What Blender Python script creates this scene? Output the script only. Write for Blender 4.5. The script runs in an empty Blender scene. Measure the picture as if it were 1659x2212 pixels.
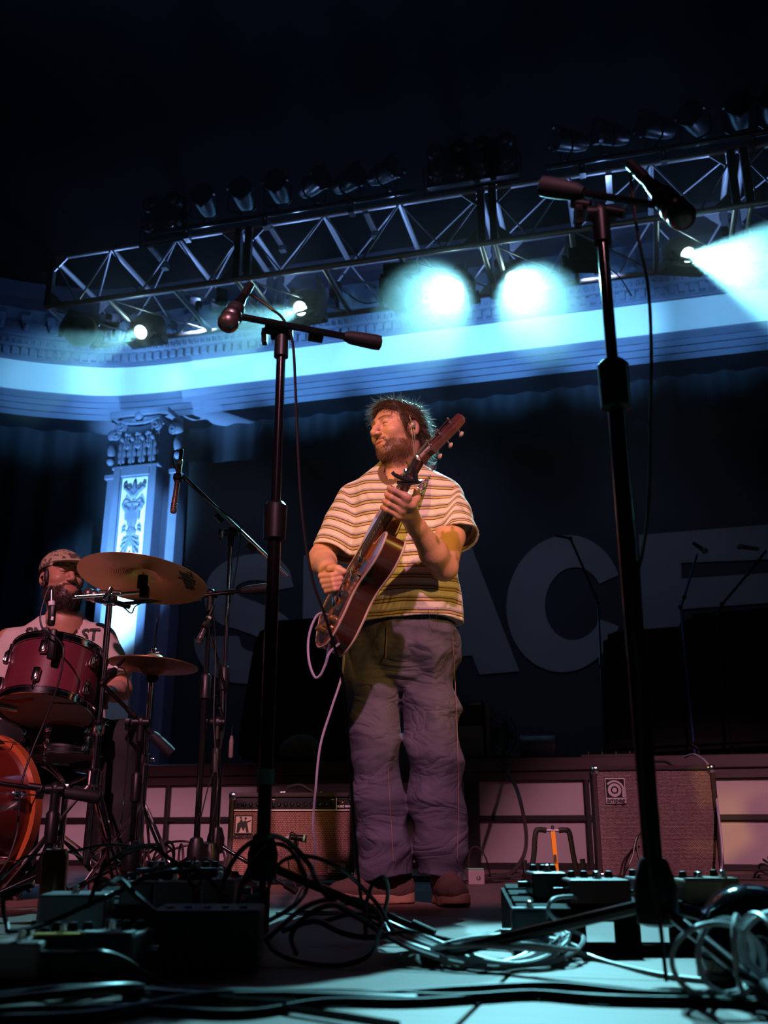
import bpy, bmesh, math, random
import numpy as np
from mathutils import Vector, Matrix
random.seed(7)
np.random.seed(7)
SC = bpy.context.scene
COL = SC.collection
PI = math.pi
R_ = math.radians

# ------------------------------------------------------------------ camera
CAM_H = 0.22
PITCH = R_(18.3)
FPX = 2114.0
cam_d = bpy.data.cameras.new('camera')
cam = bpy.data.objects.new('camera', cam_d)
COL.objects.link(cam)
cam.location = (0, 0, CAM_H)
cam.rotation_euler = (PI / 2 + PITCH, 0, 0)
cam_d.sensor_fit = 'VERTICAL'
cam_d.sensor_height = 36.0
cam_d.lens = 36.0 * FPX / 2212.0
cam_d.clip_start = 0.02
cam_d.clip_end = 200
cam_d.dof.use_dof = True
cam_d.dof.focus_distance = 3.75
cam_d.dof.aperture_fstop = 4.0
SC.camera = cam

# ------------------------------------------------------------------ world
world = bpy.data.worlds.new('world')
SC.world = world
world.use_nodes = True
bgn = world.node_tree.nodes['Background']
bgn.inputs[0].default_value = (0.25, 0.35, 0.8, 1)
bgn.inputs[1].default_value = 0.0015
SC.view_settings.view_transform = 'Standard'
SC.view_settings.look = 'None'
SC.view_settings.gamma = 1.0
SC.view_settings.exposure = 0.1
SC.view_settings.use_curve_mapping = False
SC.cycles.use_denoising = True
SC.cycles.max_bounces = 5
SC.cycles.use_adaptive_sampling = True
SC.cycles.adaptive_threshold = .02
SC.cycles.volume_bounces = 0
SC.cycles.sample_clamp_indirect = 4.0
SC.cycles.caustics_reflective = False
SC.cycles.caustics_refractive = False

# stage frame: x along the back wall, y away from the audience
ANG = R_(14.6)
S_O = Vector((0, 10.67, 0))
S_M = Matrix.Translation(S_O) @ Matrix.Rotation(-ANG, 4, 'Z')
def S(x, y, z):
    return S_M @ Vector((x, y, z))

FW = Vector((0, math.cos(PITCH), math.sin(PITCH)))
UP = Vector((0, -math.sin(PITCH), math.cos(PITCH)))
RT = Vector((1, 0, 0))
CAMP = Vector((0, 0, CAM_H))
def ray(px, py):
    return RT * ((px - 829.5) / FPX) + UP * ((1106 - py) / FPX) + FW
def at(px, py, Y):
    d = ray(px, py)
    return CAMP + d * (Y / d.y)
def onz(px, py, z):
    d = ray(px, py)
    return CAMP + d * ((z - CAM_H) / d.z)
S_I = S_M.inverted()
def onS(px, py, yl):
    """stage-frame point where the sight line meets the vertical plane y = yl of the stage frame"""
    c = S_I @ CAMP
    d = S_I.to_3x3() @ ray(px, py)
    return c + d * ((yl - c.y) / d.y)

# ------------------------------------------------------------------ lights
def aim(o, target):
    d = Vector(target) - o.location
    o.rotation_euler = d.to_track_quat('-Z', 'Y').to_euler()
def spot(name, loc, target, col, power, size=30, blend=.3, radius=.05):
    l = bpy.data.lights.new(name, 'SPOT')
    l.color = col
    l.energy = power
    l.spot_size = R_(size)
    l.spot_blend = blend
    l.shadow_soft_size = radius
    o = bpy.data.objects.new(name, l)
    COL.objects.link(o)
    o.location = loc
    aim(o, target)
    return o
PINK = (1.0, .40, .55)
AMBER = (1.0, .55, .10)
CYAN = (.26, .83, .97)
BLUE = (.17, .55, 1.0)
# front lamps on a pipe above the audience, behind the camera
for x, y1, pw, cn in ((-2.0, 5.3, 2300, 20), (.03, 5.15, 2000, 13), (2.35, 5.4, 1700, 21)):
    spot('front_lamp_pink', (x, -3.5, 5.0), (x, y1, 0), PINK, pw, cn, .45, .1)
spot('front_lamp_amber', (-4.6, -2.6, 4.3), (.02, 3.6, 1.28), AMBER, 1500, 7.6, .4, .1)
spot('front_lamp_amber', (4.9, -2.4, 3.6), (.2, 3.5, 1.0), AMBER, 1000, 8, .5, .1)

# ------------------------------------------------------------------ materials
MATS = {}
def mat(name, col, rough=.5, metal=0.0, var=.12, scale=14.0, bump=0.0, bscale=60.0, spec=.5, coat=0.0):
    if name in MATS:
        return MATS[name]
    m = bpy.data.materials.new(name)
    m.use_nodes = True
    nt = m.node_tree
    b = nt.nodes['Principled BSDF']
    b.inputs['Roughness'].default_value = rough
    b.inputs['Metallic'].default_value = metal
    b.inputs['Specular IOR Level'].default_value = spec
    b.inputs['Coat Weight'].default_value = coat
    tc = nt.nodes.new('ShaderNodeTexCoord')
    nz = nt.nodes.new('ShaderNodeTexNoise')
    nz.inputs['Scale'].default_value = scale
    nz.inputs['Detail'].default_value = 4
    nt.links.new(tc.outputs['Object'], nz.inputs['Vector'])
    mx = nt.nodes.new('ShaderNodeMix')
    mx.data_type = 'RGBA'
    c = Vector(col[:3])
    mx.inputs[6].default_value = (*(c * (1 - var)), 1)
    mx.inputs[7].default_value = (*[min(1, v) for v in c * (1 + var)], 1)
    nt.links.new(nz.outputs['Fac'], mx.inputs[0])
    nt.links.new(mx.outputs[2], b.inputs['Base Color'])
    if bump:
        n2 = nt.nodes.new('ShaderNodeTexNoise')
        n2.inputs['Scale'].default_value = bscale
        n2.inputs['Detail'].default_value = 5
        nt.links.new(tc.outputs['Object'], n2.inputs['Vector'])
        bp = nt.nodes.new('ShaderNodeBump')
        bp.inputs['Strength'].default_value = bump
        bp.inputs['Distance'].default_value = .01
        nt.links.new(n2.outputs['Fac'], bp.inputs['Height'])
        nt.links.new(bp.outputs['Normal'], b.inputs['Normal'])
    MATS[name] = m
    return m
def emit(name, col, strength):
    if name in MATS:
        return MATS[name]
    m = bpy.data.materials.new(name)
    m.use_nodes = True
    b = m.node_tree.nodes['Principled BSDF']
    b.inputs['Base Color'].default_value = (*col, 1)
    b.inputs['Emission Color'].default_value = (*col, 1)
    b.inputs['Emission Strength'].default_value = strength
    MATS[name] = m
    return m
def nodes_of(m):
    nt = m.node_tree
    return nt, nt.nodes, nt.links, nt.nodes['Principled BSDF']

BLACK = mat('black_plastic', (.007, .007, .008), .40, spec=.3)
BLACKM = mat('black_metal', (.005, .005, .006), .13, .0, spec=.7)
RUBBER = mat('black_rubber', (.010, .010, .011), .65, spec=.3)
CHROME = mat('chrome', (.75, .75, .77), .12, 1.0, .05)
STEEL = mat('brushed_steel', (.42, .42, .44), .3, 1.0)
ALU = mat('truss_aluminium', (.50, .52, .56), .45, .55)
TOLEX = mat('black_tolex', (.03, .02, .022), .6, bump=.5, bscale=300)
CABLE = mat('black_cable', (.010, .010, .011), .38, spec=.6)
CABLEG = mat('grey_cable', (.34, .33, .36), .4)
WHITE = mat('white_paint', (.75, .74, .74), .5)
DARKRED = mat('dark_red_paint', (.10, .012, .012), .4)
TAPE = mat('red_tape', (.45, .03, .03), .5)
LETTER = mat('printed_black', (.015, .014, .014), .6)

# ------------------------------------------------------------------ objects
def tag(o, label, cat, group=None, kind=None):
    if label: o['label'] = label
    if cat: o['category'] = cat
    if group: o['group'] = group
    if kind: o['kind'] = kind
    return o
def thing(name, label, cat, loc=(0, 0, 0), rotz=0.0, group=None):
    o = bpy.data.objects.new(name, None)
    o.empty_display_size = .1
    COL.objects.link(o)
    o.location = loc
    o.rotation_euler = (0, 0, rotz)
    return tag(o, label, cat, group)
def mk(name, me, m, parent=None, label=None):
    o = bpy.data.objects.new(name, me)
    COL.objects.link(o)
    if m is not None and not me.materials:
        me.materials.append(m)
    if parent is not None:
        o.parent = parent
    if label: o['label'] = label
    return o
def children(o):
    return [c for c in bpy.data.objects if c.parent == o]
def copy_tree(o, parent=None, kids=None):
    if kids is None:
        kids = {}
        for c in bpy.data.objects:
            if c.parent: kids.setdefault(c.parent.name, []).append(c)
    c = o.copy()
    COL.objects.link(c)
    c.parent = parent
    for ch in kids.get(o.name, []):
        copy_tree(ch, c, kids)
    return c

def frame_to(d, up=None):
    d = Vector(d).normalized()
    u = Vector(up) if up is not None else (Vector((0, 0, 1)) if abs(d.z) < .95 else Vector((0, 1, 0)))
    x = u.cross(d)
    if x.length < 1e-6:
        x = Vector((1, 0, 0)).cross(d)
    x.normalize()
    y = d.cross(x)
    return Matrix((x, y, d)).transposed()          # columns x, y, d

def crom(pts, n=6, closed=False):
    """Catmull-Rom through points"""
    P = [Vector(p) for p in pts]
    out = []
    m = len(P)
    rng = m if closed else m - 1
    for i in range(rng):
        if closed:
            p0, p1, p2, p3 = P[(i - 1) % m], P[i], P[(i + 1) % m], P[(i + 2) % m]
        else:
            p1, p2 = P[i], P[i + 1]
            p0 = P[i - 1] if i > 0 else p1 * 2 - p2
            p3 = P[i + 2] if i + 2 < m else p2 * 2 - p1
        for k in range(n):
            t = k / n
            out.append(.5 * ((2 * p1) + (p2 - p0) * t + (2 * p0 - 5 * p1 + 4 * p2 - p3) * t * t + (3 * p1 - p0 - 3 * p2 + p3) * t ** 3))
    if not closed:
        out.append(P[-1].copy())
    return out

class MB:
    def __init__(s):
        s.v = []; s.f = []
    def add(s, verts, faces):
        b = len(s.v)
        s.v += [tuple(x) for x in verts]
        s.f += [tuple(i + b for i in f) for f in faces]
        return s
    def box(s, c, size, M=None, bevel=0.0):
        hx, hy, hz = size[0] / 2, size[1] / 2, size[2] / 2
        c = Vector(c)
        if bevel <= 0:
            vs = [Vector((x, y, z)) for x in (-hx, hx) for y in (-hy, hy) for z in (-hz, hz)]
            fs = [(0, 1, 3, 2), (4, 6, 7, 5), (0, 4, 5, 1), (2, 3, 7, 6), (0, 2, 6, 4), (1, 5, 7, 3)]
        else:
            b = min(bevel, hx * .95, hy * .95, hz * .95)
            bm = bmesh.new()
            bmesh.ops.create_cube(bm, size=1)
            for v in bm.verts:
                v.co = Vector((v.co.x * hx * 2, v.co.y * hy * 2, v.co.z * hz * 2))
            bmesh.ops.bevel(bm, geom=bm.edges[:], offset=b, segments=2, affect='EDGES', profile=.5)
            bm.verts.index_update()
            vs = [v.co.copy() for v in bm.verts]
            fs = [tuple(v.index for v in f.verts) for f in bm.faces]
            bm.free()
        if M is not None:
            vs = [M @ v for v in vs]
        return s.add([c + v for v in vs], fs)
    def bar(s, a, b, w, h, up=None):
        a, b = Vector(a), Vector(b)
        M = frame_to(b - a, up)
        return s.box((a + b) / 2, (w, h, (b - a).length), M)
    def tube(s, path, r, n=8, closed=False, caps=True):
        P = [Vector(p) for p in path]
        m = len(P)
        rr = [r] * m if not hasattr(r, '__len__') else list(r)
        T = []
        for i in range(m):
            if closed:
                t = P[(i + 1) % m] - P[i - 1]
            else:
                t = P[min(i + 1, m - 1)] - P[max(i - 1, 0)]
            if t.length < 1e-9: t = Vector((0, 0, 1))
            T.append(t.normalized())
        u = Vector((0, 0, 1)) if abs(T[0].z) < .9 else Vector((1, 0, 0))
        x = u.cross(T[0]).normalized()
        vs = []
        for i in range(m):
            x = (x - T[i] * x.dot(T[i]))
            if x.length < 1e-6: x = T[i].orthogonal()
            x.normalize()
            y = T[i].cross(x)
            for k in range(n):
                a = 2 * PI * k / n
                vs.append(P[i] + (x * math.cos(a) + y * math.sin(a)) * rr[i])
        fs = []
        for i in range(m if closed else m - 1):
            j = (i + 1) % m
            for k in range(n):
                k2 = (k + 1) % n
                fs.append((i * n + k, i * n + k2, j * n + k2, j * n + k))
        if caps and not closed:
            fs.append(tuple(range(n - 1, -1, -1)))
            fs.append(tuple((m - 1) * n + k for k in range(n)))
        return s.add(vs, fs)
    def cyl(s, a, b, r, n=16, r2=None):
        return s.tube([a, b], [r, r if r2 is None else r2], n)
    def lathe(s, prof, n=24, M=None, caps=True):
        """prof: list of (radius, z)"""
        vs, fs = [], []
        m = len(prof)
        for (r, z) in prof:
            for k in range(n):
                a = 2 * PI * k / n
                vs.append(Vector((r * math.cos(a), r * math.sin(a), z)))
        for i in range(m - 1):
            for k in range(n):
                k2 = (k + 1) % n
                fs.append((i * n + k, i * n + k2, (i + 1) * n + k2, (i + 1) * n + k))
        if caps:
            if prof[0][0] > 1e-5: fs.append(tuple(range(n - 1, -1, -1)))
            if prof[-1][0] > 1e-5: fs.append(tuple((m - 1) * n + k for k in range(n)))
        if M is not None:
            vs = [M @ v for v in vs]
        return s.add(vs, fs)
    def ball(s, c, r, n=12, M=None):
        rad = r if hasattr(r, '__len__') else (r, r, r)
        vs, fs = [], []
        h = max(4, n // 2)
        for i in range(h + 1):
            t = PI * i / h
            for k in range(n):
                a = 2 * PI * k / n
                p = Vector((rad[0] * math.sin(t) * math.cos(a), rad[1] * math.sin(t) * math.sin(a), rad[2] * math.cos(t)))
                if M is not None: p = M @ p
                vs.append(p + Vector(c))
        for i in range(h):
            for k in range(n):
                k2 = (k + 1) % n
                fs.append((i * n + k, (i + 1) * n + k, (i + 1) * n + k2, i * n + k2))
        return s.add(vs, fs)
    def prism(s, poly, t0, t1, M=None, holes=None):
        """poly: 2D outline, extruded from z=t0 to t1, triangulated; M maps local to target"""
        from mathutils.geometry import tessellate_polygon
        loops = [[Vector((p[0], p[1], 0)) for p in poly]] + [[Vector((p[0], p[1], 0)) for p in h] for h in (holes or [])]
        tris = tessellate_polygon(loops)
        flat = [v for l in loops for v in l]
        n = len(flat)
        vs = [Vector((v.x, v.y, t1)) for v in flat] + [Vector((v.x, v.y, t0)) for v in flat]
        fs = []
        for t in tris:
            a, b, c = t
            nz = (flat[b] - flat[a]).cross(flat[c] - flat[a]).z
            if nz < 0: a, c = c, a
            fs.append((a, b, c)); fs.append((c + n, b + n, a + n))
        off = 0
        for li, l in enumerate(loops):
            m = len(l)
            area = sum(l[i].x * l[(i + 1) % m].y - l[(i + 1) % m].x * l[i].y for i in range(m))
            ccw = (area > 0) == (li == 0)
            for i in range(m):
                j = (i + 1) % m
                q = (off + i, off + j, off + j + n, off + i + n)
                fs.append(q[::-1] if ccw else q)
            off += m
        if M is not None:
            vs = [M @ v for v in vs]
        return s.add(vs, fs)
    def mesh(s, smooth=True, ang=40):
        me = bpy.data.meshes.new('m')
        me.from_pydata(s.v, [], s.f)
        me.update()
        if smooth and len(me.polygons):
            me.polygons.foreach_set('use_smooth', [True] * len(me.polygons))
            me.set_sharp_from_angle(angle=R_(ang))
        return me
    def build(s, name, m, parent=None, label=None, smooth=True, ang=40):
        return mk(name, s.mesh(smooth, ang), m, parent, label)

def text_mesh(txt, size=.1, extrude=.001, bold=0.0, shear=0.0, align='CENTER', spacing=1.0):
    cu = bpy.data.curves.new('t', 'FONT')
    cu.body = txt
    cu.size = size
    cu.extrude = extrude
    cu.offset = bold
    cu.shear = shear
    cu.align_x = align
    cu.align_y = 'CENTER'
    cu.space_character = spacing
    cu.resolution_u = 3
    o = bpy.data.objects.new('t', cu)
    me = bpy.data.meshes.new_from_object(o)
    bpy.data.objects.remove(o)
    bpy.data.curves.remove(cu)
    me.materials.clear()
    return me
def text(name, txt, m, parent, M, size=.1, **kw):
    me = text_mesh(txt, size, **kw)
    me.transform(M)
    return mk(name, me, m, parent)

# ------------------------------------------------------------------ implicit surfaces
class Field:
    def __init__(s, lo, hi, h):
        s.lo = np.array(lo, float); s.h = h
        s.n = np.maximum(4, np.ceil((np.array(hi) - s.lo) / h).astype(int) + 1)
        s.f = np.full(s.n, .2, np.float32)
    def grid(s, lo=None, hi=None):
        a = np.zeros(3, int); b = s.n.copy()
        if lo is not None:
            a = np.clip(np.floor((np.array(lo) - s.lo) / s.h).astype(int), 0, s.n)
            b = np.clip(np.ceil((np.array(hi) - s.lo) / s.h).astype(int) + 1, 0, s.n)
        sl = tuple(slice(i, j) for i, j in zip(a, b))
        ax = [(s.lo[i] + s.h * np.arange(a[i], b[i])).astype(np.float32) for i in range(3)]
        return sl, ax[0][:, None, None], ax[1][None, :, None], ax[2][None, None, :]
    def put(s, fn, lo, hi, k=.01, op='add', m=.05):
        sl, x, y, z = s.grid(np.array(lo) - m, np.array(hi) + m)
        f = s.f[sl]
        if f.size == 0: return
        d = fn(x, y, z).astype(np.float32)
        if op == 'add':
            if k <= 0: s.f[sl] = np.minimum(f, d); return
            t = np.clip(.5 + .5 * (f - d) / k, 0, 1)
            s.f[sl] = f * (1 - t) + d * t - k * t * (1 - t)
        else:
            d = -d
            if k <= 0: s.f[sl] = np.maximum(f, d); return
            t = np.clip(.5 - .5 * (f - d) / k, 0, 1)
            s.f[sl] = f * (1 - t) + d * t + k * t * (1 - t)
    def cap(s, a, b, r1, r2=None, k=.01, op='add'):
        a = np.array(a, float); b = np.array(b, float)
        r2 = r1 if r2 is None else r2
        ab = b - a; L = max(1e-9, ab @ ab)
        def fn(x, y, z):
            t = np.clip(((x - a[0]) * ab[0] + (y - a[1]) * ab[1] + (z - a[2]) * ab[2]) / L, 0, 1)
            return np.sqrt((x - a[0] - t * ab[0]) ** 2 + (y - a[1] - t * ab[1]) ** 2 + (z - a[2] - t * ab[2]) ** 2) - (r1 + (r2 - r1) * t)
        rm = max(r1, r2)
        s.put(fn, np.minimum(a, b) - rm, np.maximum(a, b) + rm, k, op, m=.012 + k)
    def chain(s, pts, rad, k=.01, op='add'):
        for i in range(len(pts) - 1):
            s.cap(pts[i], pts[i + 1], rad[i], rad[i + 1], k, op)
    def ell(s, c, r, k=.01, op='add', M=None):
        c = np.array(c, float); r = np.array(r, float)
        A = np.array(M) if M is not None else np.eye(3)
        def fn(x, y, z):
            X, Y, Z = x - c[0], y - c[1], z - c[2]
            p = [(A[0, i] * X + A[1, i] * Y + A[2, i] * Z) / r[i] for i in range(3)]
            k0 = np.sqrt(p[0] ** 2 + p[1] ** 2 + p[2] ** 2)
            k1 = np.sqrt((p[0] / r[0]) ** 2 + (p[1] / r[1]) ** 2 + (p[2] / r[2]) ** 2) + 1e-6
            return k0 * (k0 - 1) / k1
        rm = r.max() if M is not None else r
        s.put(fn, c - rm, c + rm, k, op, m=.012 + k)
    def nets(s):
        f = s.f.copy()
        f[0] = f[-1] = .1; f[:, 0] = f[:, -1] = .1; f[:, :, 0] = f[:, :, -1] = .1
        i = f < 0
        nx, ny, nz = f.shape
        cs = [(a, b, c) for a in (0, 1) for b in (0, 1) for c in (0, 1)]
        cnt = sum(i[a:nx - 1 + a, b:ny - 1 + b, c:nz - 1 + c].astype(np.int8) for a, b, c in cs)
        I, J, K = np.nonzero((cnt > 0) & (cnt < 8))
        pos = np.zeros((len(I), 3)); num = np.zeros(len(I))
        for ax in range(3):
            for a, b, c in cs:
                if (a, b, c)[ax]: continue
                d = [0, 0, 0]; d[ax] = 1
                f0 = f[I + a, J + b, K + c]; f1 = f[I + a + d[0], J + b + d[1], K + c + d[2]]
                w = (f0 < 0) != (f1 < 0)
                t = f0[w] / (f0[w] - f1[w])
                p = np.stack([np.full(w.sum(), float(a)), np.full(w.sum(), float(b)), np.full(w.sum(), float(c))], 1)
                p[:, ax] += t
                pos[w] += p; num[w] += 1
        v = s.lo + s.h * (np.stack([I, J, K], 1) + pos / num[:, None])
        idx = np.full((nx, ny, nz), -1, np.int32)
        idx[I, J, K] = np.arange(len(I))
        quads = []
        for ax in range(3):
            o1, o2 = [(1, 2), (2, 0), (0, 1)][ax]
            d = [0, 0, 0]; d[ax] = 1
            a0 = i[:nx - d[0], :ny - d[1], :nz - d[2]]; a1 = i[d[0]:, d[1]:, d[2]:]
            P = np.stack(np.nonzero(a0 != a1), 1)
            inside = a0[P[:, 0], P[:, 1], P[:, 2]]
            e1 = np.zeros(3, int); e1[o1] = 1
            e2 = np.zeros(3, int); e2[o2] = 1
            q = np.stack([idx[tuple((P - x).T)] for x in (e1 * 0, e1, e1 + e2, e2)], 1)
            q[~inside] = q[~inside][:, ::-1]
            quads.append(q)
        q = np.concatenate(quads)
        q = q[(q >= 0).all(1)]
        return v, q
def np_mesh(v, q, name='m'):
    me = bpy.data.meshes.new(name)
    me.vertices.add(len(v))
    me.vertices.foreach_set('co', np.asarray(v, np.float32).ravel())
    me.loops.add(q.size)
    me.loops.foreach_set('vertex_index', q.astype(np.int32).ravel())
    me.polygons.add(len(q))
    me.polygons.foreach_set('loop_start', np.arange(0, q.size, q.shape[1], dtype=np.int32))
    me.polygons.foreach_set('use_smooth', np.ones(len(q), bool))
    me.update(calc_edges=True)
    return me
def attr(me, name, vals):
    a = me.attributes.new(name, 'FLOAT', 'POINT')
    a.data.foreach_set('value', np.asarray(vals, np.float32))
class Waves:
    """cheap smooth noise: a sum of random sine waves"""
    def __init__(s, seed, n=10, f0=6, f1=25, aniso=(1, 1, 1)):
        r = np.random.RandomState(seed)
        d = r.normal(size=(n, 3)); d /= np.linalg.norm(d, axis=1)[:, None]
        s.k = d * r.uniform(f0, f1, n)[:, None] * np.array(aniso)
        s.p = r.uniform(0, 6.28, n); s.n = n
    def __call__(s, x, y, z):
        return sum(np.sin(s.k[i, 0] * x + s.k[i, 1] * y + s.k[i, 2] * z + s.p[i]) for i in range(s.n)) / math.sqrt(s.n)

# ------------------------------------------------------------------ floor, walls, ceiling
def structure(o):
    o['kind'] = 'structure'
    return o
FLOORM = mat('stage_floor_wood', (.17, .088, .072), .6, 0, .4, 3, bump=.08, bscale=90)
nt, ns, lk, b = nodes_of(FLOORM)
mp = ns.new('ShaderNodeMapping'); mp.inputs['Scale'].default_value = (1.2, 14, 1)
for n in list(ns):
    if n.type == 'TEX_NOISE':
        l = [x for x in lk if x.to_node == n and x.to_socket.name == 'Vector'][0]
        src = l.from_socket; lk.remove(l)
        lk.new(mp.outputs[0], n.inputs['Vector'])
        lk.new(src, mp.inputs[0])
floor = structure(mk('floor', MB().box((0, -4.6, -.06), (16, 13.4, .08)).mesh(False), mat('floor_subfloor', (.02, .012, .01), .8)))
floor.matrix_world = S_M
pm = MB().box((0, 0, -.01), (2.434, 1.214, .02), bevel=.002).mesh(False)
for i in range(-3, 3):
    for j in range(10):
        o = mk('floor_panel', pm, FLOORM, floor)
        o.location = ((i + .5) * 2.44 + (.9 if j % 2 else .0), .6 - j * 1.22, 0)
DARKW = mat('dark_wall_paint', (.012, .014, .022), .9)
w = structure(mk('wall_back', MB().box((0, .75, 4.6), (18, .1, 9.2)).mesh(False), DARKW)); w.matrix_world = S_M
w = structure(mk('ceiling', MB().box((0, -5, 9.25), (18, 13, .1)).mesh(False), DARKW)); w.matrix_world = S_M

# path of the entablature: straight along the back, rounding the corner towards the house
path = [(9.0, 0), (6, 0), (3, 0), (1, 0), (-1, 0), (-2.2, 0), (-2.95, -.005), (-3.63, -.085), (-4.25, -.34), (-4.83, -.68), (-5.35, -1.15), (-5.75, -1.75), (-6.0, -2.5), (-6.05, -3.5), (-6.05, -6)]
PATH = [(p.x, p.y) for p in crom([(x, y, 0) for x, y in path], 10)]
def normals2(P):
    N = []
    for i in range(len(P)):
        a, c = P[max(i - 1, 0)], P[min(i + 1, len(P) - 1)]
        t = Vector((c[0] - a[0], c[1] - a[1])).normalized()
        N.append(Vector((-t.y, t.x)))            # left of travel: towards the camera
    return N
PN = normals2(PATH)
def sweep(prof, P=PATH, N=PN, close=False):
    mb = MB()
    m = len(prof)
    vs = [(P[i][0] + N[i].x * o, P[i][1] + N[i].y * o, z) for i in range(len(P)) for (o, z) in prof]
    fs = [(i * m + k, i * m + k + 1, (i + 1) * m + k + 1, (i + 1) * m + k) for i in range(len(P) - 1) for k in range(m - 1)]
    mb.add(vs, fs)
    return mb
PLASTER = mat('blue_grey_plaster', (.125, .135, .235), .75, 0, .18, 5, bump=.25, bscale=40)
PLASTERW = mat('white_plaster', (.80, .82, .84), .7, 0, .05, 4, bump=.06)
arch = sweep([(-.6, 5.25), (.0, 5.25), (.0, 5.325), (.022, 5.327), (.022, 5.405), (.044, 5.407), (.044, 5.475), (.06, 5.478), (.075, 5.50), (.10, 5.535), (.10, 5.555), (-.02, 5.56)])
o = structure(arch.build('trim_1', PLASTER, ang=20)); o.matrix_world = S_M
fr = sweep([(0, 5.55), (0, 6.01)])
o = structure(fr.build('trim_2', PLASTERW)); o.matrix_world = S_M
cor = sweep([(0, 6.0), (.03, 6.0), (.035, 6.03), (.05, 6.03), (.05, 6.145), (.10, 6.15), (.115, 6.16), (.135, 6.20), (.17, 6.245), (.20, 6.25), (.21, 6.285), (.22, 6.29), (.22, 6.43), (.56, 6.44), (.56, 6.60), (.60, 6.63), (.66, 6.72), (.70, 6.74), (.2, 6.80)])
cornice = structure(cor.build('trim_3', PLASTER, ang=25)); cornice.matrix_world = S_M
uw = structure(sweep([(.2, 6.80), (-.3, 6.85), (-.5, 9.3)]).build('wall_upper', DARKW)); uw.matrix_world = S_M
def along(step, x_hi, x_lo):
    """points at equal steps along the path with their outward normal"""
    res = []
    acc = 0.0
    for i in range(len(PATH) - 1):
        a, c = Vector(PATH[i]), Vector(PATH[i + 1])
        L = (c - a).length
        while acc <= L:
            p = a + (c - a) * (acc / L)
            n = (PN[i] * (1 - acc / L) + PN[i + 1] * (acc / L)).normalized()
            if x_lo < p.x < x_hi: res.append((p, n))
            acc += step
        acc -= L
    return res
def ring_part(name, me, m, parent, step, x_hi, x_lo):
    for p, n in along(step, x_hi, x_lo):
        o = mk(name, me, m, parent)
        o.location = (p.x, p.y, 0)
        o.rotation_euler = (0, 0, math.atan2(-n.x, n.y) + PI)   # local -y = outwards
den = MB().box((0, -.082, 6.088), (.068, .066, .088), bevel=.003).mesh(False)
ring_part('dentil', den, PLASTER, cornice, .11, 5.2, -5.75)
egg = MB().ball((0, -.152, 6.20), (.026, .026, .038), 8)
egg.box((.041, -.148, 6.20), (.010, .022, .07))
ring_part('egg_moulding', egg.mesh(), PLASTER, cornice, .083, 5.2, -5.75)
mod = MB()
mod.prism([(-.22, 6.32), (-.40, 6.37), (-.50, 6.39), (-.52, 6.43), (-.22, 6.43), ], -.05, .05, Matrix(((0, 0, 1, 0), (1, 0, 0, 0), (0, 1, 0, 0), (0, 0, 0, 1))))
mod.ball((0, -.30, 6.33), (.045, .08, .05), 8)
ring_part('modillion', mod.mesh(), PLASTER, cornice, .335, 5.2, -5.75)

# ------------------------------------------------------------------ curtain and banner
VELVET = mat('dark_blue_velvet', (.010, .014, .030), .85, 0, .25, 3)
mb = MB()
P2, N2 = [], []
s_acc = 0
fine = [(p.x, p.y) for p in crom([(x, y, 0) for x, y in PATH], 8)]
fn_ = normals2(fine)
vs, fs = [], []
for i, (p, n) in enumerate(zip(fine, fn_)):
    if i: s_acc += math.hypot(p[0] - fine[i - 1][0], p[1] - fine[i - 1][1])
    ph = s_acc * 19 + 1.3 * math.sin(s_acc * 2.1)
    for z in (0.02, 2.6, 5.25):
        a = .055 * math.sin(ph) + .02 * math.sin(ph * .53 + 1)
        o_ = -.42 + a * (1 if z < 5 else .6)
        vs.append((p[0] + n.x * o_, p[1] + n.y * o_, z))
for i in range(len(fine) - 1):
    for k in range(2):
        fs.append((i * 3 + k, i * 3 + k + 1, (i + 1) * 3 + k + 1, (i + 1) * 3 + k))
mb.add(vs, fs)
cu = mb.build('stage_curtain', VELVET, ang=180)
cu.matrix_world = S_M
tag(cu, 'dark blue pleated curtain hanging behind the banner and pilaster', 'curtain')

YB = -.28
BCLOTH = mat('black_banner_cloth', (.010, .013, .020), .8, 0, .2, 2)
BLET = mat('grey_banner_print', (.165, .17, .185), .85, 0, .12, 2.5)
def bpt(px, py):
    p = onS(px, py, YB)
    return (p.x, p.z)
l0, r0 = bpt(415, 950)[0], bpt(1659, 900)[0] + 2.2
banner = thing('banner', 'large black cloth banner printed with big grey letters behind the riser', 'banner', S(0, YB, 0), -ANG)
mb = MB()
nx_, nz_ = 90, 14
vs = []
for i in range(nx_ + 1):
    for k in range(nz_ + 1):
        x = l0 + (r0 - l0) * i / nx_; z = .9 + (4.42 - .9) * k / nz_
        t = k / nz_
        y = .012 + max(0, t - .72) ** 1.5 * .28 * (math.sin(x * 9) + .6 * math.sin(x * 15 + 1))
        vs.append((x, y, z + .05 * t * math.sin(x * 2.2)))
fs = [(i * (nz_ + 1) + k, (i + 1) * (nz_ + 1) + k, (i + 1) * (nz_ + 1) + k + 1, i * (nz_ + 1) + k + 1) for i in range(nx_) for k in range(nz_)]
mb.add(vs, fs)
mb.build('cloth', BCLOTH, banner, ang=180)
M_xz = Matrix(((1, 0, 0, 0), (0, 0, 1, 0), (0, 1, 0, 0), (0, 0, 0, 1)))       # polygon (x,z) -> x,z plane, extrude along y
def letter(name, polys):
    mb = MB()
    for pl, holes in polys:
        mb.prism([bpt(*p) for p in pl], -.003, .0, M_xz, [[bpt(*p) for p in h] for h in holes])
    return mb.build(name, BLET, banner, smooth=False)
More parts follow.
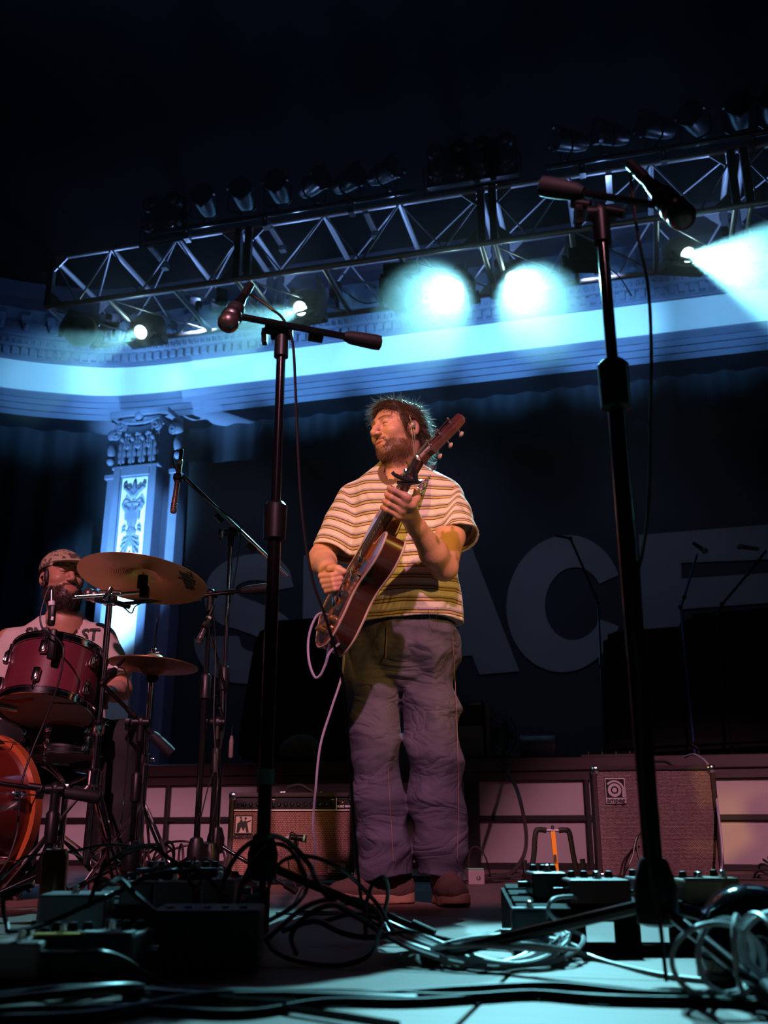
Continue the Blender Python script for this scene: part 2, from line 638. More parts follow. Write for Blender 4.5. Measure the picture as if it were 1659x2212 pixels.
def arc(cx, cy, rx, ry, a0, a1, n=20, sl=0.0):
    return [(cx + rx * math.cos(R_(a0 + (a1 - a0) * i / n)), cy - ry * math.sin(R_(a0 + (a1 - a0) * i / n)) + sl * rx * math.cos(R_(a0 + (a1 - a0) * i / n))) for i in range(n + 1)]
# S
def c2(pts): return [(p.x, p.y) for p in crom([(x, y, 0) for x, y in pts], 5)]
s_in = c2([(598, 1272), (575, 1256), (545, 1253), (520, 1260), (508, 1273), (520, 1288), (560, 1303), (610, 1326), (640, 1362), (640, 1410), (610, 1452), (560, 1474), (500, 1474), (450, 1452), (424, 1412), (418, 1378)])
s_out = c2([(516, 1376), (524, 1398), (548, 1408), (566, 1396), (560, 1378), (520, 1362), (472, 1345), (446, 1315), (443, 1275), (460, 1235), (500, 1207), (550, 1197), (598, 1205), (626, 1232)])
letter('letter_s', [([(634, 1268), (600, 1274)] + s_in + [(470, 1374), (512, 1374)] + s_out, [])])
# P
letter('letter_p', [([(656, 1200), (770, 1188)] + arc(770, 1272, 88, 84, 80, -80, 14) + [(760, 1358), (728, 1360), (726, 1458), (652, 1464)], [[(728, 1245), (765, 1242)] + arc(765, 1272, 24, 28, 70, -70, 8) + [(728, 1303)]])])
# A
letter('letter_a', [([(905, 1180), (1000, 1170), (1020, 1185), (1122, 1450), (1036, 1457), (1020, 1416), (892, 1426), (880, 1462), (806, 1466)], [[(955, 1260), (990, 1360), (918, 1366)]])])
# C: ring with a flat cut mouth
outer = arc(1220, 1304, 126, 148, 22, 338, 40, -.06)
inner = arc(1240, 1304, 63, 79, 332, 30, 26, -.06)
letter('letter_c', [(outer + inner, [])])
# E
letter('letter_e', [([(1380, 1156), (1720, 1128), (1720, 1206), (1472, 1216), (1472, 1250), (1690, 1236), (1690, 1300), (1474, 1316), (1476, 1344), (1730, 1322), (1730, 1398), (1392, 1424)], [])])

# ------------------------------------------------------------------ pilaster
pc = onS(289, 1010, -.32)
pil = thing('pilaster', 'ornate blue lit pilaster with scrolled capital and carved white panel', 'pilaster', S(pc.x, -.10, 0), -ANG)
zc0 = onS(289, 1003, -.35).z
ztop = 5.25
Wp = .58
def pbox(name, c, s, m, bev=.006):
    return MB().box(c, s, bevel=bev).build(name, m, pil, smooth=False)
# shaft with a recessed panel
pbox('shaft', (0, .02, zc0 / 2), (Wp, .34, zc0), PLASTER)
fw_ = .095
for sx in (-1, 1):
    pbox('panel_frame', (sx * (Wp / 2 - fw_ / 2), -.165, zc0 / 2), (fw_, .05, zc0), PLASTER, .012)
pbox('panel_frame', (0, -.165, zc0 - .06), (Wp - 2 * fw_, .05, .12), PLASTER, .012)
for sx in (-1, 1):
    pbox('panel_bead', (sx * (Wp / 2 - fw_ - .012), -.158, zc0 / 2 - .06), (.022, .03, zc0 - .12), PLASTER)
pbox('panel_bead', (0, -.158, zc0 - .13), (Wp - 2 * fw_, .03, .022), PLASTER)
pbox('panel', (0, -.152, zc0 / 2 - .06), (Wp - 2 * fw_ - .02, .012, zc0 - .14), PLASTERW, .002)
for sx in (-1, 1):
    pbox('side_shaft', (sx * (Wp / 2 + .10), .14, zc0 / 2), (.20, .25, zc0), PLASTER)
    pbox('side_moulding', (sx * (Wp / 2 + .11), .13, zc0 - .03), (.24, .28, .06), PLASTER)
pbox('astragal', (0, .01, zc0 + .005), (Wp + .06, .40, .05), PLASTER, .015)
# capital
ch = ztop - zc0 - .03
pbox('capital_bell', (0, .02, zc0 + .02 + ch / 2), (Wp - .04, .33, ch), PLASTER)
pbox('abacus', (0, .0, ztop - .04), (Wp + .22, .44, .08), PLASTER, .015)
pbox('capital_band', (0, -.16, zc0 + ch * .60), (Wp - .1, .06, .04), PLASTER, .012)
def spiral(cx, cz, r, sgn, y):
    pts = []
    for i in range(40):
        t = i / 39
        a = t * 4.6 * PI
        rr = r * (1 - t * .82)
        pts.append((cx + sgn * rr * math.cos(a), y - .03 * t, cz + rr * math.sin(a)))
    return pts
for sx in (-1, 1):
    mb = MB().tube(spiral(sx * (Wp / 2 - .05), zc0 + ch * .74, .085, sx, -.17), .016, 8)
    mb.ball((sx * (Wp / 2 - .05), -.17, zc0 + ch * .74), (.08, .03, .08), 12)
    mb.build('volute', PLASTER, pil)
    mb = MB().tube([(x * .8 + sx * .10, y2, z) for x, y2, z in spiral(sx * (Wp / 2 + .08), zc0 + ch * .72, .08, sx, -.02)], .018, 8)
    mb.ball((sx * (Wp / 2 + .165), -.01, zc0 + ch * .72), (.07, .05, .075), 12)
    mb.ball((sx * (Wp / 2 + .165), .0, zc0 + ch * .45), (.055, .06, .12), 12)
    mb.ball((sx * (Wp / 2 + .17), .0, zc0 + ch * .25), (.05, .05, .06), 12)
    mb.build('corner_scroll', PLASTER, pil)
# acanthus leaf
F_ = Field((-.08, -.07, -.02), (.08, .06, .26), .006)
F_.ell((0, 0, .11), (.05, .022, .12), .01)
for sx in (-1, 1):
    for zz, ww in ((.04, .035), (.10, .045), (.16, .04)):
        F_.ell((sx * ww, -.006, zz), (.022, .018, .034), .012)
F_.ell((0, -.035, .215), (.034, .03, .024), .012)
F_.cap((0, -.022, .01), (0, -.03, .18), .007, .006, .006)
v, q = F_.nets()
leaf = np_mesh(v, q)
for i in range(4):
    o = mk('acanthus_leaf', leaf, PLASTER, pil); o.location = ((i - 1.5) * .137, -.16, zc0 + .03); o.scale = (.85, 1, .9 * ch * .55 / .22)
for i in range(3):
    o = mk('acanthus_leaf', leaf, PLASTER, pil); o.location = ((i - 1) * .15, -.165, zc0 + .03 + ch * .30); o.scale = (.6, .9, .5 * ch * .55 / .22)
o = mk('capital_rosette', MB().ball((0, -.2, ztop - .09), (.06, .04, .055), 10).mesh(), PLASTER, pil)
mb = MB().tube([(-.28, -.18, zc0 + ch * .86), (-.1, -.19, zc0 + ch * .80), (0, -.2, zc0 + ch * .79), (.1, -.19, zc0 + ch * .80), (.28, -.18, zc0 + ch * .86)], .022, 8)
mb.build('capital_garland', PLASTER, pil)
# carved ornament of the panel
hz = zc0 - .17
F_ = Field((-.2, -.04, -1.25), (.2, .03, .03), .0055)
def sym(pts, rad, k=.012):
    for sx in (-1, 1):
        F_.chain([(sx * x, yy, z) for x, yy, z in pts], rad, k)
def symell(c, r, k=.012, rot=0):
    for sx in (-1, 1):
        M = np.array(Matrix.Rotation(sx * R_(rot), 3, 'Y'))
        F_.ell((sx * c[0], c[1], c[2]), r, k, 'add', M)
F_.ell((0, 0, -.07), (.03, .022, .075), .01)
F_.ell((0, 0, -.16), (.055, .024, .09), .02)
sym([(.02, 0, -.20), (.07, 0, -.14), (.12, 0, -.10), (.135, 0, -.06), (.115, -.005, -.035)], [.03, .03, .026, .018, .012])
sym([(.03, 0, -.13), (.065, -.005, -.09), (.085, -.008, -.085)], [.02, .016, .01])
F_.ell((0, -.004, -.30), (.06, .022, .03), .012)
sym([(.05, 0, -.40), (.10, 0, -.36), (.125, 0, -.31), (.10, -.004, -.255), (.065, 0, -.265), (.065, -.006, -.30), (.088, -.01, -.315)], [.02, .03, .028, .024, .018, .014, .010])
F_.ell((0, 0, -.47), (.075, .024, .17), .02)
sym([(.08, 0, -.36), (.085, 0, -.5)], [.03, .018])
F_.cap((0, -.02, -.33), (0, -.02, -.62), .012, .008, .006)
symell((.045, -.004, -.49), (.018, .022, .12), .008, 4)
symell((.10, 0, -.60), (.035, .02, .022), .012, 25)
symell((.105, 0, -.645), (.035, .02, .02), .012, 40)
F_.ell((0, 0, -.66), (.07, .024, .06), .02)
for i, (a, L) in enumerate(((62, .10), (48, .13), (33, .16), (18, .18))):
    base = (.012 + .006 * i, 0, -.72 - .035 * i)
    dx, dz = math.sin(R_(a)), -math.cos(R_(a))
    sym([base, (base[0] + dx * L * .55, -.004, base[2] + dz * L * .62), (base[0] + dx * L * .9, -.006, base[2] + dz * L), (base[0] + dx * L * .98, -.008, base[2] + dz * L * .88)], [.012, .018, .020, .014], .008)
F_.ell((0, 0, -.98), (.022, .02, .09), .01)
F_.ell((0, 0, -.74), (.022, .022, .12), .012)
symell((.05, 0, -1.04), (.03, .018, .05), .01, 30)
v, q = F_.nets()
o = mk('carved_ornament', np_mesh(v, q), PLASTER, pil); o.location = (0, -.158, hz); o.scale = (1.0, 1, 1.0)

# ------------------------------------------------------------------ lighting truss
YF, YR = -3.24, -2.42          # front and rear chords in the stage frame
ZB = 4.95
ZA = onS(550, 489, YF).z
nodes_px = [(115, 567), (241, 541), (383, 518), (528, 491), (701, 465), (863, 432), (1050, 398), (1225, 372), (1405, 345), (1590, 320)]
NX = [onS(x, y, YF).x for x, y in nodes_px]
NX += [NX[-1] + .62, NX[-1] + 1.24, NX[-1] + 1.86]
TY = (YF + YR) / 2
truss = thing('lighting_truss', 'long aluminium box truss hung across the stage above the riser', 'truss', S(0, TY, ZB), -ANG)
hy = (YR - YF) / 2
HA = ZA - ZB
x0, x1 = NX[0], NX[-1]
def tb(name, a, b_, r, n=10, m=ALU):
    return MB().tube([a, b_], r, n).build(name, m, truss)
for (yy, zz) in ((-hy, HA), (-hy, 0), (hy, 0), (hy, HA)):
    tb('chord', (x0 - .03, yy, zz), (x1, yy, zz), .027)
doubles = {3, 6, 9}
for i, x in enumerate(NX):
    for xx in ((x - .06, x + .06) if i in doubles else (x,)):
        for zz in (0, HA):
            tb('cross_tube', (xx, -hy, zz), (xx, hy, zz), .024)
    if i in doubles or i == 0:
        for yy in (-hy, hy):
            for xx in ((x - .05, x + .05) if i else (x,)):
                MB().bar((xx, yy, 0), (xx, yy, HA), .06, .05).build('end_post', mat('dark_aluminium', (.06, .065, .08), .5, .4), truss)
        for yy in (-hy, hy):
            for s_ in ((-1, 1) if i else (1,)):
                xx = x + s_ * (.09 if i else .03)
                MB().prism([(xx, HA - .02), (xx + s_ * .13, HA - .02), (xx, HA - .15)], yy - .006, yy + .006, M_xz).build('gusset_plate', ALU, truss)
                MB().prism([(xx, .02), (xx + s_ * .13, .02), (xx, .15)], yy - .006, yy + .006, M_xz).build('gusset_plate', ALU, truss)
    if i + 1 < len(NX):
        x2 = NX[i + 1]; xm = (x + x2) / 2
        for yy in (-hy, hy):
            tb('brace', (x, yy, HA), (xm, yy, 0), .008, 6)
            tb('brace', (xm, yy, 0), (x2, yy, HA), .010, 6)
        tb('brace', (x, -hy, 0), (x2, hy, 0), .008, 6)
        tb('brace', (x, hy, HA), (x2, -hy, HA), .007, 6)
for px in (325, 585, 790, 1313):
    p = onS(px, 400, YF)
    x = onS(px, 560 - px * .15, YF).x
    mb = MB().box((x, -hy + .16, HA - .03), (.05, .3, .03)); mb.box((x, -hy + .32, HA - .05), (.06, .06, .07))
    mb.build('hanging_bracket', STEEL, truss)

# pipes carrying the par lamps
def pipe(pa, pb, label):
    a = onS(*pa, YF - .08); c = onS(*pb, YF - .08)
    zz = (a.z + c.z) / 2
    t = thing('lamp_pipe', label, 'pipe', S((a.x + c.x) / 2, YF - .08, zz), -ANG)
    L = (c.x - a.x) / 2
    MB().tube([(-L, 0, 0), (L, 0, 0)], .024, 12).build('tube', BLACKM, t)
    for k in (-.72, -.1, .55):
        mb = MB().box((L * k, .02, -.06), (.05, .07, .13)); mb.cyl((L * k, -.04, -.05), (L * k, .08, -.05), .012)
        mb.build('clamp', STEEL, t)
    return zz
pz1 = pipe((330, 507), (892, 410), 'dark steel pipe under the six par lamps on the truss')
pz2 = pipe((1180, 362), (1760, 268), 'dark steel pipe under the par lamps near the far truss end')

LENS = mat('dark_lamp_glass', (.03, .028, .03), .12, .0, spec=1.0)
PARM = mat('par_can_metal', (.05, .05, .055), .3, .8)
def par_proto():
    t = thing('par_lamp', 'x', 'stage light')
    M = Matrix.Rotation(PI / 2, 4, 'X')          # lathe axis -> -y
    MB().lathe([(.03, -.2), (.06, -.19), (.085, -.12), (.095, -.02), (.1, .1)], 24, M, caps=False).build('can', PARM, t)
    MB().lathe([(.094, .085), (.11, .085), (.11, .105), (.094, .105)], 24, M).build('front_ring', PARM, t)
    MB().lathe([(.001, .06), (.05, .055), (.092, .04)], 24, M).build('lens', LENS, t)
    for k in range(4):
        a = PI / 2 * k
        MB().box((.11 * math.cos(a), -.1, .11 * math.sin(a)), (.03, .03, .03)).build('clip', PARM, t)
    yk = MB()
    yk.tube([(.125, 0, 0), (.125, 0, -.16), (.10, 0, -.19), (-.10, 0, -.19), (-.125, 0, -.16), (-.125, 0, 0)], .010, 6)
    yk.cyl((0, 0, -.19), (0, 0, -.26), .014, 8)
    yk.build('yoke', PARM, t)
    return t
PP = par_proto()
pars = [(442, 434, 8, -5), (524, 420, 10, 0), (600, 405, 5, 4), (681, 394, 55, 6), (757, 386, 60, 0), (836, 368, 62, 5),
        (1222, 302, -62, 0), (1310, 288, -60, 4), (1410, 272, -58, -4), (1500, 258, -25, 0), (1598, 240, -10, 0), (1672, 228, -6, 0)]
for i, (px, py, yaw, tilt) in enumerate(pars):
    o = PP if i == 0 else copy_tree(PP)
    p = onS(px, py, YF - .08)
    zz = (pz1 if px < 1000 else pz2)
    p.z = onS(px, py, YF - .08).z
    o.location = S(p.x, YF - .08, p.z)
    o.rotation_euler = (0, 0, -ANG + R_(yaw))
    ORD = ('first', 'second', 'third', 'fourth', 'fifth', 'sixth')
    lab = 'black par lamp, %s along its pipe from the %s bulb blinder light' % (ORD[i % 6], 'four' if i < 6 else 'eight')
    o['label'] = lab
    o['group'] = 'par lamps on the truss pipes'

def blinder(px, py, nx, nz, sp, rr, label):
    p = onS(px, py, YF - .1)
    t = thing('blinder_light', label, 'stage light', S(p.x, YF - .1, p.z), -ANG)
    for i in range(nx):
        for k in range(nz):
            x, z = (i - (nx - 1) / 2) * sp, (k - (nz - 1) / 2) * sp
            M = Matrix.Translation((x, 0, z)) @ Matrix.Rotation(PI / 2, 4, 'X')
            MB().lathe([(rr * 1.02, -.06), (rr * 1.08, .03), (rr, .03), (rr * .6, -.02), (rr * .2, -.04), (.002, -.045)], 20, M, caps=False).build('bowl', PARM, t)
            MB().ball((x, -.01, z), rr * .9, 12).build('bulb', mat('blinder_glass', (.09, .06, .055), .12, .6), t)
    MB().box((0, .09, 0), (nx * sp, .06, nz * sp), bevel=.01).build('housing', BLACK, t)
    MB().tube([(nx * sp / 2 + .02, .05, 0), (nx * sp / 2 + .02, .05, -nz * sp / 2 - .08), (-nx * sp / 2 - .02, .05, -nz * sp / 2 - .08), (-nx * sp / 2 - .02, .05, 0)], .012, 6).build('bracket', BLACKM, t)
    return t
blinder(350, 460, 2, 2, .21, .082, 'four bulb blinder light standing on the end of the truss')
blinder(1016, 338, 4, 2, .20, .068, 'eight bulb dark blinder light over the middle of the truss')

# ------------------------------------------------------------------ moving heads
CY_LENS = emit('cyan_lens_glow', (.62, 1.0, 1.0), 30.0)
HEADM = mat('moving_head_plastic', (.018, .018, .022), .45)
def moving_head(lens_px, yl, target, label, lit=True, size=1.0, power=0, cone=40, col=CYAN, group='moving heads under the truss', blend=.25):
    p = onS(*lens_px, yl)
    lw = S(p.x, p.y, p.z)
    d = (Vector(target) - lw).normalized()
    Lh = .17 * size
    c = lw - d * Lh                                  # centre of the head
    base = Vector((c.x, c.y, ZB - .03))
    t = thing('moving_head_light', label, 'stage light', c, 0, group)
    rot = d.to_track_quat('Z', 'Y').to_matrix().to_4x4()
    s = size
    MB().lathe([(.02, -.18 * s), (.10 * s, -.17 * s), (.145 * s, -.10 * s), (.155 * s, 0), (.14 * s, .10 * s), (.10 * s, .15 * s), (.07 * s, .168 * s), (.062 * s, .16 * s)], 24, rot, caps=False).build('head', HEADM, t)
    MB().lathe([(.0005, .165 * s), (.03 * s, .163 * s), (.06 * s, .156 * s)], 24, rot).build('lens', CY_LENS if lit else LENS, t)
    zt = ZB - .03 - c.z
    side = Vector((d.y, -d.x, 0)).normalized() if abs(d.z) < .98 else Vector((1, 0, 0))
    ang = math.atan2(side.y, side.x)
    Rz = Matrix.Rotation(ang, 4, 'Z')
    for sx in (-1, 1):
        MB().prism([(-.05, -.09), (.05, -.09), (.07, zt - .12), (-.07, zt - .12)], sx * .17 * s - .018, sx * .17 * s + .018, Rz @ Matrix(((0, 0, 1, 0), (1, 0, 0, 0), (0, 1, 0, 0), (0, 0, 0, 1)))).build('yoke_arm', HEADM, t)
    MB().box((0, 0, zt - .10), (.36 * s, .16, .05), Rz.to_3x3(), .01).build('yoke_bridge', HEADM, t)
    MB().box((0, 0, zt - .04), (.30 * s, .24 * s, .09), Rz.to_3x3(), .012).build('base', HEADM, t)
    if lit:
        spot('beam_lamp', lw + d * .03, target, col, power, cone, blend, .04)
    return t
moving_head((302, 718), -2.75, (-4.0, 3.0, .5), 'lit moving head nearest the truss end by the pilaster', True, 1.05, 500, 22)
mh2 = moving_head((647, 667), -2.75, (-3.2, 2.0, .0), 'lit moving head with a pale curved side plate behind the vocal microphone', True, 1.05, 900, 20)
moving_head((985, 623), -2.75, (-1.1, 1.0, 0), 'lit moving head throwing a wide cyan beam past the guitarist', True, 1.0, 2000, 26)
moving_head((1108, 602), -2.75, (.90, 1.2, 0), 'lit moving head throwing its cyan beam straight down at the stage front', True, 1.0, 3200, 20, blend=.12)
moving_head((1488, 551), -2.75, (3.2, .6, 0), 'lit cyan moving head beyond the tall vocal microphone', True, 1.0, 4200, 24)
moving_head((165, 720), -2.9, (-3.6, 9.5, 5.2), 'unlit moving head hanging at the very end of the truss', False, 1.0)
moving_head((870, 650), -2.9, (.6, 12, 5.6), 'unlit moving head hanging between the lit cyan ones', False, 1.0)
moving_head((1258, 575), -2.9, (1.4, 7.0, 1.0), 'unlit moving head hanging straight down behind the tall boom stand', False, 1.0)
c2_ = [(p_.x, p_.z) for p_ in (onS(x_, y_, -2.8) for x_, y_ in ((686, 596), (697, 612), (703, 640), (700, 668), (688, 690), (684, 680), (690, 655), (691, 630), (686, 608)))]
me_ = MB().prism(c2_, -2.86, -2.74, M_xz).mesh(False); me_.transform(Matrix.Translation(-mh2.location) @ S_M)
mk('side_plate', me_, mat('pale_blue_plastic', (.55, .60, .70), .5), mh2)
# truss flood lamps; all but the pilaster one are added to light the wall
def flood(x, y, z, target, label, power, cone, col=BLUE, blend=.6):
    loc = S(x, y, z)
    t = thing('flood_light', label, 'stage light', loc, 0, 'wall wash floods on the truss')
    d = (S(*target) - loc).normalized()
    rot = d.to_track_quat('Z', 'Y').to_matrix()
    MB().box(-d * .08, (.11, .15, .09), rot, .012).build('housing', HEADM, t)
    MB().box(d * -.03, (.09, .12, .01), rot).build('lens', LENS, t)
    MB().bar(d * -.08, (0, 0, ZB - z), .03, .012).build('hanger', BLACKM, t)
    spot('wall_wash', loc + d * .03, S(*target), col, power, cone, blend, .1)
flood(onS(473, 655, -2.9).x, -2.9, onS(473, 655, -2.9).z, (pc.x + .1, -.3, 3.62), 'small dark flood lamp hung beside the lit head by the pilaster', 900, 24, (.20, .58, 1.0))
# unseen uplight added behind the drummer to brighten the pilaster from below
ul = S(pc.x - .35, -1.75, .30)
t = thing('added_uplight', 'unseen uplight added on the floor at the foot of the pilaster', 'stage light', (ul.x, ul.y, 0))
MB().box((0, 0, .03), (.26, .2, .06), None, .01).build('base', HEADM, t)
du_ = (S(pc.x - .05, -.3, 3.35) - ul).normalized()
MB().lathe([(.05, -.16), (.09, -.12), (.10, .0), (.09, .01)], 20, Matrix.Translation((0, 0, .22)) @ frame_to(du_).to_4x4()).build('lamp_housing', HEADM, t)
for s_ in (-1, 1): MB().box((s_ * .12, 0, .14), (.015, .05, .2)).build('yoke_arm', HEADM, t)
spot('added_uplight_lamp', ul + du_ * .06, S(pc.x - .05, -.3, 3.35), (.20, .58, 1.0), 6000, 27, 1.0, .06)
for i in range(9):  # added floods that brighten the frieze
    x = -4.6 + 1.2 * i
    flood(x if x > x0 + .15 else x0 + .15 + .12 * i, -2.5, 5.13, (x, 0, 5.72), 'small flood lamp added inside the truss to light the frieze', 760 if x > x0 else 1000, 37, BLUE, .8)
for x, tx in ((-1.2, -1.9), (.9, .6), (2.6, 3.0)):  # added floods that brighten the banner
    flood(x, -2.62, 5.1, (tx, -.28, 2.4), 'small flood lamp added inside the truss to light the banner', 110, 70, (.5, .6, 1.0), .9)
# made-up toner lamps, added inside the truss to light its tubes
for i in range(7):
    x = x0 + .4 + i * .95
    loc = S(x, -2.83, 5.02)
    t = thing('added_toner', 'tiny added blue lamp lying inside the truss', 'stage light', loc, 0, 'toner lamps added inside the truss')
    MB().lathe([(.03, -.05), (.035, .0), (.03, .012)], 12).build('housing', HEADM, t)
    MB().lathe([(.001, .006), (.028, .004)], 12).build('lens', LENS, t)
    spot('added_toner_lamp', loc + Vector((0, 0, .02)), loc + Vector((0, 0, 1)), (.25, .45, 1.0), 15, 165, .3, .03)
# sagging wires between the lower truss tubes
for i, (pa, pm_, pb) in enumerate((((560, 640), (600, 668), (700, 652)), ((740, 628), (790, 655), (850, 640)), ((1270, 560), (1330, 590), (1365, 640)), ((255, 700), (300, 668), (340, 655)))):
    pts = [S(*onS(*q_, -2.8)) for q_ in (pa, pm_, pb)]
    o = MB().tube(crom(pts, 8), .006, 5).build('truss_wire', CABLE)
    tag(o, 'thin black wire sagging between the lower tubes of the truss', 'wire', 'wires sagging from the truss')

# ------------------------------------------------------------------ haze
hm = bpy.data.materials.new('stage_haze')
hm.use_nodes = True
n_ = hm.node_tree
n_.nodes.clear()
out = n_.nodes.new('ShaderNodeOutputMaterial')
vs_ = n_.nodes.new('ShaderNodeVolumeScatter')
vs_.inputs['Color'].default_value = (.9, .95, 1, 1)
vs_.inputs['Density'].default_value = .05
vs_.inputs['Anisotropy'].default_value = .6
n_.links.new(vs_.outputs[0], out.inputs['Volume'])
hz_ = MB().box((.4, -2.45, 4.72), (11.6, 3.6, 3.96)).build('stage_haze', hm, smooth=False)
hz_.matrix_world = S_M
tag(hz_, 'thin stage haze drifting around the truss lights', 'haze', kind='stuff')

# ------------------------------------------------------------------ riser
RY = -3.16
ZR = onS(1000, 1640, RY).z
riser = thing('stage_riser', 'long low stage riser with pale skirt panels in a dark frame', 'riser', S(0, RY, 0), -ANG)
RAIL = mat('riser_dark_rail', (.055, .03, .032), .45)
SKIRT = mat('riser_pale_panel', (.62, .56, .58), .7, 0, .06, 3)
def rx(px, py=1760): return onS(px, py, RY).x
xl, xr = rx(150) - .3, rx(1659) + 1.6
MB().box(((xl + xr) / 2, 1.2, ZR - .045), (xr - xl, 2.42, .09), bevel=.008).build('deck', RAIL, riser, smooth=False)
MB().box(((xl + xr) / 2, .03, ZR - .125), (xr - xl, .05, .055)).build('upper_rail', RAIL, riser, smooth=False)
DARKF = mat('riser_black_frame', (.012, .010, .011), .5)
posts = [rx(205), rx(357), rx(556), rx(770), rx(1019), rx(1271), rx(1500), rx(1740), rx(1990)]
for i, x in enumerate(posts):
    w_ = .10 if i in (0, 4, 7) else .032
    MB().box((x, .03, (ZR - .15) / 2), (w_, .05, ZR - .15), bevel=.004).build('post', DARKF, riser, smooth=False)
zm = onS(1150, 1767, RY).z
MB().box(((xl + xr) / 2, .034, zm), (xr - xl, .045, .036)).build('middle_rail', DARKF, riser, smooth=False)
MB().box(((xl + xr) / 2, .034, .02), (xr - xl, .045, .035)).build('lower_rail', DARKF, riser, smooth=False)
ed = [xl] + posts + [xr]
for i in range(len(ed) - 1):
    for z0_, z1_ in ((.04, zm - .018), (zm + .018, ZR - .155)):
        MB().box(((ed[i] + ed[i + 1]) / 2, .055, (z0_ + z1_) / 2), (ed[i + 1] - ed[i] - .03, .012, z1_ - z0_), bevel=.002).build('skirt_panel', SKIRT, riser, smooth=False)

# ------------------------------------------------------------------ amplifier and cabinet
def grille_mat(name, c1, c2, c3, sx, sz, rough=.6):
    m = mat(name, c1, rough)
    nt, ns, lk, b = nodes_of(m)
    tc = ns.new('ShaderNodeTexCoord')
    mp = ns.new('ShaderNodeMapping'); mp.inputs['Rotation'].default_value = (PI / 2, 0, 0)
    br = ns.new('ShaderNodeTexBrick')
    br.inputs['Scale'].default_value = 1.0
    br.inputs['Brick Width'].default_value = sx
    br.inputs['Row Height'].default_value = sz
    br.inputs['Mortar Size'].default_value = sz * .18
    br.inputs['Color1'].default_value = (*c1, 1)
    br.inputs['Color2'].default_value = (*c2, 1)
    br.inputs['Mortar'].default_value = (*c3, 1)
    lk.new(tc.outputs['Object'], mp.inputs[0]); lk.new(mp.outputs[0], br.inputs['Vector'])
    lk.new(br.outputs['Color'], b.inputs['Base Color'])
    bp = ns.new('ShaderNodeBump'); bp.inputs['Strength'].default_value = .4; bp.inputs['Distance'].default_value = .004
    lk.new(br.outputs['Fac'], bp.inputs['Height']); lk.new(bp.outputs[0], b.inputs['Normal'])
    return m
GR1 = grille_mat('amp_wicker_grille', (.34, .16, .12), (.24, .10, .08), (.06, .03, .028), .0125, .0085)
GR2 = grille_mat('cab_sparkle_grille', (.30, .20, .18), (.16, .10, .09), (.05, .03, .03), .011, .0055)
M_front = Matrix(((1, 0, 0, 0), (0, 0, 1, 0), (0, 1, 0, 0), (0, 0, 0, 1)))
def M_txt(x, y, z):   # text lying in the xz plane facing -y
    return Matrix.Translation((x, y, z)) @ Matrix.Rotation(PI / 2, 4, 'X')
def cab_common(t, w_, h_, d_, zb, front_in=.012):
    th = .022
    mb = MB()
    MB().box((0, d_ / 2, zb + h_ / 2), (w_ - .002, d_ - .05, h_ - .002), bevel=.012).build('cabinet', TOLEX, t, smooth=False)
    for (c, s) in (((0, .02, zb + th / 2), (w_, .06, th)), ((0, .02, zb + h_ - th / 2), (w_, .06, th)), ((-w_ / 2 + th / 2, .02, zb + h_ / 2), (th, .06, h_)), ((w_ / 2 - th / 2, .02, zb + h_ / 2), (th, .06, h_))):
        MB().box(c, s, bevel=.006).build('front_edge', TOLEX, t, smooth=False)
    for sx in (-1, 1):
        for zz in (zb + .018, zb + h_ - .018):
            MB().box((sx * (w_ / 2 - .016), .012, zz), (.040, .05, .042), bevel=.012).build('corner_cap', CHROME, t)
        for yy in (.05, d_ - .06):
            MB().lathe([(.018, 0), (.015, zb), ], 10, Matrix.Translation((sx * (w_ / 2 - .05), yy, 0))).build('foot', RUBBER, t)

AY = 4.93
a0, a1 = at(486, 1905, AY), at(766, 1905, AY)
AW = a1.x - a0.x
ZAT = at(625, 1712, AY).z
amp = thing('combo_amplifier', 'combo guitar amplifier with brown wicker grille and black knob panel', 'amplifier', ((a0.x + a1.x) / 2, AY, 0), R_(-3))
zb = .02
AH = ZAT - zb
cab_common(amp, AW, AH, .26, zb)
pan_h = AH * .135
zp = zb + AH - .026 - pan_h / 2
MB().box((0, .012, zp), (AW - .05, .02, pan_h), bevel=.002).build('control_panel', BLACK, amp, smooth=False)
MB().box((0, .006, zp - pan_h / 2 - .002), (AW - .05, .02, .005)).build('panel_strip', WHITE, amp, smooth=False)
gz0, gz1 = zb + .024, zp - pan_h / 2 - .006
MB().box((0, .016, (gz0 + gz1) / 2), (AW - .048, .02, gz1 - gz0)).build('grille', GR1, amp, smooth=False)
kn = MB().lathe([(.0105, 0), (.0105, .004), (.008, .006), (.007, .016), (.0055, .017)], 14, Matrix.Rotation(PI / 2, 4, 'X')).mesh()
kc = MB().lathe([(.006, .0165), (.005, .0185), (.001, .019)], 12, Matrix.Rotation(PI / 2, 4, 'X')).mesh()
for px in (520, 534, 549, 565, 597, 612, 626, 640, 656, 670, 688, 703):
    x = (px - 625.5) / 280 * AW
    o = mk('knob', kn, BLACK, amp); o.location = (x, .002, zp)
    c = mk('knob_cap', kc, CHROME, o)
for px in (504, 512):
    MB().lathe([(.007, 0), (.007, .006), (.004, .006), (.004, .002)], 12, Matrix.Translation(((px - 625.5) / 280 * AW, .002, zp)) @ Matrix.Rotation(PI / 2, 4, 'X')).build('input_jack', CHROME, amp)
for px in (584, 716):
    MB().box(((px - 625.5) / 280 * AW, 0, zp), (.012, .012, .026), bevel=.002).build('rocker_switch', BLACK, amp)
    MB().box(((px - 625.5) / 280 * AW, .001, zp + .020), (.014, .002, .003)).build('switch_mark', WHITE, amp)
text('panel_lettering', 'MUSIC MAN', WHITE, amp, M_txt(AW * .41, .0012, zp - .012), .0135, bold=.0006)
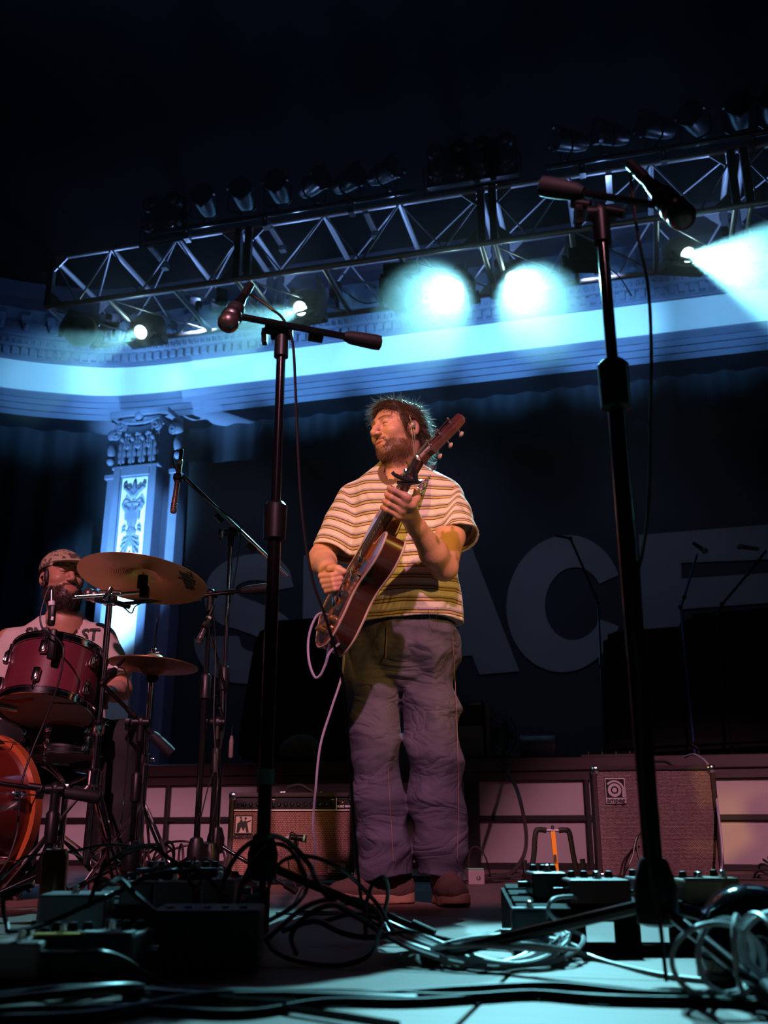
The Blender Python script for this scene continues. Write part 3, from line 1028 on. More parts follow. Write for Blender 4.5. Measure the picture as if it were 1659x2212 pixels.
MB().ball((AW * .40, .0, zp + .006), (.005, .004, .005), 8).build('pilot_lamp', mat('amber_jewel', (.5, .2, .04), .2), amp)
MB().lathe([(.008, 0), (.006, .008)], 10, Matrix.Translation((AW * .37, .002, zp + .006)) @ Matrix.Rotation(PI / 2, 4, 'X')).build('input_jack', CHROME, amp)
MB().box((AW * .352, .0015, zp), (.003, .003, pan_h)).build('panel_divider', WHITE, amp)
# badge with the figure logo
BADGE = mat('pale_badge', (.55, .42, .40), .5)
bx_, bz_ = -AW / 2 + .075, gz1 - .062
bd = MB().box((bx_, .003, bz_), (.085, .006, .085), bevel=.002).build('logo_badge', BADGE, amp, smooth=False)
mb = MB()
for s_ in (-1, 1):
    mb.box((bx_ + s_ * .041, -.001, bz_), (.004, .004, .085)); mb.box((bx_, -.001, bz_ + s_ * .041), (.085, .004, .004))
mb.prism([(bx_ - .034, bz_ - .036), (bx_ - .022, bz_ - .036), (bx_ - .012, bz_ - .01), (bx_, bz_ - .03), (bx_ + .008, bz_ - .01), (bx_ + .014, bz_ - .036), (bx_ + .026, bz_ - .036), (bx_ + .016, bz_ + .008), (bx_ + .034, bz_ + .016), (bx_ + .033, bz_ + .021), (bx_ + .012, bz_ + .014), (bx_ + .006, bz_ + .02), (bx_ - .004, bz_ + .012), (bx_ - .012, bz_ + .03), (bx_ - .02, bz_ + .012), (bx_ - .03, bz_ + .006)], -.002, .001, M_front)
mb.ball((bx_ + .008, 0, bz_ + .028), (.006, .003, .006), 8); mb.ball((bx_ - .016, 0, bz_ + .032), (.005, .003, .005), 8)
mb.build('logo_figures', LETTER, bd)
text('logo_lettering', 'MUSIC MAN', LETTER, bd, M_txt(bx_, .002, bz_ - .056), .020, bold=.0012)
b2 = MB().box((AW / 2 - .085, .004, gz0 + .03), (.085, .005, .042), bevel=.002).build('model_badge', BADGE, amp, smooth=False)
text('badge_lettering', '210', LETTER, b2, M_txt(AW / 2 - .085, .001, gz0 + .04), .020, bold=.001)
text('badge_lettering', 'sixty-five', LETTER, b2, M_txt(AW / 2 - .08, .001, gz0 + .019), .014, bold=.0006)
mb = MB()
for s_ in (-1, 1):
    mb.box((s_ * .09 + .02, .10, zb + AH + .004), (.05, .03, .008), bevel=.002)
mb.build('handle_bracket', CHROME, amp)
hp = crom([(-.07 + .02, .10, zb + AH + .006), (-.03 + .0, .10, zb + AH + .030), (.02, .10, zb + AH + .040), (.05, .10, zb + AH + .028), (.09, .10, zb + AH + .006)], 6)
MB().tube(hp, .008, 8).build('handle', RUBBER, amp)

CYY = 4.80
c0, c1 = at(1288, 1785, CYY), at(1551, 1785, CYY)
CW = c1.x - c0.x
cab = thing('speaker_cabinet', 'tall speaker cabinet with sparkling brown grille and square silver badge', 'speaker cabinet', ((c0.x + c1.x) / 2, CYY, 0), R_(-9))
CH = at(1410, 1654, CYY).z - .02
cab_common(cab, CW, CH, .33, .02)
MB().box((0, .012, .02 + CH / 2), (CW - .046, .02, CH - .05)).build('grille', GR2, cab, smooth=False)
lx, lz = -CW / 2 + .105, .02 + CH - .115
SILV = mat('silver_badge', (.62, .56, .55), .35, .5)
bd = MB().box((lx, -.002, lz), (.096, .010, .118), bevel=.003).build('logo_badge', SILV, cab, smooth=False)
bf = MB().box((lx, -.007, lz + .012), (.084, .004, .084)).build('badge_field', BLACK, bd, smooth=False)
def ring2(cx, cz, r0_, r1_, a0_, a1_, n=28):
    return [(cx + r1_ * math.cos(R_(a0_ + (a1_ - a0_) * i / n)), cz + r1_ * math.sin(R_(a0_ + (a1_ - a0_) * i / n))) for i in range(n + 1)] + \
           [(cx + r0_ * math.cos(R_(a1_ + (a0_ - a1_) * i / n)), cz + r0_ * math.sin(R_(a1_ + (a0_ - a1_) * i / n))) for i in range(n + 1)]
mb = MB()
cx, cz = lx - .004, lz + .004
mb.prism(ring2(cx, cz, .018, .031, 0, 359.9), -.012, -.007, M_front)
mb.prism([(cx + .011 * math.cos(i * PI / 12), cz + .011 * math.sin(i * PI / 12)) for i in range(24)], -.012, -.007, M_front)
arcp = ring2(cx, cz, .036, .045, 0, 140)
mb.prism(arcp, -.012, -.007, M_front)
mb.prism([(cx + .036, cz + .002), (cx + .045, cz + .002), (cx + .045, cz - .033), (cx + .034, cz - .033)], -.012, -.007, M_front)
mb.build('logo_letter', SILV, bd)
text('logo_lettering', 'ampeg', LETTER, bd, M_txt(lx, -.0085, lz - .043), .032, bold=.0009)
hp = [(-.02, .16, CH + .02), (.0, .16, CH + .045), (.08, .16, CH + .05), (.12, .16, CH + .02)]
MB().tube(crom(hp, 6), .007, 8).build('handle', RUBBER, cab)

# ------------------------------------------------------------------ guitar stand
GY = 5.25
def gp(px, py, dy=0): return at(px, py, GY + dy)
base = at(1200, 1898, GY); 
gs = thing('guitar_stand', 'folding guitar stand with yellow upright and black padded arms', 'guitar stand', (base.x, GY, 0))
def loc(o, p): return Vector(p) - o.location
pad = RUBBER
for nm, pts in (('left', [(1180, 1794), (1166, 1792), (1157, 1800), (1153, 1850), (1146, 1886)]), ('right', [(1207, 1794), (1221, 1793), (1230, 1800), (1239, 1850), (1247, 1884)])):
    MB().tube([loc(gs, p) for p in crom([gp(*q) for q in pts], 6)], .0135, 8).build('padded_arm', pad, gs)
for pts in ([(1146, 1886), (1138, 1896), (1134, 1875), (1133, 1858)], [(1247, 1884), (1254, 1896), (1260, 1880), (1258, 1855)]):
    MB().tube([loc(gs, p) for p in crom([gp(*q, -.06 * (i > 0)) for i, q in enumerate(pts)], 6)], .013, 8).build('lower_hook', pad, gs)
MB().tube([loc(gs, gp(1180, 1794)), loc(gs, gp(1207, 1794))], .007, 8).build('pivot_bar', STEEL, gs)
top_, bot_ = gp(1194, 1796), at(1203, 1880, GY + .02)
YEL = mat('yellow_metal', (.75, .30, .02), .4)
MB().bar(loc(gs, top_), Vector((.012, .02, .012)), .022, .014).build('upright', YEL, gs)
MB().bar(loc(gs, gp(1198, 1846)) + Vector((0, -.01, 0)), loc(gs, gp(1199, 1862)) + Vector((0, -.01, 0)), .014, .003).build('upright_decal', LETTER, gs)
for px in (1140, 1255):
    MB().tube([Vector((.012, 0, .03)), Vector((at(px, 1898, GY).x - base.x, -.05, .012))], .009, 8).build('leg', BLACKM, gs)
    MB().ball(Vector((at(px, 1898, GY).x - base.x, -.05, .014)), .014, 8).build('leg_foot', RUBBER, gs)
MB().tube([Vector((.012, 0, .03)), Vector((.012, .22, .012))], .009, 8).build('leg', BLACKM, gs)
MB().lathe([(.008, 0), (.006, .02)], 10, Matrix.Translation(loc(gs, gp(1194, 1792)))).build('pivot_knob', BLACK, gs)

# small grey box by the guitarist's heel
p = at(1029, 1903, 4.9)
bxo = thing('junction_box', 'small grey box with a green taped top beside the guitarist shoe', 'box', (p.x, 4.95, 0), R_(6))
MB().box((0, 0, .033), (.078, .06, .066), bevel=.004).build('body', mat('grey_box_paint', (.36, .30, .30), .5), bxo, smooth=False)
MB().box((0, 0, .070), (.076, .058, .008), bevel=.003).build('green_top', mat('green_tape', (.22, .55, .36), .5), bxo, smooth=False)
MB().lathe([(.011, 0), (.008, .004), (.002, .005)], 12, Matrix.Translation((.01, -.031, .03)) @ Matrix.Rotation(PI / 2, 4, 'X')).build('socket', STEEL, bxo)

# ------------------------------------------------------------------ gear on the riser
def riser_thing(name, label, cat, px, py, yl):
    p = onS(px, py, yl)
    return thing(name, label, cat, S(p.x, yl, ZR), -ANG), p
def rp(t_x, px, py, yl):
    p = onS(px, py, yl)
    return (p.x - t_x, p.z - ZR)
BLKC = mat('black_cloth', (.006, .006, .007), .9)
def draped(name, label, outline, yl, depth):
    t_, p0 = riser_thing(name, label, 'gear cover', outline[0][0], outline[0][1], yl)
    poly = [rp(p0.x, x, y, yl) for x, y in outline]
    poly = [(a, max(b_, .0)) for a, b_ in poly]
    mb = MB().prism(poly, 0, depth, M_front)
    me = mb.mesh(False)
    bm = bmesh.new(); bm.from_mesh(me)
    bmesh.ops.bevel(bm, geom=[e for e in bm.edges if e.calc_face_angle(0) > .6], offset=.04, segments=2, affect='EDGES')
    bm.to_mesh(me); bm.free()
    mk('cover_cloth', me, BLKC, t_)
    return t_
draped('covered_keyboard', 'black cloth covered gear on the riser behind the guitarist', [(508, 1640), (520, 1540), (545, 1390), (562, 1352), (600, 1338), (700, 1332), (782, 1328), (800, 1640)], -2.5, .6)
draped('covered_backline', 'tall black cloth covered gear on the riser behind the speaker cabinet', [(1302, 1630), (1302, 1372), (1330, 1362), (1478, 1350), (1484, 1326), (1640, 1312), (1850, 1300), (1850, 1600)], -2.2, .7)
# two-part equipment case
YC = -2.95
t, p0 = riser_thing('equipment_rack', 'pale fronted equipment rack with a dark box on top behind the guitarist knee', 'rack', 1025, 1632, YC)
def rbox(nm, x0_, y0_, x1_, y1_, d_, m, off=0, par=None):
    a = rp(p0.x, x0_, y0_, YC); c = rp(p0.x, x1_, y1_, YC)
    return MB().box(((a[0] + c[0]) / 2, d_ / 2 + off, (a[1] + c[1]) / 2), (abs(c[0] - a[0]), d_, abs(a[1] - c[1])), bevel=.008).build(nm, m, par or t, smooth=False)
rbox('lower_case', 985, 1567, 1046, 1634, .35, mat('mauve_case_front', (.20, .15, .16), .6))
tb_ = rbox('upper_box', 990, 1516, 1043, 1564, .3, BLACK)
rbox('box_label', 1012, 1519, 1040, 1524, .004, mat('dim_label', (.25, .22, .22), .6), -.003, tb_)
rbox('side_post', 1047, 1520, 1060, 1636, .3, mat('mauve_case_front', (.20, .15, .16), .6))
p1 = onS(1082, 1585, YC)
fan = thing('stage_fan', 'round dark caged fan on the riser next to the equipment rack', 'fan', S(p1.x, YC + .1, ZR), -ANG)
zf = p1.z - ZR
for rr in (.13, .10, .07, .04):
    MB().tube([(rr * math.cos(a * PI / 12) * .8, -.05 - .03 * (1 - rr / .13), zf + rr * math.sin(a * PI / 12) * 1.2) for a in range(24)], .003, 5, closed=True).build('cage_ring', BLACKM, fan)
MB().lathe([(.05, -.04), (.05, .06)], 16, Matrix.Translation((0, 0, zf)) @ Matrix.Rotation(PI / 2, 4, 'X')).build('motor', BLACK, fan)
for k in range(5):
    a = 2 * PI * k / 5
    MB().box((math.cos(a) * .06, -.02, zf + math.sin(a) * .08), (.06, .006, .05), Matrix.Rotation(a, 3, 'Y')).build('blade', BLACK, fan)
MB().box((0, 0, .02), (.2, .14, .04), bevel=.01).build('base', BLACK, fan); MB().bar((0, .03, .02), (0, .03, zf), .03, .03).build('neck', BLACK, fan)
p2_ = onS(1160, 1605, YC)
rd = (onS(1160, 1577, YC).z - onS(1160, 1632, YC).z) / 2
dr = thing('small_drum', 'small dark drum lying on its side on the riser beside the fan', 'drum', S(p2_.x, YC + .05, ZR), -ANG)
MB().lathe([(rd * .2, -.135), (rd, -.13), (rd * 1.04, -.12), (rd * 1.04, -.10), (rd, -.10), (rd, .11), (rd * 1.04, .11), (rd * 1.04, .13), (rd * .2, .135)], 28, Matrix.Translation((0, .05, rd * 1.04)) @ Matrix.Rotation(PI / 2, 4, 'Y')).build('shell', mat('dark_drum_shell', (.05, .05, .07), .4), dr)
MB().box((0, .05, .006), (.2, .05, .012)).build('cradle', BLACK, dr)
# lumpy bag, rail of knobs, little lamp
pb_ = onS(650, 1620, -3.0)
F_ = Field((-.22, -.15, -.02), (.22, .15, .3), .012)
hb = onS(650, 1580, -3.0).z - ZR
F_.ell((0, 0, hb * .42), (.15, .10, hb * .48), .03); F_.ell((.10, 0, hb * .3), (.08, .08, hb * .36), .03); F_.ell((-.10, .0, hb * .28), (.07, .08, hb * .34), .03)
wv = Waves(3, 8, 20, 60)
sl, X_, Y_, Z_ = F_.grid(); F_.f += (.006 * wv(X_, Y_, Z_)).astype(np.float32); F_.f = np.maximum(F_.f, -(Z_ - .0) + 0 * X_)
v, q = F_.nets()
bag = mk('gear_bag', np_mesh(v, q), mat('brown_camo_cloth', (.10, .06, .04), .85, 0, .7, 14)); bag.location = S(pb_.x, -3.0, ZR); bag.rotation_euler = (0, 0, -ANG)
tag(bag, 'lumpy brown bag on the riser behind the combo amplifier', 'bag')
pr = onS(1330, 1630, -3.05)
kr = thing('control_strip', 'low dark control strip with small brass knobs on the riser edge', 'mixer', S(pr.x, -3.05, ZR), -ANG)
wl = rx(1405) - rx(1250)
MB().box((0, .06, .012), (wl, .14, .024), bevel=.004).build('body', RAIL, kr, smooth=False)
for k in range(5):
    MB().lathe([(.006, .024), (.006, .04), (.003, .046)], 8, Matrix.Translation(((k - 2) * wl * .2, .04, 0))).build('knob', mat('brass', (.5, .3, .1), .3, 1.0), kr)
pr = onS(1508, 1612, -3.0)
lm = thing('clip_lamp', 'tiny dark clip lamp standing on the riser above the speaker cabinet', 'lamp', S(pr.x, -3.0, ZR), -ANG)
MB().lathe([(.03, 0), (.03, .008), (.008, .012), (.006, .05)], 14).build('base', BLACK, lm)
MB().lathe([(.012, -.03), (.02, .01), (.026, .03), (.02, .028)], 14, Matrix.Translation((-.015, 0, .065)) @ Matrix.Rotation(R_(-50), 4, 'Y')).build('shade', BLACKM, lm)

# ------------------------------------------------------------------ people: shared builders
def skin_mat(name, base, beardc):
    m = mat(name, base, .42, 0, .10, 25, bump=.15, bscale=220, spec=.45)
    nt, ns, lk, b = nodes_of(m)
    src = [l for l in lk if l.to_socket == b.inputs['Base Color']][0].from_socket
    cur = src
    for an, col, f in (('lip', (base[0] * .80, base[1] * .58, base[2] * .58), .7), ('beard', beardc, .85), ('dark', (beardc[0] * .6, beardc[1] * .6, beardc[2] * .6), .95)):
        a = ns.new('ShaderNodeAttribute'); a.attribute_name = an
        mul = ns.new('ShaderNodeMath'); mul.operation = 'MULTIPLY'; mul.inputs[1].default_value = f
        lk.new(a.outputs['Fac'], mul.inputs[0])
        mx = ns.new('ShaderNodeMix'); mx.data_type = 'RGBA'
        lk.new(mul.outputs[0], mx.inputs[0]); lk.new(cur, mx.inputs[6]); mx.inputs[7].default_value = (*col, 1)
        cur = mx.outputs[2]
    lk.new(cur, b.inputs['Base Color'])
    b.inputs['Subsurface Weight'].default_value = .08
    b.inputs['Subsurface Scale'].default_value = .01
    return m
def join(parts):
    V, Q, A = [], [], {}
    n = 0
    keys = set(k for p in parts for k in p[2])
    for v, q, at_ in parts:
        V.append(v); Q.append(q + n)
        for k in keys:
            A.setdefault(k, []).append(at_.get(k, np.zeros(len(v))))
        n += len(v)
    return np.concatenate(V), np.concatenate(Q), {k: np.concatenate(x) for k, x in A.items()}
def sstep(a, b, x):
    t = np.clip((x - a) / (b - a), 0, 1)
    return t * t * (3 - 2 * t)
def head_field(neck_end, beard_bulk=.0, eye_open=.35):
    """head in its own axes: x = his right, y = forward, z = up, origin between the ears"""
    F = Field((-.125, -.15, -.26), (.125, .16, .16), .0025)
    F.ell((0, -.016, .036), (.077, .098, .086), .02)
    F.ell((0, .022, .020), (.070, .076, .078), .03)          # forehead
    F.ell((0, .022, -.050), (.062, .066, .068), .03)         # jaw
    F.ell((0, .070, -.098), (.031, .026, .022), .025)        # chin
    for s in (-1, 1):
        F.ell((s * .042, .062, -.018), (.026, .028, .024), .025)   # cheek
        F.ell((s * .052, .010, -.075), (.016, .040, .025), .03)    # jaw corner
    F.ell((0, .084, .034), (.052, .016, .012), .018)         # brow
    for s in (-1, 1):
        F.ell((s * .031, .100, .012), (.020, .017, .013), .012, 'sub')
    F.chain([(0, .094, .024), (0, .106, .000), (0, .121, -.022)], [.0085, .0095, .0125], .012)
    F.ell((0, .112, -.030), (.014, .014, .008), .006)
    for s in (-1, 1):
        F.ell((s * .0135, .106, -.027), (.0085, .011, .008), .006)
        F.ell((s * .006, .114, -.036), (.0035, .006, .004), .003, 'sub')
    F.ell((0, .084, -.058), (.030, .018, .024), .016)        # muzzle
    F.ell((0, .0955, -.056), (.024, .009, .006), .006)
    F.ell((0, .0935, -.0695), (.020, .009, .0065), .006)
    F.cap((-.025, .100, -.0630), (.025, .100, -.0630), .0024, .0024, .003, 'sub')
    for s in (-1, 1):                                         # eyes and lids
        F.ell((s * .032, .079, .012), (.0150, .0150, .0145), .003)
        F.ell((s * .032, .0815, .012 + .006), (.0165, .0155, .0115), .003)
        F.ell((s * .032, .081, .012 - .009), (.0160, .0145, .0065), .004)
        M = np.array(Matrix.Rotation(R_(12), 3, 'X') @ Matrix.Rotation(R_(s * 18), 3, 'Z'))
        F.ell((s * .081, -.008, -.004), (.008, .023, .034), .006, 'add', M)
        F.ell((s * .088, -.004, -.002), (.006, .013, .022), .005, 'sub', M)
        F.ell((s * .083, .010, -.006), (.005, .006, .010), .004, 'add')
        F.ell((s * .080, .002, -.032), (.006, .010, .010), .005)
    F.chain([(0, -.028, -.05), tuple(neck_end)], [.058, .062], .03)
    F.chain([(0, .02, -.09), (neck_end[0], neck_end[1] + .035, neck_end[2])], [.035, .040], .03)
    if beard_bulk:
        F.ell((0, .058, -.098), (.050, .046, .034), .02)
        sl, x, y, z = F.grid()
        F.f -= (beard_bulk * sstep(-.035, -.075, z) * sstep(-.02, .03, y)).astype(np.float32) * np.ones_like(F.f)
    v, q = F.nets()
    x, y, z = v.T
    beard = sstep(-.040, -.062, z) * sstep(-.005, .022, y) * sstep(-.165, -.125, z)
    side = sstep(-.02, .012, y) * sstep(.035, .010, y) * sstep(.0, -.03, z) * sstep(.05, .062, np.abs(x)) * sstep(-.16, -.13, z)
    must = sstep(.004, .0, np.abs(z + .046) - .004) * sstep(.036, .026, np.abs(x)) * sstep(.078, .088, y)
    beard = np.maximum(np.maximum(beard, side), must * .8)
    mouth = np.sqrt((x / .027) ** 2 + ((z + .0635) / .014) ** 2)
    lip = sstep(1.1, .8, mouth) * sstep(.082, .092, y)
    beard = beard * (1 - sstep(1.25, .95, mouth) * sstep(.078, .088, y))
    beard *= 1 - .45 * sstep(.012, .0, np.abs(z + .082) - .004) * sstep(.02, .01, np.abs(x))
    slit = 0 * x
    for s in (-1, 1):
        e = np.abs(z - (.0105 - 18 * (x - s * .032) ** 2)) 
        slit = np.maximum(slit, sstep(.0030, .0010, e) * sstep(.0165, .013, np.abs(x - s * .032)) * sstep(.085, .09, y))
        bz = .036 - 7 * (x - s * .034) ** 2
        slit = np.maximum(slit, .85 * sstep(.0055, .0025, np.abs(z - bz)) * sstep(.025, .019, np.abs(x - s * .033)) * sstep(.07, .08, y))
    return v, q, {'beard': beard, 'lip': lip, 'dark': slit}
def strands(P, D, L, w0, seed=0, droop=.3, wob=.25, segs=3):
    """flat tapering hairs: roots P, directions D, lengths L"""
    r = np.random.RandomState(seed)
    n = len(P)
    side = np.cross(D, r.normal(size=(n, 3))); side /= np.linalg.norm(side, axis=1)[:, None] + 1e-9
    bend = r.normal(size=(n, 3)) * wob
    V = []
    p = P.copy(); d = D.copy()
    for k in range(segs + 1):
        w = w0 * (1 - k / segs) + .00012
        V.append(p - side * w); V.append(p + side * w)
        d = d + bend / segs + np.array([0, 0, -droop / segs])
        d /= np.linalg.norm(d, axis=1)[:, None]
        p = p + d * (L / segs)[:, None]
    V = np.stack(V, 1).reshape(-1, 3)
    b = np.arange(n)[:, None] * (2 * (segs + 1))
    Q = np.concatenate([np.concatenate([b + 2 * k, b + 2 * k + 1, b + 2 * k + 3, b + 2 * k + 2], 1) for k in range(segs)])
    return V, Q
def vnormals(v, q):
    n = np.zeros_like(v)
    a = np.cross(v[q[:, 2]] - v[q[:, 0]], v[q[:, 3]] - v[q[:, 1]])
    for k in range(4): np.add.at(n, q[:, k], a)
    return n / (np.linalg.norm(n, axis=1)[:, None] + 1e-12)
def xf(M, v):
    A = np.array(M)
    return v @ A[:3, :3].T + A[:3, 3]
def set_attrs(me, A):
    for k, x in A.items(): attr(me, k, x)

def slices_fn(sl, yaw, expo=2.4):
    """sl rows: z, cx, cy, half width, half depth -> distance-like function"""
    sl = np.array(sorted(sl), float)
    c, s = math.cos(yaw), math.sin(yaw)
    def fn(x, y, z):
        I = [np.interp(z.ravel(), sl[:, 0], sl[:, k]).reshape(z.shape).astype(np.float32) for k in range(1, 5)]
        X = (x - I[0]) * c + (y - I[1]) * s
        Y = -(x - I[0]) * s + (y - I[1]) * c
        r = (np.abs(X / I[2]) ** expo + np.abs(Y / I[3]) ** expo) ** (1 / expo)
        d = (r - 1) * np.minimum(I[2], I[3]) * .95
        return np.maximum(d, np.maximum(z - sl[-1, 0], sl[0, 0] - z))
    return fn

# ------------------------------------------------------------------ the guitar's place in space
g_a = (RT * .486 + UP * .838 - FW * -.25 * -1).normalized()
g_n = (RT * -.80 + UP * .51 - FW * .24)
g_n = (g_n - g_a * g_n.dot(g_a)).normalized()
g_w = g_a.cross(g_n).normalized()
G_Y = 3.17
G0 = at(745, 1272, G_Y)
G_M = Matrix.Translation(G0) @ Matrix((g_a, g_w, g_n)).transposed().to_4x4()     # local x = along neck, y = treble side, z = out of the top
def G(s, w, n): return G_M @ Vector((s, w, n))

# ------------------------------------------------------------------ guitarist
SKIN = skin_mat('guitarist_skin', (.62, .33, .22), (.115, .050, .026))
MX, MY = at(868, 1400, 3.52).x, 3.52
man = thing('person', 'standing guitarist in a striped tee and loose washed jeans', 'person', (MX, MY, 0))
ML = Matrix.Translation(-man.location)
def MLv(v): return v - np.array(man.location)
hc = at(861, 938, 3.49)
yaw = R_(52)
hf = Vector((-math.sin(yaw), -math.cos(yaw), -.02)).normalized()
hl = Vector((math.cos(yaw), -math.sin(yaw), 0)).normalized()
hl = (Matrix.Rotation(R_(4), 3, hf) @ hl)
hu = hf.cross(hl).normalized()
H_M = Matrix.Translation(hc) @ Matrix((-hl, hf, hu)).transposed().to_4x4() @ Matrix.Scale(1.02, 4)
neck_w = at(866, 1052, 3.52)
neck_l = H_M.inverted() @ neck_w
hv, hq, ha = head_field(neck_l)
parts = [(xf(H_M, hv), hq, ha)]
V3 = lambda p: np.array(tuple(p))
# fretting arm
sh_l, el_l, wr_l = at(978, 1085, 3.47), at(960, 1226, 3.30), at(890, 1124, 3.09)
lo = np.minimum.reduce([V3(sh_l), V3(el_l), V3(wr_l), V3(G(.34, 0, .05))]) - .09
hi = np.maximum.reduce([V3(sh_l), V3(el_l), V3(wr_l), V3(G(.40, .06, .05))]) + .09
F = Field(lo, hi, .0032)
F.chain([sh_l + Vector((-.02, .01, -.02)), at(972, 1160, 3.38), el_l], [.046, .052, .046], .02)
mid = el_l.lerp(wr_l, .35)
F.chain([el_l, mid + Vector((.0, .0, -.004)), wr_l.lerp(el_l, .12), wr_l], [.043, .047, .030, .028], .02)
fs_ = (.385, .362, .339, .318)
mcp = []
for i, s in enumerate(fs_):
    m_ = G(s + .004, .060 - .002 * i, -.010 - .004 * i)
    mcp.append(m_)
    r = (.0105, .0108, .0102, .0090)[i]
    ch = [m_, G(s + .004, .056, .034 - .003 * i), G(s, .036, .047 - .004 * i), G(s - .003, .013, .026)]
    F.chain(ch, [r * 1.08, r, r * .93, r * .82], .004)
    F.chain([wr_l, m_], [.023, r * 1.25], .016)
F.ell(wr_l.lerp(mcp[1], .6), (.03, .022, .03), .02)
th = [wr_l.lerp(mcp[0], .25) + g_n * -.012, G(.372, .052, -.038), G(.392, .028, -.048), G(.412, .006, -.040)]
F.chain(th, [.021, .015, .012, .0105], .010)
v, q = F.nets(); parts.append((v, q, {}))
# picking arm
sh_r, el_r, wr_r = at(752, 1090, 3.58), at(694, 1206, 3.52), at(708, 1229, 3.27)
F = Field(np.minimum.reduce([V3(sh_r), V3(el_r), V3(wr_r), V3(at(690, 1290, 3.1))]) - .08, np.maximum.reduce([V3(sh_r), V3(el_r), V3(wr_r), V3(at(750, 1230, 3.3))]) + .08, .0032)
F.chain([sh_r + Vector((.015, 0, -.02)), sh_r.lerp(el_r, .5), el_r], [.046, .050, .046], .02)
F.chain([el_r, el_r.lerp(wr_r, .35), wr_r.lerp(el_r, .1), wr_r], [.043, .046, .031, .028], .02)
ys = (1240, 1252, 1263, 1273)
for i, yy in enumerate(ys):
    r = (.0112, .0115, .0108, .0095)[i]
    m_ = at(704 + i * 2, yy + 1, 3.225)
    pip = at(694 + i * 4, yy + 4, 3.185)
    dip = at(718 + i * 2, yy + 3 - i, 3.150)
    tip = at(739 - i * 2, yy - 2, 3.158)
    F.chain([m_, pip, dip, tip], [r * 1.1, r, r * .93, r * .82], .0035)
    F.chain([wr_r, m_], [.025, r * 1.3], .016)
F.chain([wr_r.lerp(at(704, 1241, 3.22), .4), at(716, 1228, 3.185), at(730, 1229, 3.155), at(744, 1235, 3.15)], [.022, .016, .0125, .0105], .008)
v, q = F.nets(); parts.append((v, q, {}))
# torso and legs under the clothes
F = Field((MX - .3, MY - .3, .03), (MX + .3, MY + .3, 1.62), .012)
F.chain([at(868, 1075, 3.53), at(868, 1340, 3.54)], [.08, .11], .03)
F.chain([sh_l + Vector((-.03, .01, -.03)), at(868, 1075, 3.53), sh_r + Vector((.03, 0, -.03))], [.035, .05, .035], .03)
LEGS = (([(806, 1400, 3.55), (804, 1500, 3.54), (808, 1640, 3.52), (823, 1760, 3.55), (834, 1888, 3.57)]), ([(930, 1400, 3.53), (931, 1500, 3.53), (937, 1640, 3.50), (943, 1760, 3.53), (958, 1884, 3.56)]))
for L in LEGS:
    F.chain([at(*p) for p in L], [.065, .058, .05, .045, .04], .02)
v, q = F.nets(); parts.append((v, q, {}))
v, q, A = join(parts)
me = np_mesh(MLv(v), q); set_attrs(me, A)
body = mk('body', me, SKIN, man)

# hair: a soft cap plus loose strands
HAIR = mat('guitarist_hair', (.105, .055, .032), .42, 0, .4, 60, spec=.6)
F = Field((-.13, -.17, -.16), (.13, .15, .18), .004)
F.ell((0, -.020, .045), (.088, .106, .092), .02)
F.ell((.0, .045, .092), (.066, .045, .028), .03)
F.ell((0, -.085, -.03), (.066, .040, .075), .03)
F.ell((0, -.075, -.095), (.050, .032, .04), .03)
for s in (-1, 1):
    F.ell((s * .072, .018, .012), (.014, .022, .036), .015)
wv = Waves(5, 12, 60, 160)
sl, X_, Y_, Z_ = F.grid(); F.f += (.0035 * wv(X_, Y_, Z_)).astype(np.float32)
F.ell((0, .10, -.016), (.073, .078, .107), .012, 'sub')
for s in (-1, 1):
    F.ell((s * .095, -.006, -.008), (.04, .028, .036), .008, 'sub')
F.ell((0, -.035, -.10), (.055, .05, .06), .01, 'sub')
v, q = F.nets()
nv = vnormals(v, q)
rng = np.random.RandomState(2)
pick = rng.choice(len(v), 5200)
P, Nn = v[pick], nv[pick]
flow = np.stack([.25 * np.sign(P[:, 0]) * (np.abs(P[:, 0]) / .09), np.where(P[:, 2] > .09, .55, -.35), -.55 * np.ones(len(P))], 1)
D = Nn * rng.uniform(.25, .75, (len(P), 1)) + flow * rng.uniform(.5, 1.0, (len(P), 1)) + rng.normal(size=P.shape) * .22
D /= np.linalg.norm(D, axis=1)[:, None]
Ls = rng.uniform(.018, .046, len(P))
sv, sq = strands(P, D, Ls, .0007, 4, .35, .5)
fr = np.nonzero((v[:, 1] > .055) & (v[:, 2] > .055))[0]
pf = rng.choice(fr, 420)
Df = nv[pf] * .5 + np.array([.35, .55, -.25]) + rng.normal(size=(len(pf), 3)) * .4
Df /= np.linalg.norm(Df, axis=1)[:, None]
s3, q3 = strands(v[pf], Df, rng.uniform(.015, .05, len(pf)), .0009, 6, .9, .5)
hv2, hq2, _ = join([(v, q, {}), (sv, sq, {}), (s3, q3, {})])
mk('hair', np_mesh(MLv(xf(H_M, hv2)), hq2), HAIR, man)
def translucent(m, f):
    nt, ns, lk, b = nodes_of(m)
    o = [n for n in ns if n.type == 'OUTPUT_MATERIAL'][0]
    tr_ = ns.new('ShaderNodeBsdfTranslucent'); src = [l for l in lk if l.to_socket == b.inputs['Base Color']][0].from_socket
    br = ns.new('ShaderNodeBrightContrast'); br.inputs['Bright'].default_value = .18
    lk.new(src, br.inputs[0]); lk.new(br.outputs[0], tr_.inputs[0])
    mx = ns.new('ShaderNodeMixShader'); mx.inputs[0].default_value = f
    lk.new(b.outputs[0], mx.inputs[1]); lk.new(tr_.outputs[0], mx.inputs[2]); lk.new(mx.outputs[0], o.inputs['Surface'])
translucent(HAIR, .45)
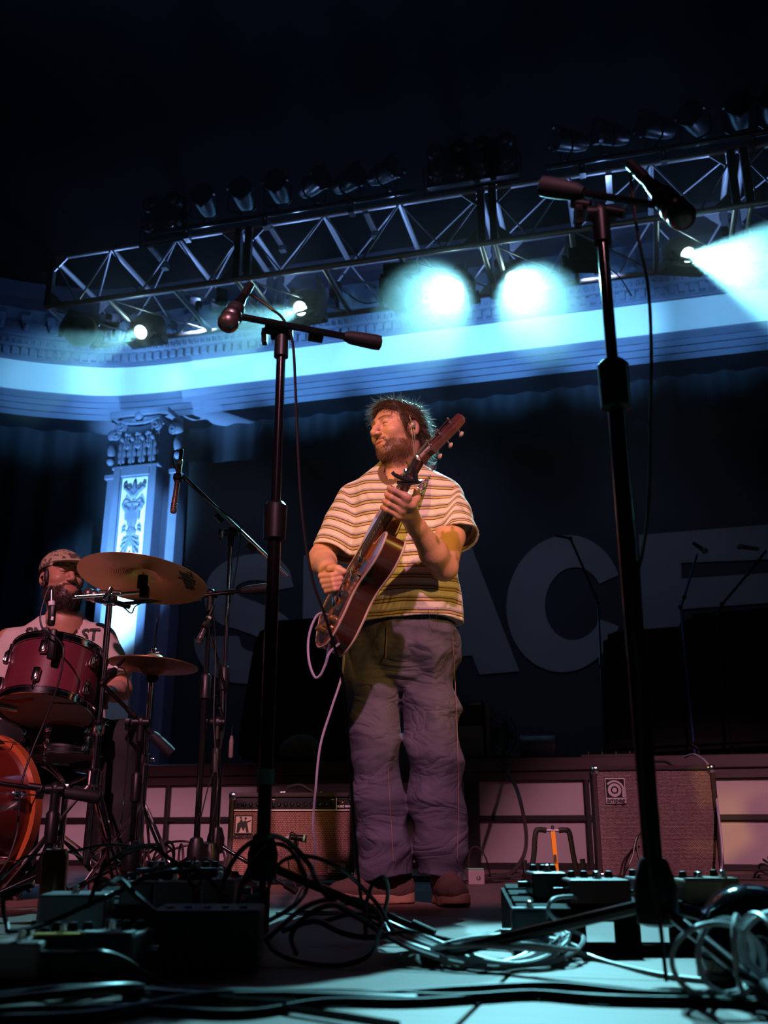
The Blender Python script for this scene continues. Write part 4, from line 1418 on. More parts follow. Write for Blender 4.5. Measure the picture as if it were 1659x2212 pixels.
# beard strands
bm_ = np.nonzero(ha['beard'] > .35)[0]
nv = vnormals(hv, hq)
pick = rng.choice(bm_, 4200)
P = hv[pick]; D = nv[pick] * .7 + np.array([0, .1, -.55]) + rng.normal(size=P.shape) * .25
D /= np.linalg.norm(D, axis=1)[:, None]
sv, sq = strands(P, D, rng.uniform(.004, .011, len(P)) , .00035, 9, .3, .4, 2)
mk('beard', np_mesh(MLv(xf(H_M, sv)), sq), mat('guitarist_beard', (.17, .075, .035), .5, 0, .4, 80), man)
# in-ear monitor
mb = MB()
e0 = Vector((-.090, .004, .0))
mb.ball(e0, (.010, .011, .012), 10)
mb.tube(crom([e0 + Vector((-.004, .006, .006)), e0 + Vector((-.006, .016, .022)), e0 + Vector((.0, .012, .036)), e0 + Vector((.006, -.006, .038)), e0 + Vector((.008, -.02, .02))], 5), .0022, 6)
for k in (-.004, .006):
    mb.tube(crom([e0 + Vector((.002, k, -.012)), e0 + Vector((.004, k - .004, -.05)), e0 + Vector((.02, k - .02, -.10)), e0 + Vector((.03, k - .03, -.16))], 5), .0014, 5)
me = mb.mesh(); me.transform(ML @ H_M)
mk('in_ear_monitor', me, mat('clear_earpiece', (.55, .50, .45), .2, .3), man)

# tee shirt
TEE = mat('striped_tee', (.6, .55, .5), .85, 0, .1, 40, bump=.25, bscale=350)
nt, ns, lk, b = nodes_of(TEE)
a_ = ns.new('ShaderNodeAttribute'); a_.attribute_name = 'stripe'
mod_ = ns.new('ShaderNodeMath'); mod_.operation = 'FRACT'
lk.new(a_.outputs['Fac'], mod_.inputs[0])
rp_ = ns.new('ShaderNodeValToRGB')
CREAM, MUST, BRN, LIL = (.68, .60, .55, 1), (.52, .37, .15, 1), (.10, .055, .04, 1), (.42, .38, .45, 1)
rp_.color_ramp.interpolation = 'LINEAR'
stops = [(0, CREAM), (.30, CREAM), (.33, BRN), (.39, BRN), (.42, MUST), (.56, MUST), (.59, BRN), (.65, BRN), (.70, LIL), (.80, LIL), (.88, CREAM), (1, CREAM)]
el = rp_.color_ramp.elements
el[0].position, el[0].color = stops[0]; el[1].position, el[1].color = stops[-1]
for p_, c_ in stops[1:-1]:
    e = el.new(p_); e.color = c_
lk.new(mod_.outputs[0], rp_.inputs[0])
at2 = ns.new('ShaderNodeAttribute'); at2.attribute_name = 'collar'
mx = ns.new('ShaderNodeMix'); mx.data_type = 'RGBA'
lk.new(at2.outputs['Fac'], mx.inputs[0]); lk.new(rp_.outputs[0], mx.inputs[6]); mx.inputs[7].default_value = (.14, .075, .04, 1)
lk.new(mx.outputs[2], b.inputs['Base Color'])
hemz = at(868, 1352, 3.50).z
colz = at(862, 1034, 3.50).z
yawT = R_(-18)
cxm = lambda px, py: at(px, py, 3.52).x
tor = [(hemz - .02, cxm(868, 1350), 3.515, .212, .150), (hemz + .02, cxm(868, 1345), 3.515, .212, .150), (1.12, cxm(868, 1270), 3.52, .203, .145), (1.30, cxm(866, 1180), 3.525, .198, .138), (1.42, cxm(864, 1120), 3.53, .190, .122), (1.50, cxm(864, 1085), 3.53, .165, .100), (1.555, cxm(864, 1055), 3.53, .110, .080), (1.60, cxm(864, 1040), 3.53, .060, .060)]
tf = slices_fn(tor, yawT, 2.5)
sl_e = at(987, 1163, 3.39); sr_e = at(719, 1197, 3.535)
slv = ((at(962, 1076, 3.49), sl_e), (at(768, 1080, 3.57), sr_e))
F = Field((MX - .34, MY - .36, hemz - .04), (MX + .34, MY + .34, 1.66), .0045)
F.put(tf, (MX - .3, MY - .3, hemz - .04), (MX + .3, MY + .3, 1.62), 0)
F.chain([at(985 - 20, 1072, 3.49), at(862, 1046, 3.53), at(768, 1078, 3.57)], [.058, .062, .058], .05)
for i, (a, c) in enumerate(slv):
    dd = (c - a).normalized()
    F.chain([a, a.lerp(c, .45), c + dd * .06], [.070, .078, .086], .018)
wv1 = Waves(11, 12, 12, 34, (1, 1, .45)); wv2 = Waves(12, 14, 30, 70, (1, 1, .8)); wv3 = Waves(13, 8, 14, 30, (.4, .4, 1.6))
sl, X_, Y_, Z_ = F.grid()
low = sstep(1.35, 1.0, Z_)
F.f += (.010 * (np.abs(wv1(X_, Y_, Z_)) - .6) * (.45 + .55 * low) + .0024 * wv2(X_, Y_, Z_) + .005 * wv3(X_, Y_, Z_) * low).astype(np.float32)
full = F.f.copy()
hollow = full + .011
# openings: hem, sleeves, neck
zhem = hemz + .006 * np.sin(9 * X_ + 1) + .004 * np.sin(17 * Y_) + .045 * (X_ - MX)
cut = zhem - Z_
ne = at(862, 1030, 3.50)
near_hem = np.clip((Z_ - (hemz + .10)) * 1.0, 0, 1)
inner = np.maximum(hollow, near_hem)
f = np.maximum(full, -inner)
f = np.maximum(f, cut)
for (a, c) in slv:
    dd = np.array((c - a).normalized()); cc = np.array(c)
    pl = (X_ - cc[0]) * dd[0] + (Y_ - cc[1]) * dd[1] + (Z_ - cc[2]) * dd[2]
    rr = np.sqrt((X_ - cc[0]) ** 2 + (Y_ - cc[1]) ** 2 + (Z_ - cc[2]) ** 2)
    axd = np.sqrt(np.maximum(rr ** 2 - pl ** 2, 0))
    inr = (axd < .125) & (pl > -.10)
    pl = pl + .005 * np.sin(40 * X_ + 30 * Y_)
    f = np.where(inr, np.maximum(full, pl), f)
    f = np.where(inr & (rr < .2), np.maximum(f, -np.maximum(hollow, -(pl + .07))), f)
# neck hole
nc = np.array(at(864, 1036, 3.495)); na = np.array((neck_w - hc).normalized()) * -1
nd = np.sqrt((X_ - nc[0]) ** 2 + (Y_ - nc[1]) ** 2 + ((Z_ - nc[2]) * .95) ** 2)
f = np.maximum(f, -(nd - .074))
F.f = f.astype(np.float32)
v, q = F.nets()
st = v[:, 2].copy()
for i, (a, c) in enumerate(slv):
    A_ = np.array(a); dd = np.array((c - a).normalized()); Lc = (c - a).length
    pl = (v - A_) @ dd
    ax = np.linalg.norm((v - A_) - pl[:, None] * dd, axis=1)
    side = np.array([1, 0, 0]) * (1 if i == 0 else -1)
    w_ = sstep(.0, .035, (v - A_) @ side - .018 + .3 * (A_[2] - v[:, 2])) * sstep(.12, .10, ax)
    st = st * (1 - w_) + (a.z - pl * 1.0) * w_
st = st + .004 * np.sin(13 * v[:, 0] + 4 * v[:, 1]) + .003 * np.sin(31 * v[:, 0] + 9 * v[:, 2])
nd = np.sqrt((v[:, 0] - nc[0]) ** 2 + (v[:, 1] - nc[1]) ** 2 + ((v[:, 2] - nc[2]) * .95) ** 2)
me = np_mesh(MLv(v), q)
attr(me, 'stripe', st / .043); attr(me, 'collar', sstep(.094, .090, nd))
tee = mk('t_shirt', me, TEE, man)
# little line-drawn face emblem near the hem
ec = at(939, 1322, 3.345)
pts = [(-9, 12), (-9, 2), (-12, -3), (-9, -6), (-9, -12), (-5, -14), (-4, -20), (8, -20), (6, -12), (10, -4), (10, 12), (-9, 12)]
mb = MB()
def emb(pl): return [Vector(((x * .0017), y * .0006, y * .0017)) for x, y in pl]
mb.tube(emb(pts), .0007, 4); mb.tube(emb([(-4, 4), (-1, 4)]), .0006, 4); mb.tube(emb([(3, 4), (6, 4)]), .0006, 4); mb.tube(emb([(-4, -8), (2, -8)]), .0006, 4)
eo = mb.build('emblem', LETTER, tee)
# find the shirt surface under the emblem
d_ = ray(939, 1322); tt = np.linalg.norm(np.cross(v - V3(CAMP), V3(d_.normalized())), axis=1)
near = v[tt < .008]
ey = near[np.argmin(near[:, 1])] if len(near) else V3(ec)
eo.location = Vector(ey) - man.location + Vector((0, -.003, 0))
eo.rotation_euler = (0, 0, R_(10))

# jeans
JEAN = mat('washed_denim', (.090, .082, .125), .85, 0, .5, 9, bump=.35, bscale=420)
wz = hemz + .06
F = Field((MX - .30, MY - .30, .04), (MX + .30, MY + .30, wz + .02), .0052)
hip = [(.70, cxm(868, 1500), 3.535, .15, .03), (.76, cxm(868, 1470), 3.535, .19, .10), (.82, cxm(868, 1440), 3.535, .200, .130), (.92, cxm(868, 1370), 3.53, .190, .135), (wz, cxm(868, 1330), 3.53, .18, .13)]
F.put(slices_fn(hip, yawT, 2.4), (MX - .25, MY - .25, .7), (MX + .25, MY + .25, wz), 0)
RAD = ([.108, .096, .094, .096, .098], [.110, .102, .098, .096, .094])
for L, r_ in zip(LEGS, RAD):
    pts = [at(*p) for p in L]
    pts.append(pts[-1] + Vector((0, 0, -.06)))
    F.chain(pts, r_ + [r_[-1]], .007)
crease = Waves(21, 16, 16, 46, (1, 1, .8)); bunch = Waves(22, 10, 8, 20, (.5, .5, 2.8)); fine_ = Waves(23, 14, 60, 120, (1, 1, .5))
sl, X_, Y_, Z_ = F.grid()
kn_ = np.exp(-((Z_ - .47) / .13) ** 2); an_ = sstep(.36, .12, Z_); hp_ = np.exp(-((Z_ - .72) / .10) ** 2)
ridge = np.abs(crease(X_, Y_, Z_))
F.f += (.010 * ridge + .012 * np.abs(bunch(X_, Y_, Z_)) * (.25 + kn_ + 1.6 * an_ + .7 * hp_) + .0012 * fine_(X_, Y_, Z_) - .011).astype(np.float32)
full = F.f
cutz = .083 + .014 * np.sin(14 * X_) + .1 * np.maximum(Y_ - MY, -.2) * -.2
f = np.maximum(full, cutz - Z_)
f = np.maximum(f, -np.maximum(full + .012, Z_ - .17))
F.f = f.astype(np.float32)
v, q = F.nets()
jn = mk('jeans', np_mesh(MLv(v), q), JEAN, man)
def fold_bump(m, scale, dist, strength, aniso=(1, 1, 1)):
    nt, ns, lk, b = nodes_of(m)
    old = [l for l in lk if l.to_socket == b.inputs['Normal']][0].from_node
    tc = ns.new('ShaderNodeTexCoord'); mp = ns.new('ShaderNodeMapping'); mp.inputs['Scale'].default_value = aniso
    nz = ns.new('ShaderNodeTexNoise'); nz.inputs['Scale'].default_value = scale; nz.inputs['Detail'].default_value = 2; nz.inputs['Distortion'].default_value = 1.6
    lk.new(tc.outputs['Object'], mp.inputs[0]); lk.new(mp.outputs[0], nz.inputs['Vector'])
    sb_ = ns.new('ShaderNodeMath'); sb_.operation = 'SUBTRACT'; sb_.inputs[1].default_value = .5
    ab = ns.new('ShaderNodeMath'); ab.operation = 'ABSOLUTE'
    lk.new(nz.outputs['Fac'], sb_.inputs[0]); lk.new(sb_.outputs[0], ab.inputs[0])
    bp = ns.new('ShaderNodeBump'); bp.inputs['Strength'].default_value = strength; bp.inputs['Distance'].default_value = dist
    lk.new(ab.outputs[0], bp.inputs['Height']); lk.new(bp.outputs[0], old.inputs['Normal'])
fold_bump(JEAN, 4.2, .07, .55, (1, 1, 1.9))
fold_bump(TEE, 5, .07, .6, (1, 1, .7))
# side seams and fly stitching
SEAM = mat('seam_thread', (.30, .17, .10), .8)
def surf_line(v, pix, off=.0015):
    out_ = []
    for px, py in pix:
        d_ = V3(ray(px, py).normalized())
        r_ = v - V3(CAMP)
        tt = np.linalg.norm(np.cross(r_, d_), axis=1)
        c = np.nonzero(tt < .009)[0]
        if len(c) == 0: continue
        k = c[np.argmin(r_[c] @ d_)]
        tdist = r_[k] @ d_
        pn = Vector(V3(CAMP) + d_ * (tdist - off))
        if out_ and (pn - out_[-1]).length > .06: continue
        out_.append(pn)
    return out_
for nm, pix in (('side_seam', [(978 + 12 * math.sin(t_ * 2.2), 1375 + t_ * 480) for t_ in np.linspace(0, 1, 26)]), ('side_seam', [(838 + 12 * t_, 1660 + t_ * 200) for t_ in np.linspace(0, 1, 12)]), ('fly_seam', [(836 - 3 * t_, 1352 + t_ * 70) for t_ in np.linspace(0, 1, 8)])):
    pl = surf_line(v, pix)
    if len(pl) > 3:
        mk(nm, MB().tube([p - man.location for p in pl], .0012, 5).mesh(), SEAM, jn)

# shoes
def shoe_meshes():
    F = Field((-.12, -.07, -.01), (.21, .07, .16), .004)
    F.ell((.04, 0, .045), (.145, .046, .032), .02)
    F.ell((.12, 0, .045), (.075, .048, .034), .02)
    F.ell((-.055, 0, .06), (.055, .038, .055), .03)
    F.chain([(-.04, 0, .08), (-.045, 0, .125)], [.044, .042], .03)
    F.chain([(-.01, 0, .095), (.09, 0, .058)], [.036, .034], .03)
    sl, x, y, z = F.grid(); F.f = np.maximum(F.f, .024 - z + 0 * F.f)
    F.cap((-.045, 0, .14), (-.045, 0, .10), .034, .032, .006, 'sub')
    up = F.nets()
    F = Field((-.12, -.07, -.01), (.22, .07, .08), .004)
    def sole(x, y, z):
        cy = .004 * np.sin(x * 12)
        hw = .040 + .012 * np.exp(-((x - .10) / .07) ** 2)
        dx = np.maximum(np.abs(x - .04) - .10, 0)
        d2 = np.sqrt((dx / .055) ** 2 + ((y - cy) / hw) ** 2)
        rise = .012 * sstep(.10, .19, x)
        return np.maximum((d2 - 1) * .04, np.maximum(z - (.032 + rise * 1.1 + .008 * sstep(-.02, -.1, x)), .002 + rise - z))
    F.put(sole, (-.12, -.07, -.01), (.22, .07, .07), 0)
    so = F.nets()
    return up, so
up_, so_ = shoe_meshes()
shu, shs = np_mesh(*up_), np_mesh(*so_)
SHOE = mat('brown_suede_shoe', (.115, .062, .050), .8, 0, .3, 30, bump=.3, bscale=200)
SOLE = mat('tan_rubber_sole', (.42, .24, .16), .6)
lace = MB()
for i in range(5):
    x = .0 + .022 * i; z = .128 - .0145 * i
    lace.tube([(x, -.030, z - .012), (x + .008, 0, z + .004), (x, .030, z - .012)], .003, 5)
    lace.tube([(x, .030, z - .012), (x + .012, 0, z + .003), (x + .022, -.030, z - .024)], .0025, 5)
lme = lace.mesh()
def add_shoe(heel, toe):
    heel, toe = Vector(heel), Vector(toe)
    d = (toe - heel); ang = math.atan2(d.y, d.x)
    c = heel + d.normalized() * .09
    o = mk('shoe', shu, SHOE, man); o.location = Vector((c.x, c.y, 0)) - man.location; o.rotation_euler = (0, 0, ang)
    mk('sole', shs, SOLE, o); mk('laces', lme, mat('shoe_lace', (.09, .05, .045), .8), o)
hl_, hr_ = at(*LEGS[0][-1]), at(*LEGS[1][-1])
add_shoe((hl_.x + .075, 3.60, 0), (hl_.x - .20, 3.50, 0))
add_shoe((hr_.x + .0, 3.63, 0), (hr_.x + .03, 3.36, 0))

# ------------------------------------------------------------------ electric guitar
gt = thing('electric_guitar', 'thick amber brown electric guitar with pale binding held by the guitarist', 'guitar')
gt.matrix_world = G_M
def gpart(name, mb, m, parent=None, label=None, **k):
    return mb.build(name, m, parent or gt, label, **k)
WTOP = mat('amber_wood_top', (.36, .115, .022), .22, 0, .35, 9, coat=.6)
WSIDE = mat('dark_mahogany_side', (.060, .016, .008), .25, 0, .3, 10, coat=.5)
BIND = mat('cream_binding', (.62, .48, .36), .4)
out_ = [(-.205, 0), (-.195, .075), (-.155, .140), (-.095, .165), (-.03, .150), (.03, .122), (.08, .118), (.125, .132), (.175, .145), (.225, .135), (.262, .105), (.255, .075), (.222, .052), (.195, .032), (.190, -.032), (.225, -.050), (.265, -.070), (.298, -.098), (.292, -.125), (.245, -.148), (.18, -.146), (.12, -.128), (.06, -.115), (.0, -.130), (-.06, -.160), (-.13, -.162), (-.18, -.105)]
OUT = [(p.x, p.y) for p in crom([(x, y, 0) for x, y in out_], 4, closed=True)]
TH = .074
gpart('body', MB().prism(OUT, -TH + .004, -.004), WSIDE, smooth=True, ang=30)
gpart('body_top', MB().prism([(x * .992, y * .985) for x, y in OUT], -.004, .0), WTOP, smooth=False)
gpart('body_back', MB().prism([(x * .992, y * .985) for x, y in OUT], -TH, -TH + .004), WTOP, smooth=False)
for z in (-.003, -TH + .003):
    gpart('binding', MB().tube([(x, y, z) for x, y in OUT], .0042, 6, closed=True), BIND)
PG = mat('glossy_pickguard', (.55, .50, .52), .06, .9, .03)
pg = [(p.x, p.y) for p in crom([(-.178, .03, 0), (-.165, .105, 0), (-.10, .140, 0), (-.02, .118, 0), (.05, .10, 0), (.12, .105, 0), (.15, .085, 0), (.13, .045, 0), (.04, .040, 0), (-.04, .042, 0), (-.12, .02, 0)], 5, closed=True)]
gpart('pickguard', MB().prism(pg, 0, .003), PG, smooth=False)
pg2 = [(p.x, p.y) for p in crom([(-.17, -.02, 0), (-.14, -.11, 0), (-.07, -.12, 0), (-.02, -.07, 0), (-.06, -.03, 0), (-.13, .0, 0)], 5, closed=True)]
gpart('pickguard', MB().prism(pg2, 0, .003), PG, smooth=False)
NUT = .505
MAPLE = mat('neck_wood', (.16, .055, .022), .3, coat=.4)
ROSE = mat('rosewood_board', (.05, .022, .014), .5)
# neck: D section, fretboard, frets
def dsec(s, hw, dep, top):
    return [(s, hw, top)] + [(s, hw * math.cos(a), top - dep * math.sin(a)) for a in np.linspace(.25, PI - .25, 9)] + [(s, -hw, top)]
mb = MB(); rows = [dsec(.10, .029, .020, .004), dsec(.19, .028, .030, .004), dsec(.24, .027, .024, .004), dsec(NUT, .022, .021, .004)]
m_ = len(rows[0]); vs = [p for r in rows for p in r]
fsx = [(i * m_ + k, (i + 1) * m_ + k, (i + 1) * m_ + (k + 1) % m_, i * m_ + (k + 1) % m_) for i in range(len(rows) - 1) for k in range(m_)]
fsx += [tuple(range(m_)), tuple(range(3 * m_ + m_ - 1, 3 * m_ - 1, -1))]
gpart('neck', mb.add(vs, fsx), MAPLE)
fb = [(.085, -.0285), (.085, .0285), (NUT, .0215), (NUT, -.0215)]
gpart('fretboard', MB().prism(fb, .004, .011), ROSE, smooth=False)
fr_ = MB().cyl((0, -.026, 0), (0, .026, 0), .0013, 6).mesh()
for i in range(1, 21):
    s = NUT - (NUT + .002) * (1 - 2 ** (-i / 12))
    if s < .095: break
    o = mk('fret', fr_, STEEL, gt); o.location = (s, 0, .0115); o.scale = (1, .85 + .2 * (NUT - s), 1)
dot = MB().lathe([(.004, 0), (.0035, .0006)], 10).mesh()
for i in (3, 5, 7, 9, 12, 15):
    s0_ = NUT - NUT * (1 - 2 ** (-(i - .5) / 12))
    o = mk('inlay_dot', dot, BIND, gt); o.location = (s0_, 0, .011)
gpart('nut', MB().box((NUT + .002, 0, .010), (.005, .044, .014), bevel=.001), BIND)
# headstock, tilted back
HS = Matrix.Translation((NUT + .004, 0, .004)) @ Matrix.Rotation(R_(14), 4, 'Y')
hs = [(0, -.023), (.03, -.028), (.05, -.038), (.15, -.044), (.185, -.036), (.192, 0), (.185, .036), (.15, .044), (.05, .038), (.03, .028), (0, .023)]
hsb = MB().prism(hs, -.016, .0, HS)
head = gpart('headstock', hsb, MAPLE, smooth=False)
gpart('headstock_face', MB().prism([(x * .99, y * .95) for x, y in hs], 0, .0025, HS), mat('headstock_veneer', (.22, .085, .06), .15, coat=.8), head, smooth=False)
gpart('truss_rod_cover', MB().prism([(.006, -.012), (.05, -.008), (.058, 0), (.05, .008), (.006, .012)], .0025, .0045, HS), mat('pale_cover', (.66, .55, .52), .3), head, smooth=False)
BUT = mat('tuner_button_pearl', (.62, .45, .27), .35)
posts_g = []
for i in range(3):
    for sx in (-1, 1):
        x = .055 + .048 * i
        tn = gpart('tuner', MB().lathe([(.006, 0), (.006, .004), (.0035, .005), (.003, .018), (.0045, .02)], 10, HS @ Matrix.Translation((x, sx * .024, .002))), CHROME)
        bt = MB().tube([HS @ Vector((x, sx * .024, -.020)), HS @ Vector((x, sx * .056, -.024))], .003, 6)
        gpart('tuner_shaft', bt, CHROME, tn)
        gpart('tuner_button', MB().ball(HS @ Vector((x, sx * .066, -.026)), (.010, .011, .006), 10), BUT, tn)
        posts_g.append((i, sx, HS @ Vector((x, sx * .024, .014))))
# hardware
for s in (.055, .125):
    pu = gpart('pickup', MB().box((s, 0, .006), (.030, .074, .012), bevel=.004), CHROME)
    for k in range(6):
        gpart('pole_piece', MB().lathe([(.0028, .012), (.002, .0135)], 8, Matrix.Translation((s + .006, (k - 2.5) * .0102, 0))), STEEL, pu)
br_ = gpart('bridge', MB().box((0, 0, .009), (.018, .080, .012), bevel=.003), CHROME)
for k in range(6):
    gpart('saddle', MB().box((0, (k - 2.5) * .0104, .016), (.010, .008, .006), bevel=.0015), STEEL, br_)
for sx in (-1, 1):
    gpart('bridge_post', MB().lathe([(.006, 0), (.006, .016), (.004, .018)], 10, Matrix.Translation((0, sx * .036, 0))), CHROME, br_)
gpart('tailpiece', MB().box((-.055, 0, .008), (.016, .085, .014), bevel=.004), CHROME)
gpart('vibrato_arm', MB().tube(crom([(-.03, .05, .02), (.03, .062, .03), (.09, .06, .032)], 6), .003, 6), CHROME)
for i, (s, w_) in enumerate(((-.075, .095), (-.115, .075), (-.145, .040), (-.162, .012))):
    k_ = gpart('control_knob', MB().lathe([(.0125, 0), (.0125, .004), (.0105, .005), (.010, .017), (.008, .019), (.002, .0195)], 18, Matrix.Translation((s, w_, .003))), mat('gold_knob', (.55, .33, .10), .3, .8))
    gpart('knob_pointer', MB().box((s + .006, w_, .0225), (.008, .0015, .001)), BLACK, k_)
gpart('selector_switch', MB().lathe([(.006, 0), (.004, .006), (.002, .02), (.003, .024)], 8, Matrix.Translation((.10, .110, .003))), CHROME)
for k in range(6):
    yb, yn = (k - 2.5) * .0104, (k - 2.5) * .0068
    i, sx = (2 - abs(int(k - 2.5 + (.5 if k > 2 else -.5))) + 0, 1 if k > 2 else -1)
    i = {0: 0, 1: 1, 2: 2, 3: 2, 4: 1, 5: 0}[k]
    pe = [p for (a, c, p) in posts_g if a == i and c == sx][0]
    gpart('string', MB().tube([(-.055, yb, .016), (0, yb, .0195), (NUT + .002, yn, .0172), pe], .0006 + .00012 * (5 - k), 5), STEEL)
gpart('strap_button', MB().lathe([(.004, 0), (.004, .010), (.008, .014), (.007, .018)], 10, Matrix.Translation((-.205, 0, -TH / 2)) @ Matrix.Rotation(-PI / 2, 4, 'Y')), CHROME)
gpart('strap_button', MB().lathe([(.004, 0), (.004, .010), (.008, .014), (.007, .018)], 10, Matrix.Translation((.295, -.11, -TH / 2)) @ Matrix.Rotation(PI / 2, 4, 'Y')), CHROME)
# strap over the shoulder
STRAP = mat('patterned_strap', (.05, .03, .04), .7)
nt, ns, lk, b = nodes_of(STRAP)
tc = ns.new('ShaderNodeTexCoord'); vo = ns.new('ShaderNodeTexVoronoi'); vo.inputs['Scale'].default_value = 90
lk.new(tc.outputs['Object'], vo.inputs['Vector'])
hs_ = ns.new('ShaderNodeHueSaturation'); hs_.inputs['Saturation'].default_value = .75; hs_.inputs['Value'].default_value = .55
lk.new(vo.outputs['Color'], hs_.inputs['Color'])
gtn = ns.new('ShaderNodeMath'); gtn.operation = 'LESS_THAN'; gtn.inputs[1].default_value = .42
lk.new(vo.outputs['Distance'], gtn.inputs[0])
mx = ns.new('ShaderNodeMix'); mx.data_type = 'RGBA'
lk.new(gtn.outputs[0], mx.inputs[0]); mx.inputs[6].default_value = (.03, .015, .03, 1); lk.new(hs_.outputs[0], mx.inputs[7])
lk.new(mx.outputs[2], b.inputs['Base Color'])
gi = G_M.inverted()
sp = [G(.28, -.11, -.05), at(868, 1128, 3.315), at(893, 1085, 3.345), at(912, 1045, 3.40), at(926, 1016, 3.47), at(933, 1004, 3.55), at(930, 1030, 3.66), at(915, 1120, 3.72)]
sc_ = crom([gi @ p for p in sp], 6)
acr = [gi.to_3x3() @ Vector((.80, -.15, .45))] * len(sc_)
vs, fsx = [], []
for i, p in enumerate(sc_):
    t = (sc_[min(i + 1, len(sc_) - 1)] - sc_[max(i - 1, 0)]).normalized()
    a = acr[i]; a = (a - t * a.dot(t)).normalized(); nn = t.cross(a)
    for (da, dn) in ((-.022, -.001), (.022, -.001), (.022, .001), (-.022, .001)):
        vs.append(p + a * da + nn * dn)
for i in range(len(sc_) - 1):
    for k in range(4):
        fsx.append((i * 4 + k, i * 4 + (k + 1) % 4, i * 4 + 4 + (k + 1) % 4, i * 4 + 4 + k))
gpart('strap', MB().add(vs, fsx), STRAP, label='dark strap covered in small colourful flowers', smooth=False)
# capo clamped on the neck
cp = thing('capo', 'black spring capo clamped on the guitar neck', 'capo', G(.445, 0, 0))
ci = Matrix.Translation(-cp.location)
def cG(s, w_, n): return ci @ G(s, w_, n)
CAPO = mat('black_capo_metal', (.05, .045, .05), .3, .4)
MB().tube([cG(.445, .034, .018), cG(.445, .0, .020), cG(.445, -.030, .018)], .006, 8).build('top_bar', CAPO, cp)
MB().tube(crom([cG(.445, .034, .018), cG(.446, .046, .0), cG(.447, .040, -.024), cG(.447, .012, -.034)], 6), .0065, 8).build('clamp_arm', CAPO, cp)
MB().tube(crom([cG(.447, .040, -.020), cG(.440, .060, .020), cG(.437, .064, .058), cG(.440, .060, .072)], 6), [.007] * 13 + [.006] * 6, 8).build('handle', CAPO, cp)
MB().tube([cG(.447, .044, -.024), cG(.428, .058, .010), cG(.418, .060, .042)], .0055, 8).build('handle', CAPO, cp)
MB().tube([cG(.447, .046, -.01), cG(.470, .050, .004), cG(.488, .050, .016)], [.009, .008, .002], 8).build('spring_lever', CAPO, cp)

# ------------------------------------------------------------------ microphone stands
def mic_stand(label, base, top_z, group=None, r=(.013, .010), clutch=.62, hub=.16, legs=((20, .33), (140, .33), (260, .33)), mat_lo=None, mat_hi=None, boom=None, leg_r=.0085, name='microphone_stand', foot_z=.012, tape=None):
    mat_lo = mat_lo or BLACKM; mat_hi = mat_hi or BLACKM
    t = thing(name, label, 'microphone stand', (base[0], base[1], 0), 0, group)
    zc = hub + (top_z - hub) * clutch
    MB().cyl((0, 0, hub - .02), (0, 0, zc), r[0], 14).build('lower_tube', mat_lo, t)
    MB().cyl((0, 0, zc - .01), (0, 0, top_z), r[1], 14).build('upper_tube', mat_hi, t)
    MB().lathe([(r[0] * 1.15, zc - .05), (r[0] * 1.75, zc - .045), (r[0] * 1.85, zc + .045), (r[0] * 1.3, zc + .055)], 14).build('clutch', BLACK, t)
    MB().lathe([(r[0] * 1.2, hub - .05), (.034, hub - .045), (.036, hub + .01), (.024, hub + .05), (r[0] * 1.2, hub + .055)], 16).build('hub', BLACK, t)
    for ang, L in legs:
        dx, dy = math.cos(R_(ang)), math.sin(R_(ang))
        e = Vector((dx * L, dy * L, foot_z))
        lg = MB().cyl((dx * .025, dy * .025, hub - .02), e, leg_r, 10).build('leg', BLACKM, t)
        d = (e - Vector((0, 0, hub))).normalized()
        MB().cyl(e - d * .05, e + d * .004, leg_r * 1.6, 10).build('rubber_foot', RUBBER, lg)
    if tape:
        MB().cyl((0, 0, tape - .018), (0, 0, tape + .018), r[0] * 1.25, 14).build('tape_band', mat('green_grey_tape', (.10, .16, .14), .7), t)
    if boom:
        a, c, br, grip = boom            # front end, back end (world), tube radius, grip length
        a, c = Vector(a) - t.location, Vector(c) - t.location
        d = (a - c).normalized()
        MB().cyl(c, a, br, 12).build('boom', mat_hi, t)
        if grip:
            g = MB(); M = Matrix.Translation(c) @ frame_to(d).to_4x4()
            g.lathe([(.012, -.012), (.021, -.008), (.022, .01), (.019, grip * .8), (.012, grip)], 14, M); g.build('counterweight_grip', RUBBER, t)
        p = Vector((0, 0, top_z))
        # knuckle where boom meets pole
        k = MB(); k.ball(p + Vector((0, 0, .0)), (.022, .018, .026), 10)
        k.cyl(p + Vector((-.03, 0, .0)), p + Vector((.03, 0, .0)), .016, 12)
        k.cyl((0, 0, top_z - .07), (0, 0, top_z), r[1] * 1.6, 12); k.build('boom_knuckle', BLACK, t)
        kn2 = MB().prism([(math.cos(a_) * (.024 if i % 2 else .017), math.sin(a_) * (.024 if i % 2 else .017)) for i, a_ in enumerate(np.linspace(0, 2 * PI, 12, endpoint=False))], 0, .014, Matrix.Translation(p + Vector((-.04, -.005, -.01))) @ Matrix.Rotation(-PI / 2, 4, 'Y'))
        kn2.build('tightening_knob', BLACK, t)
        MB().cyl(p.lerp(a, .25) - d * .02, p.lerp(a, .25) + d * .02, br * 1.5, 10).build('boom_collar', BLACK, t)
        MB().cyl(p.lerp(c, .35) - d * .02, p.lerp(c, .35) + d * .02, br * 1.5, 10).build('boom_collar', BLACK, t)
    return t
GRILLE = mat('mic_mesh_ball', (.16, .13, .12), .35, .8, .3, 300)
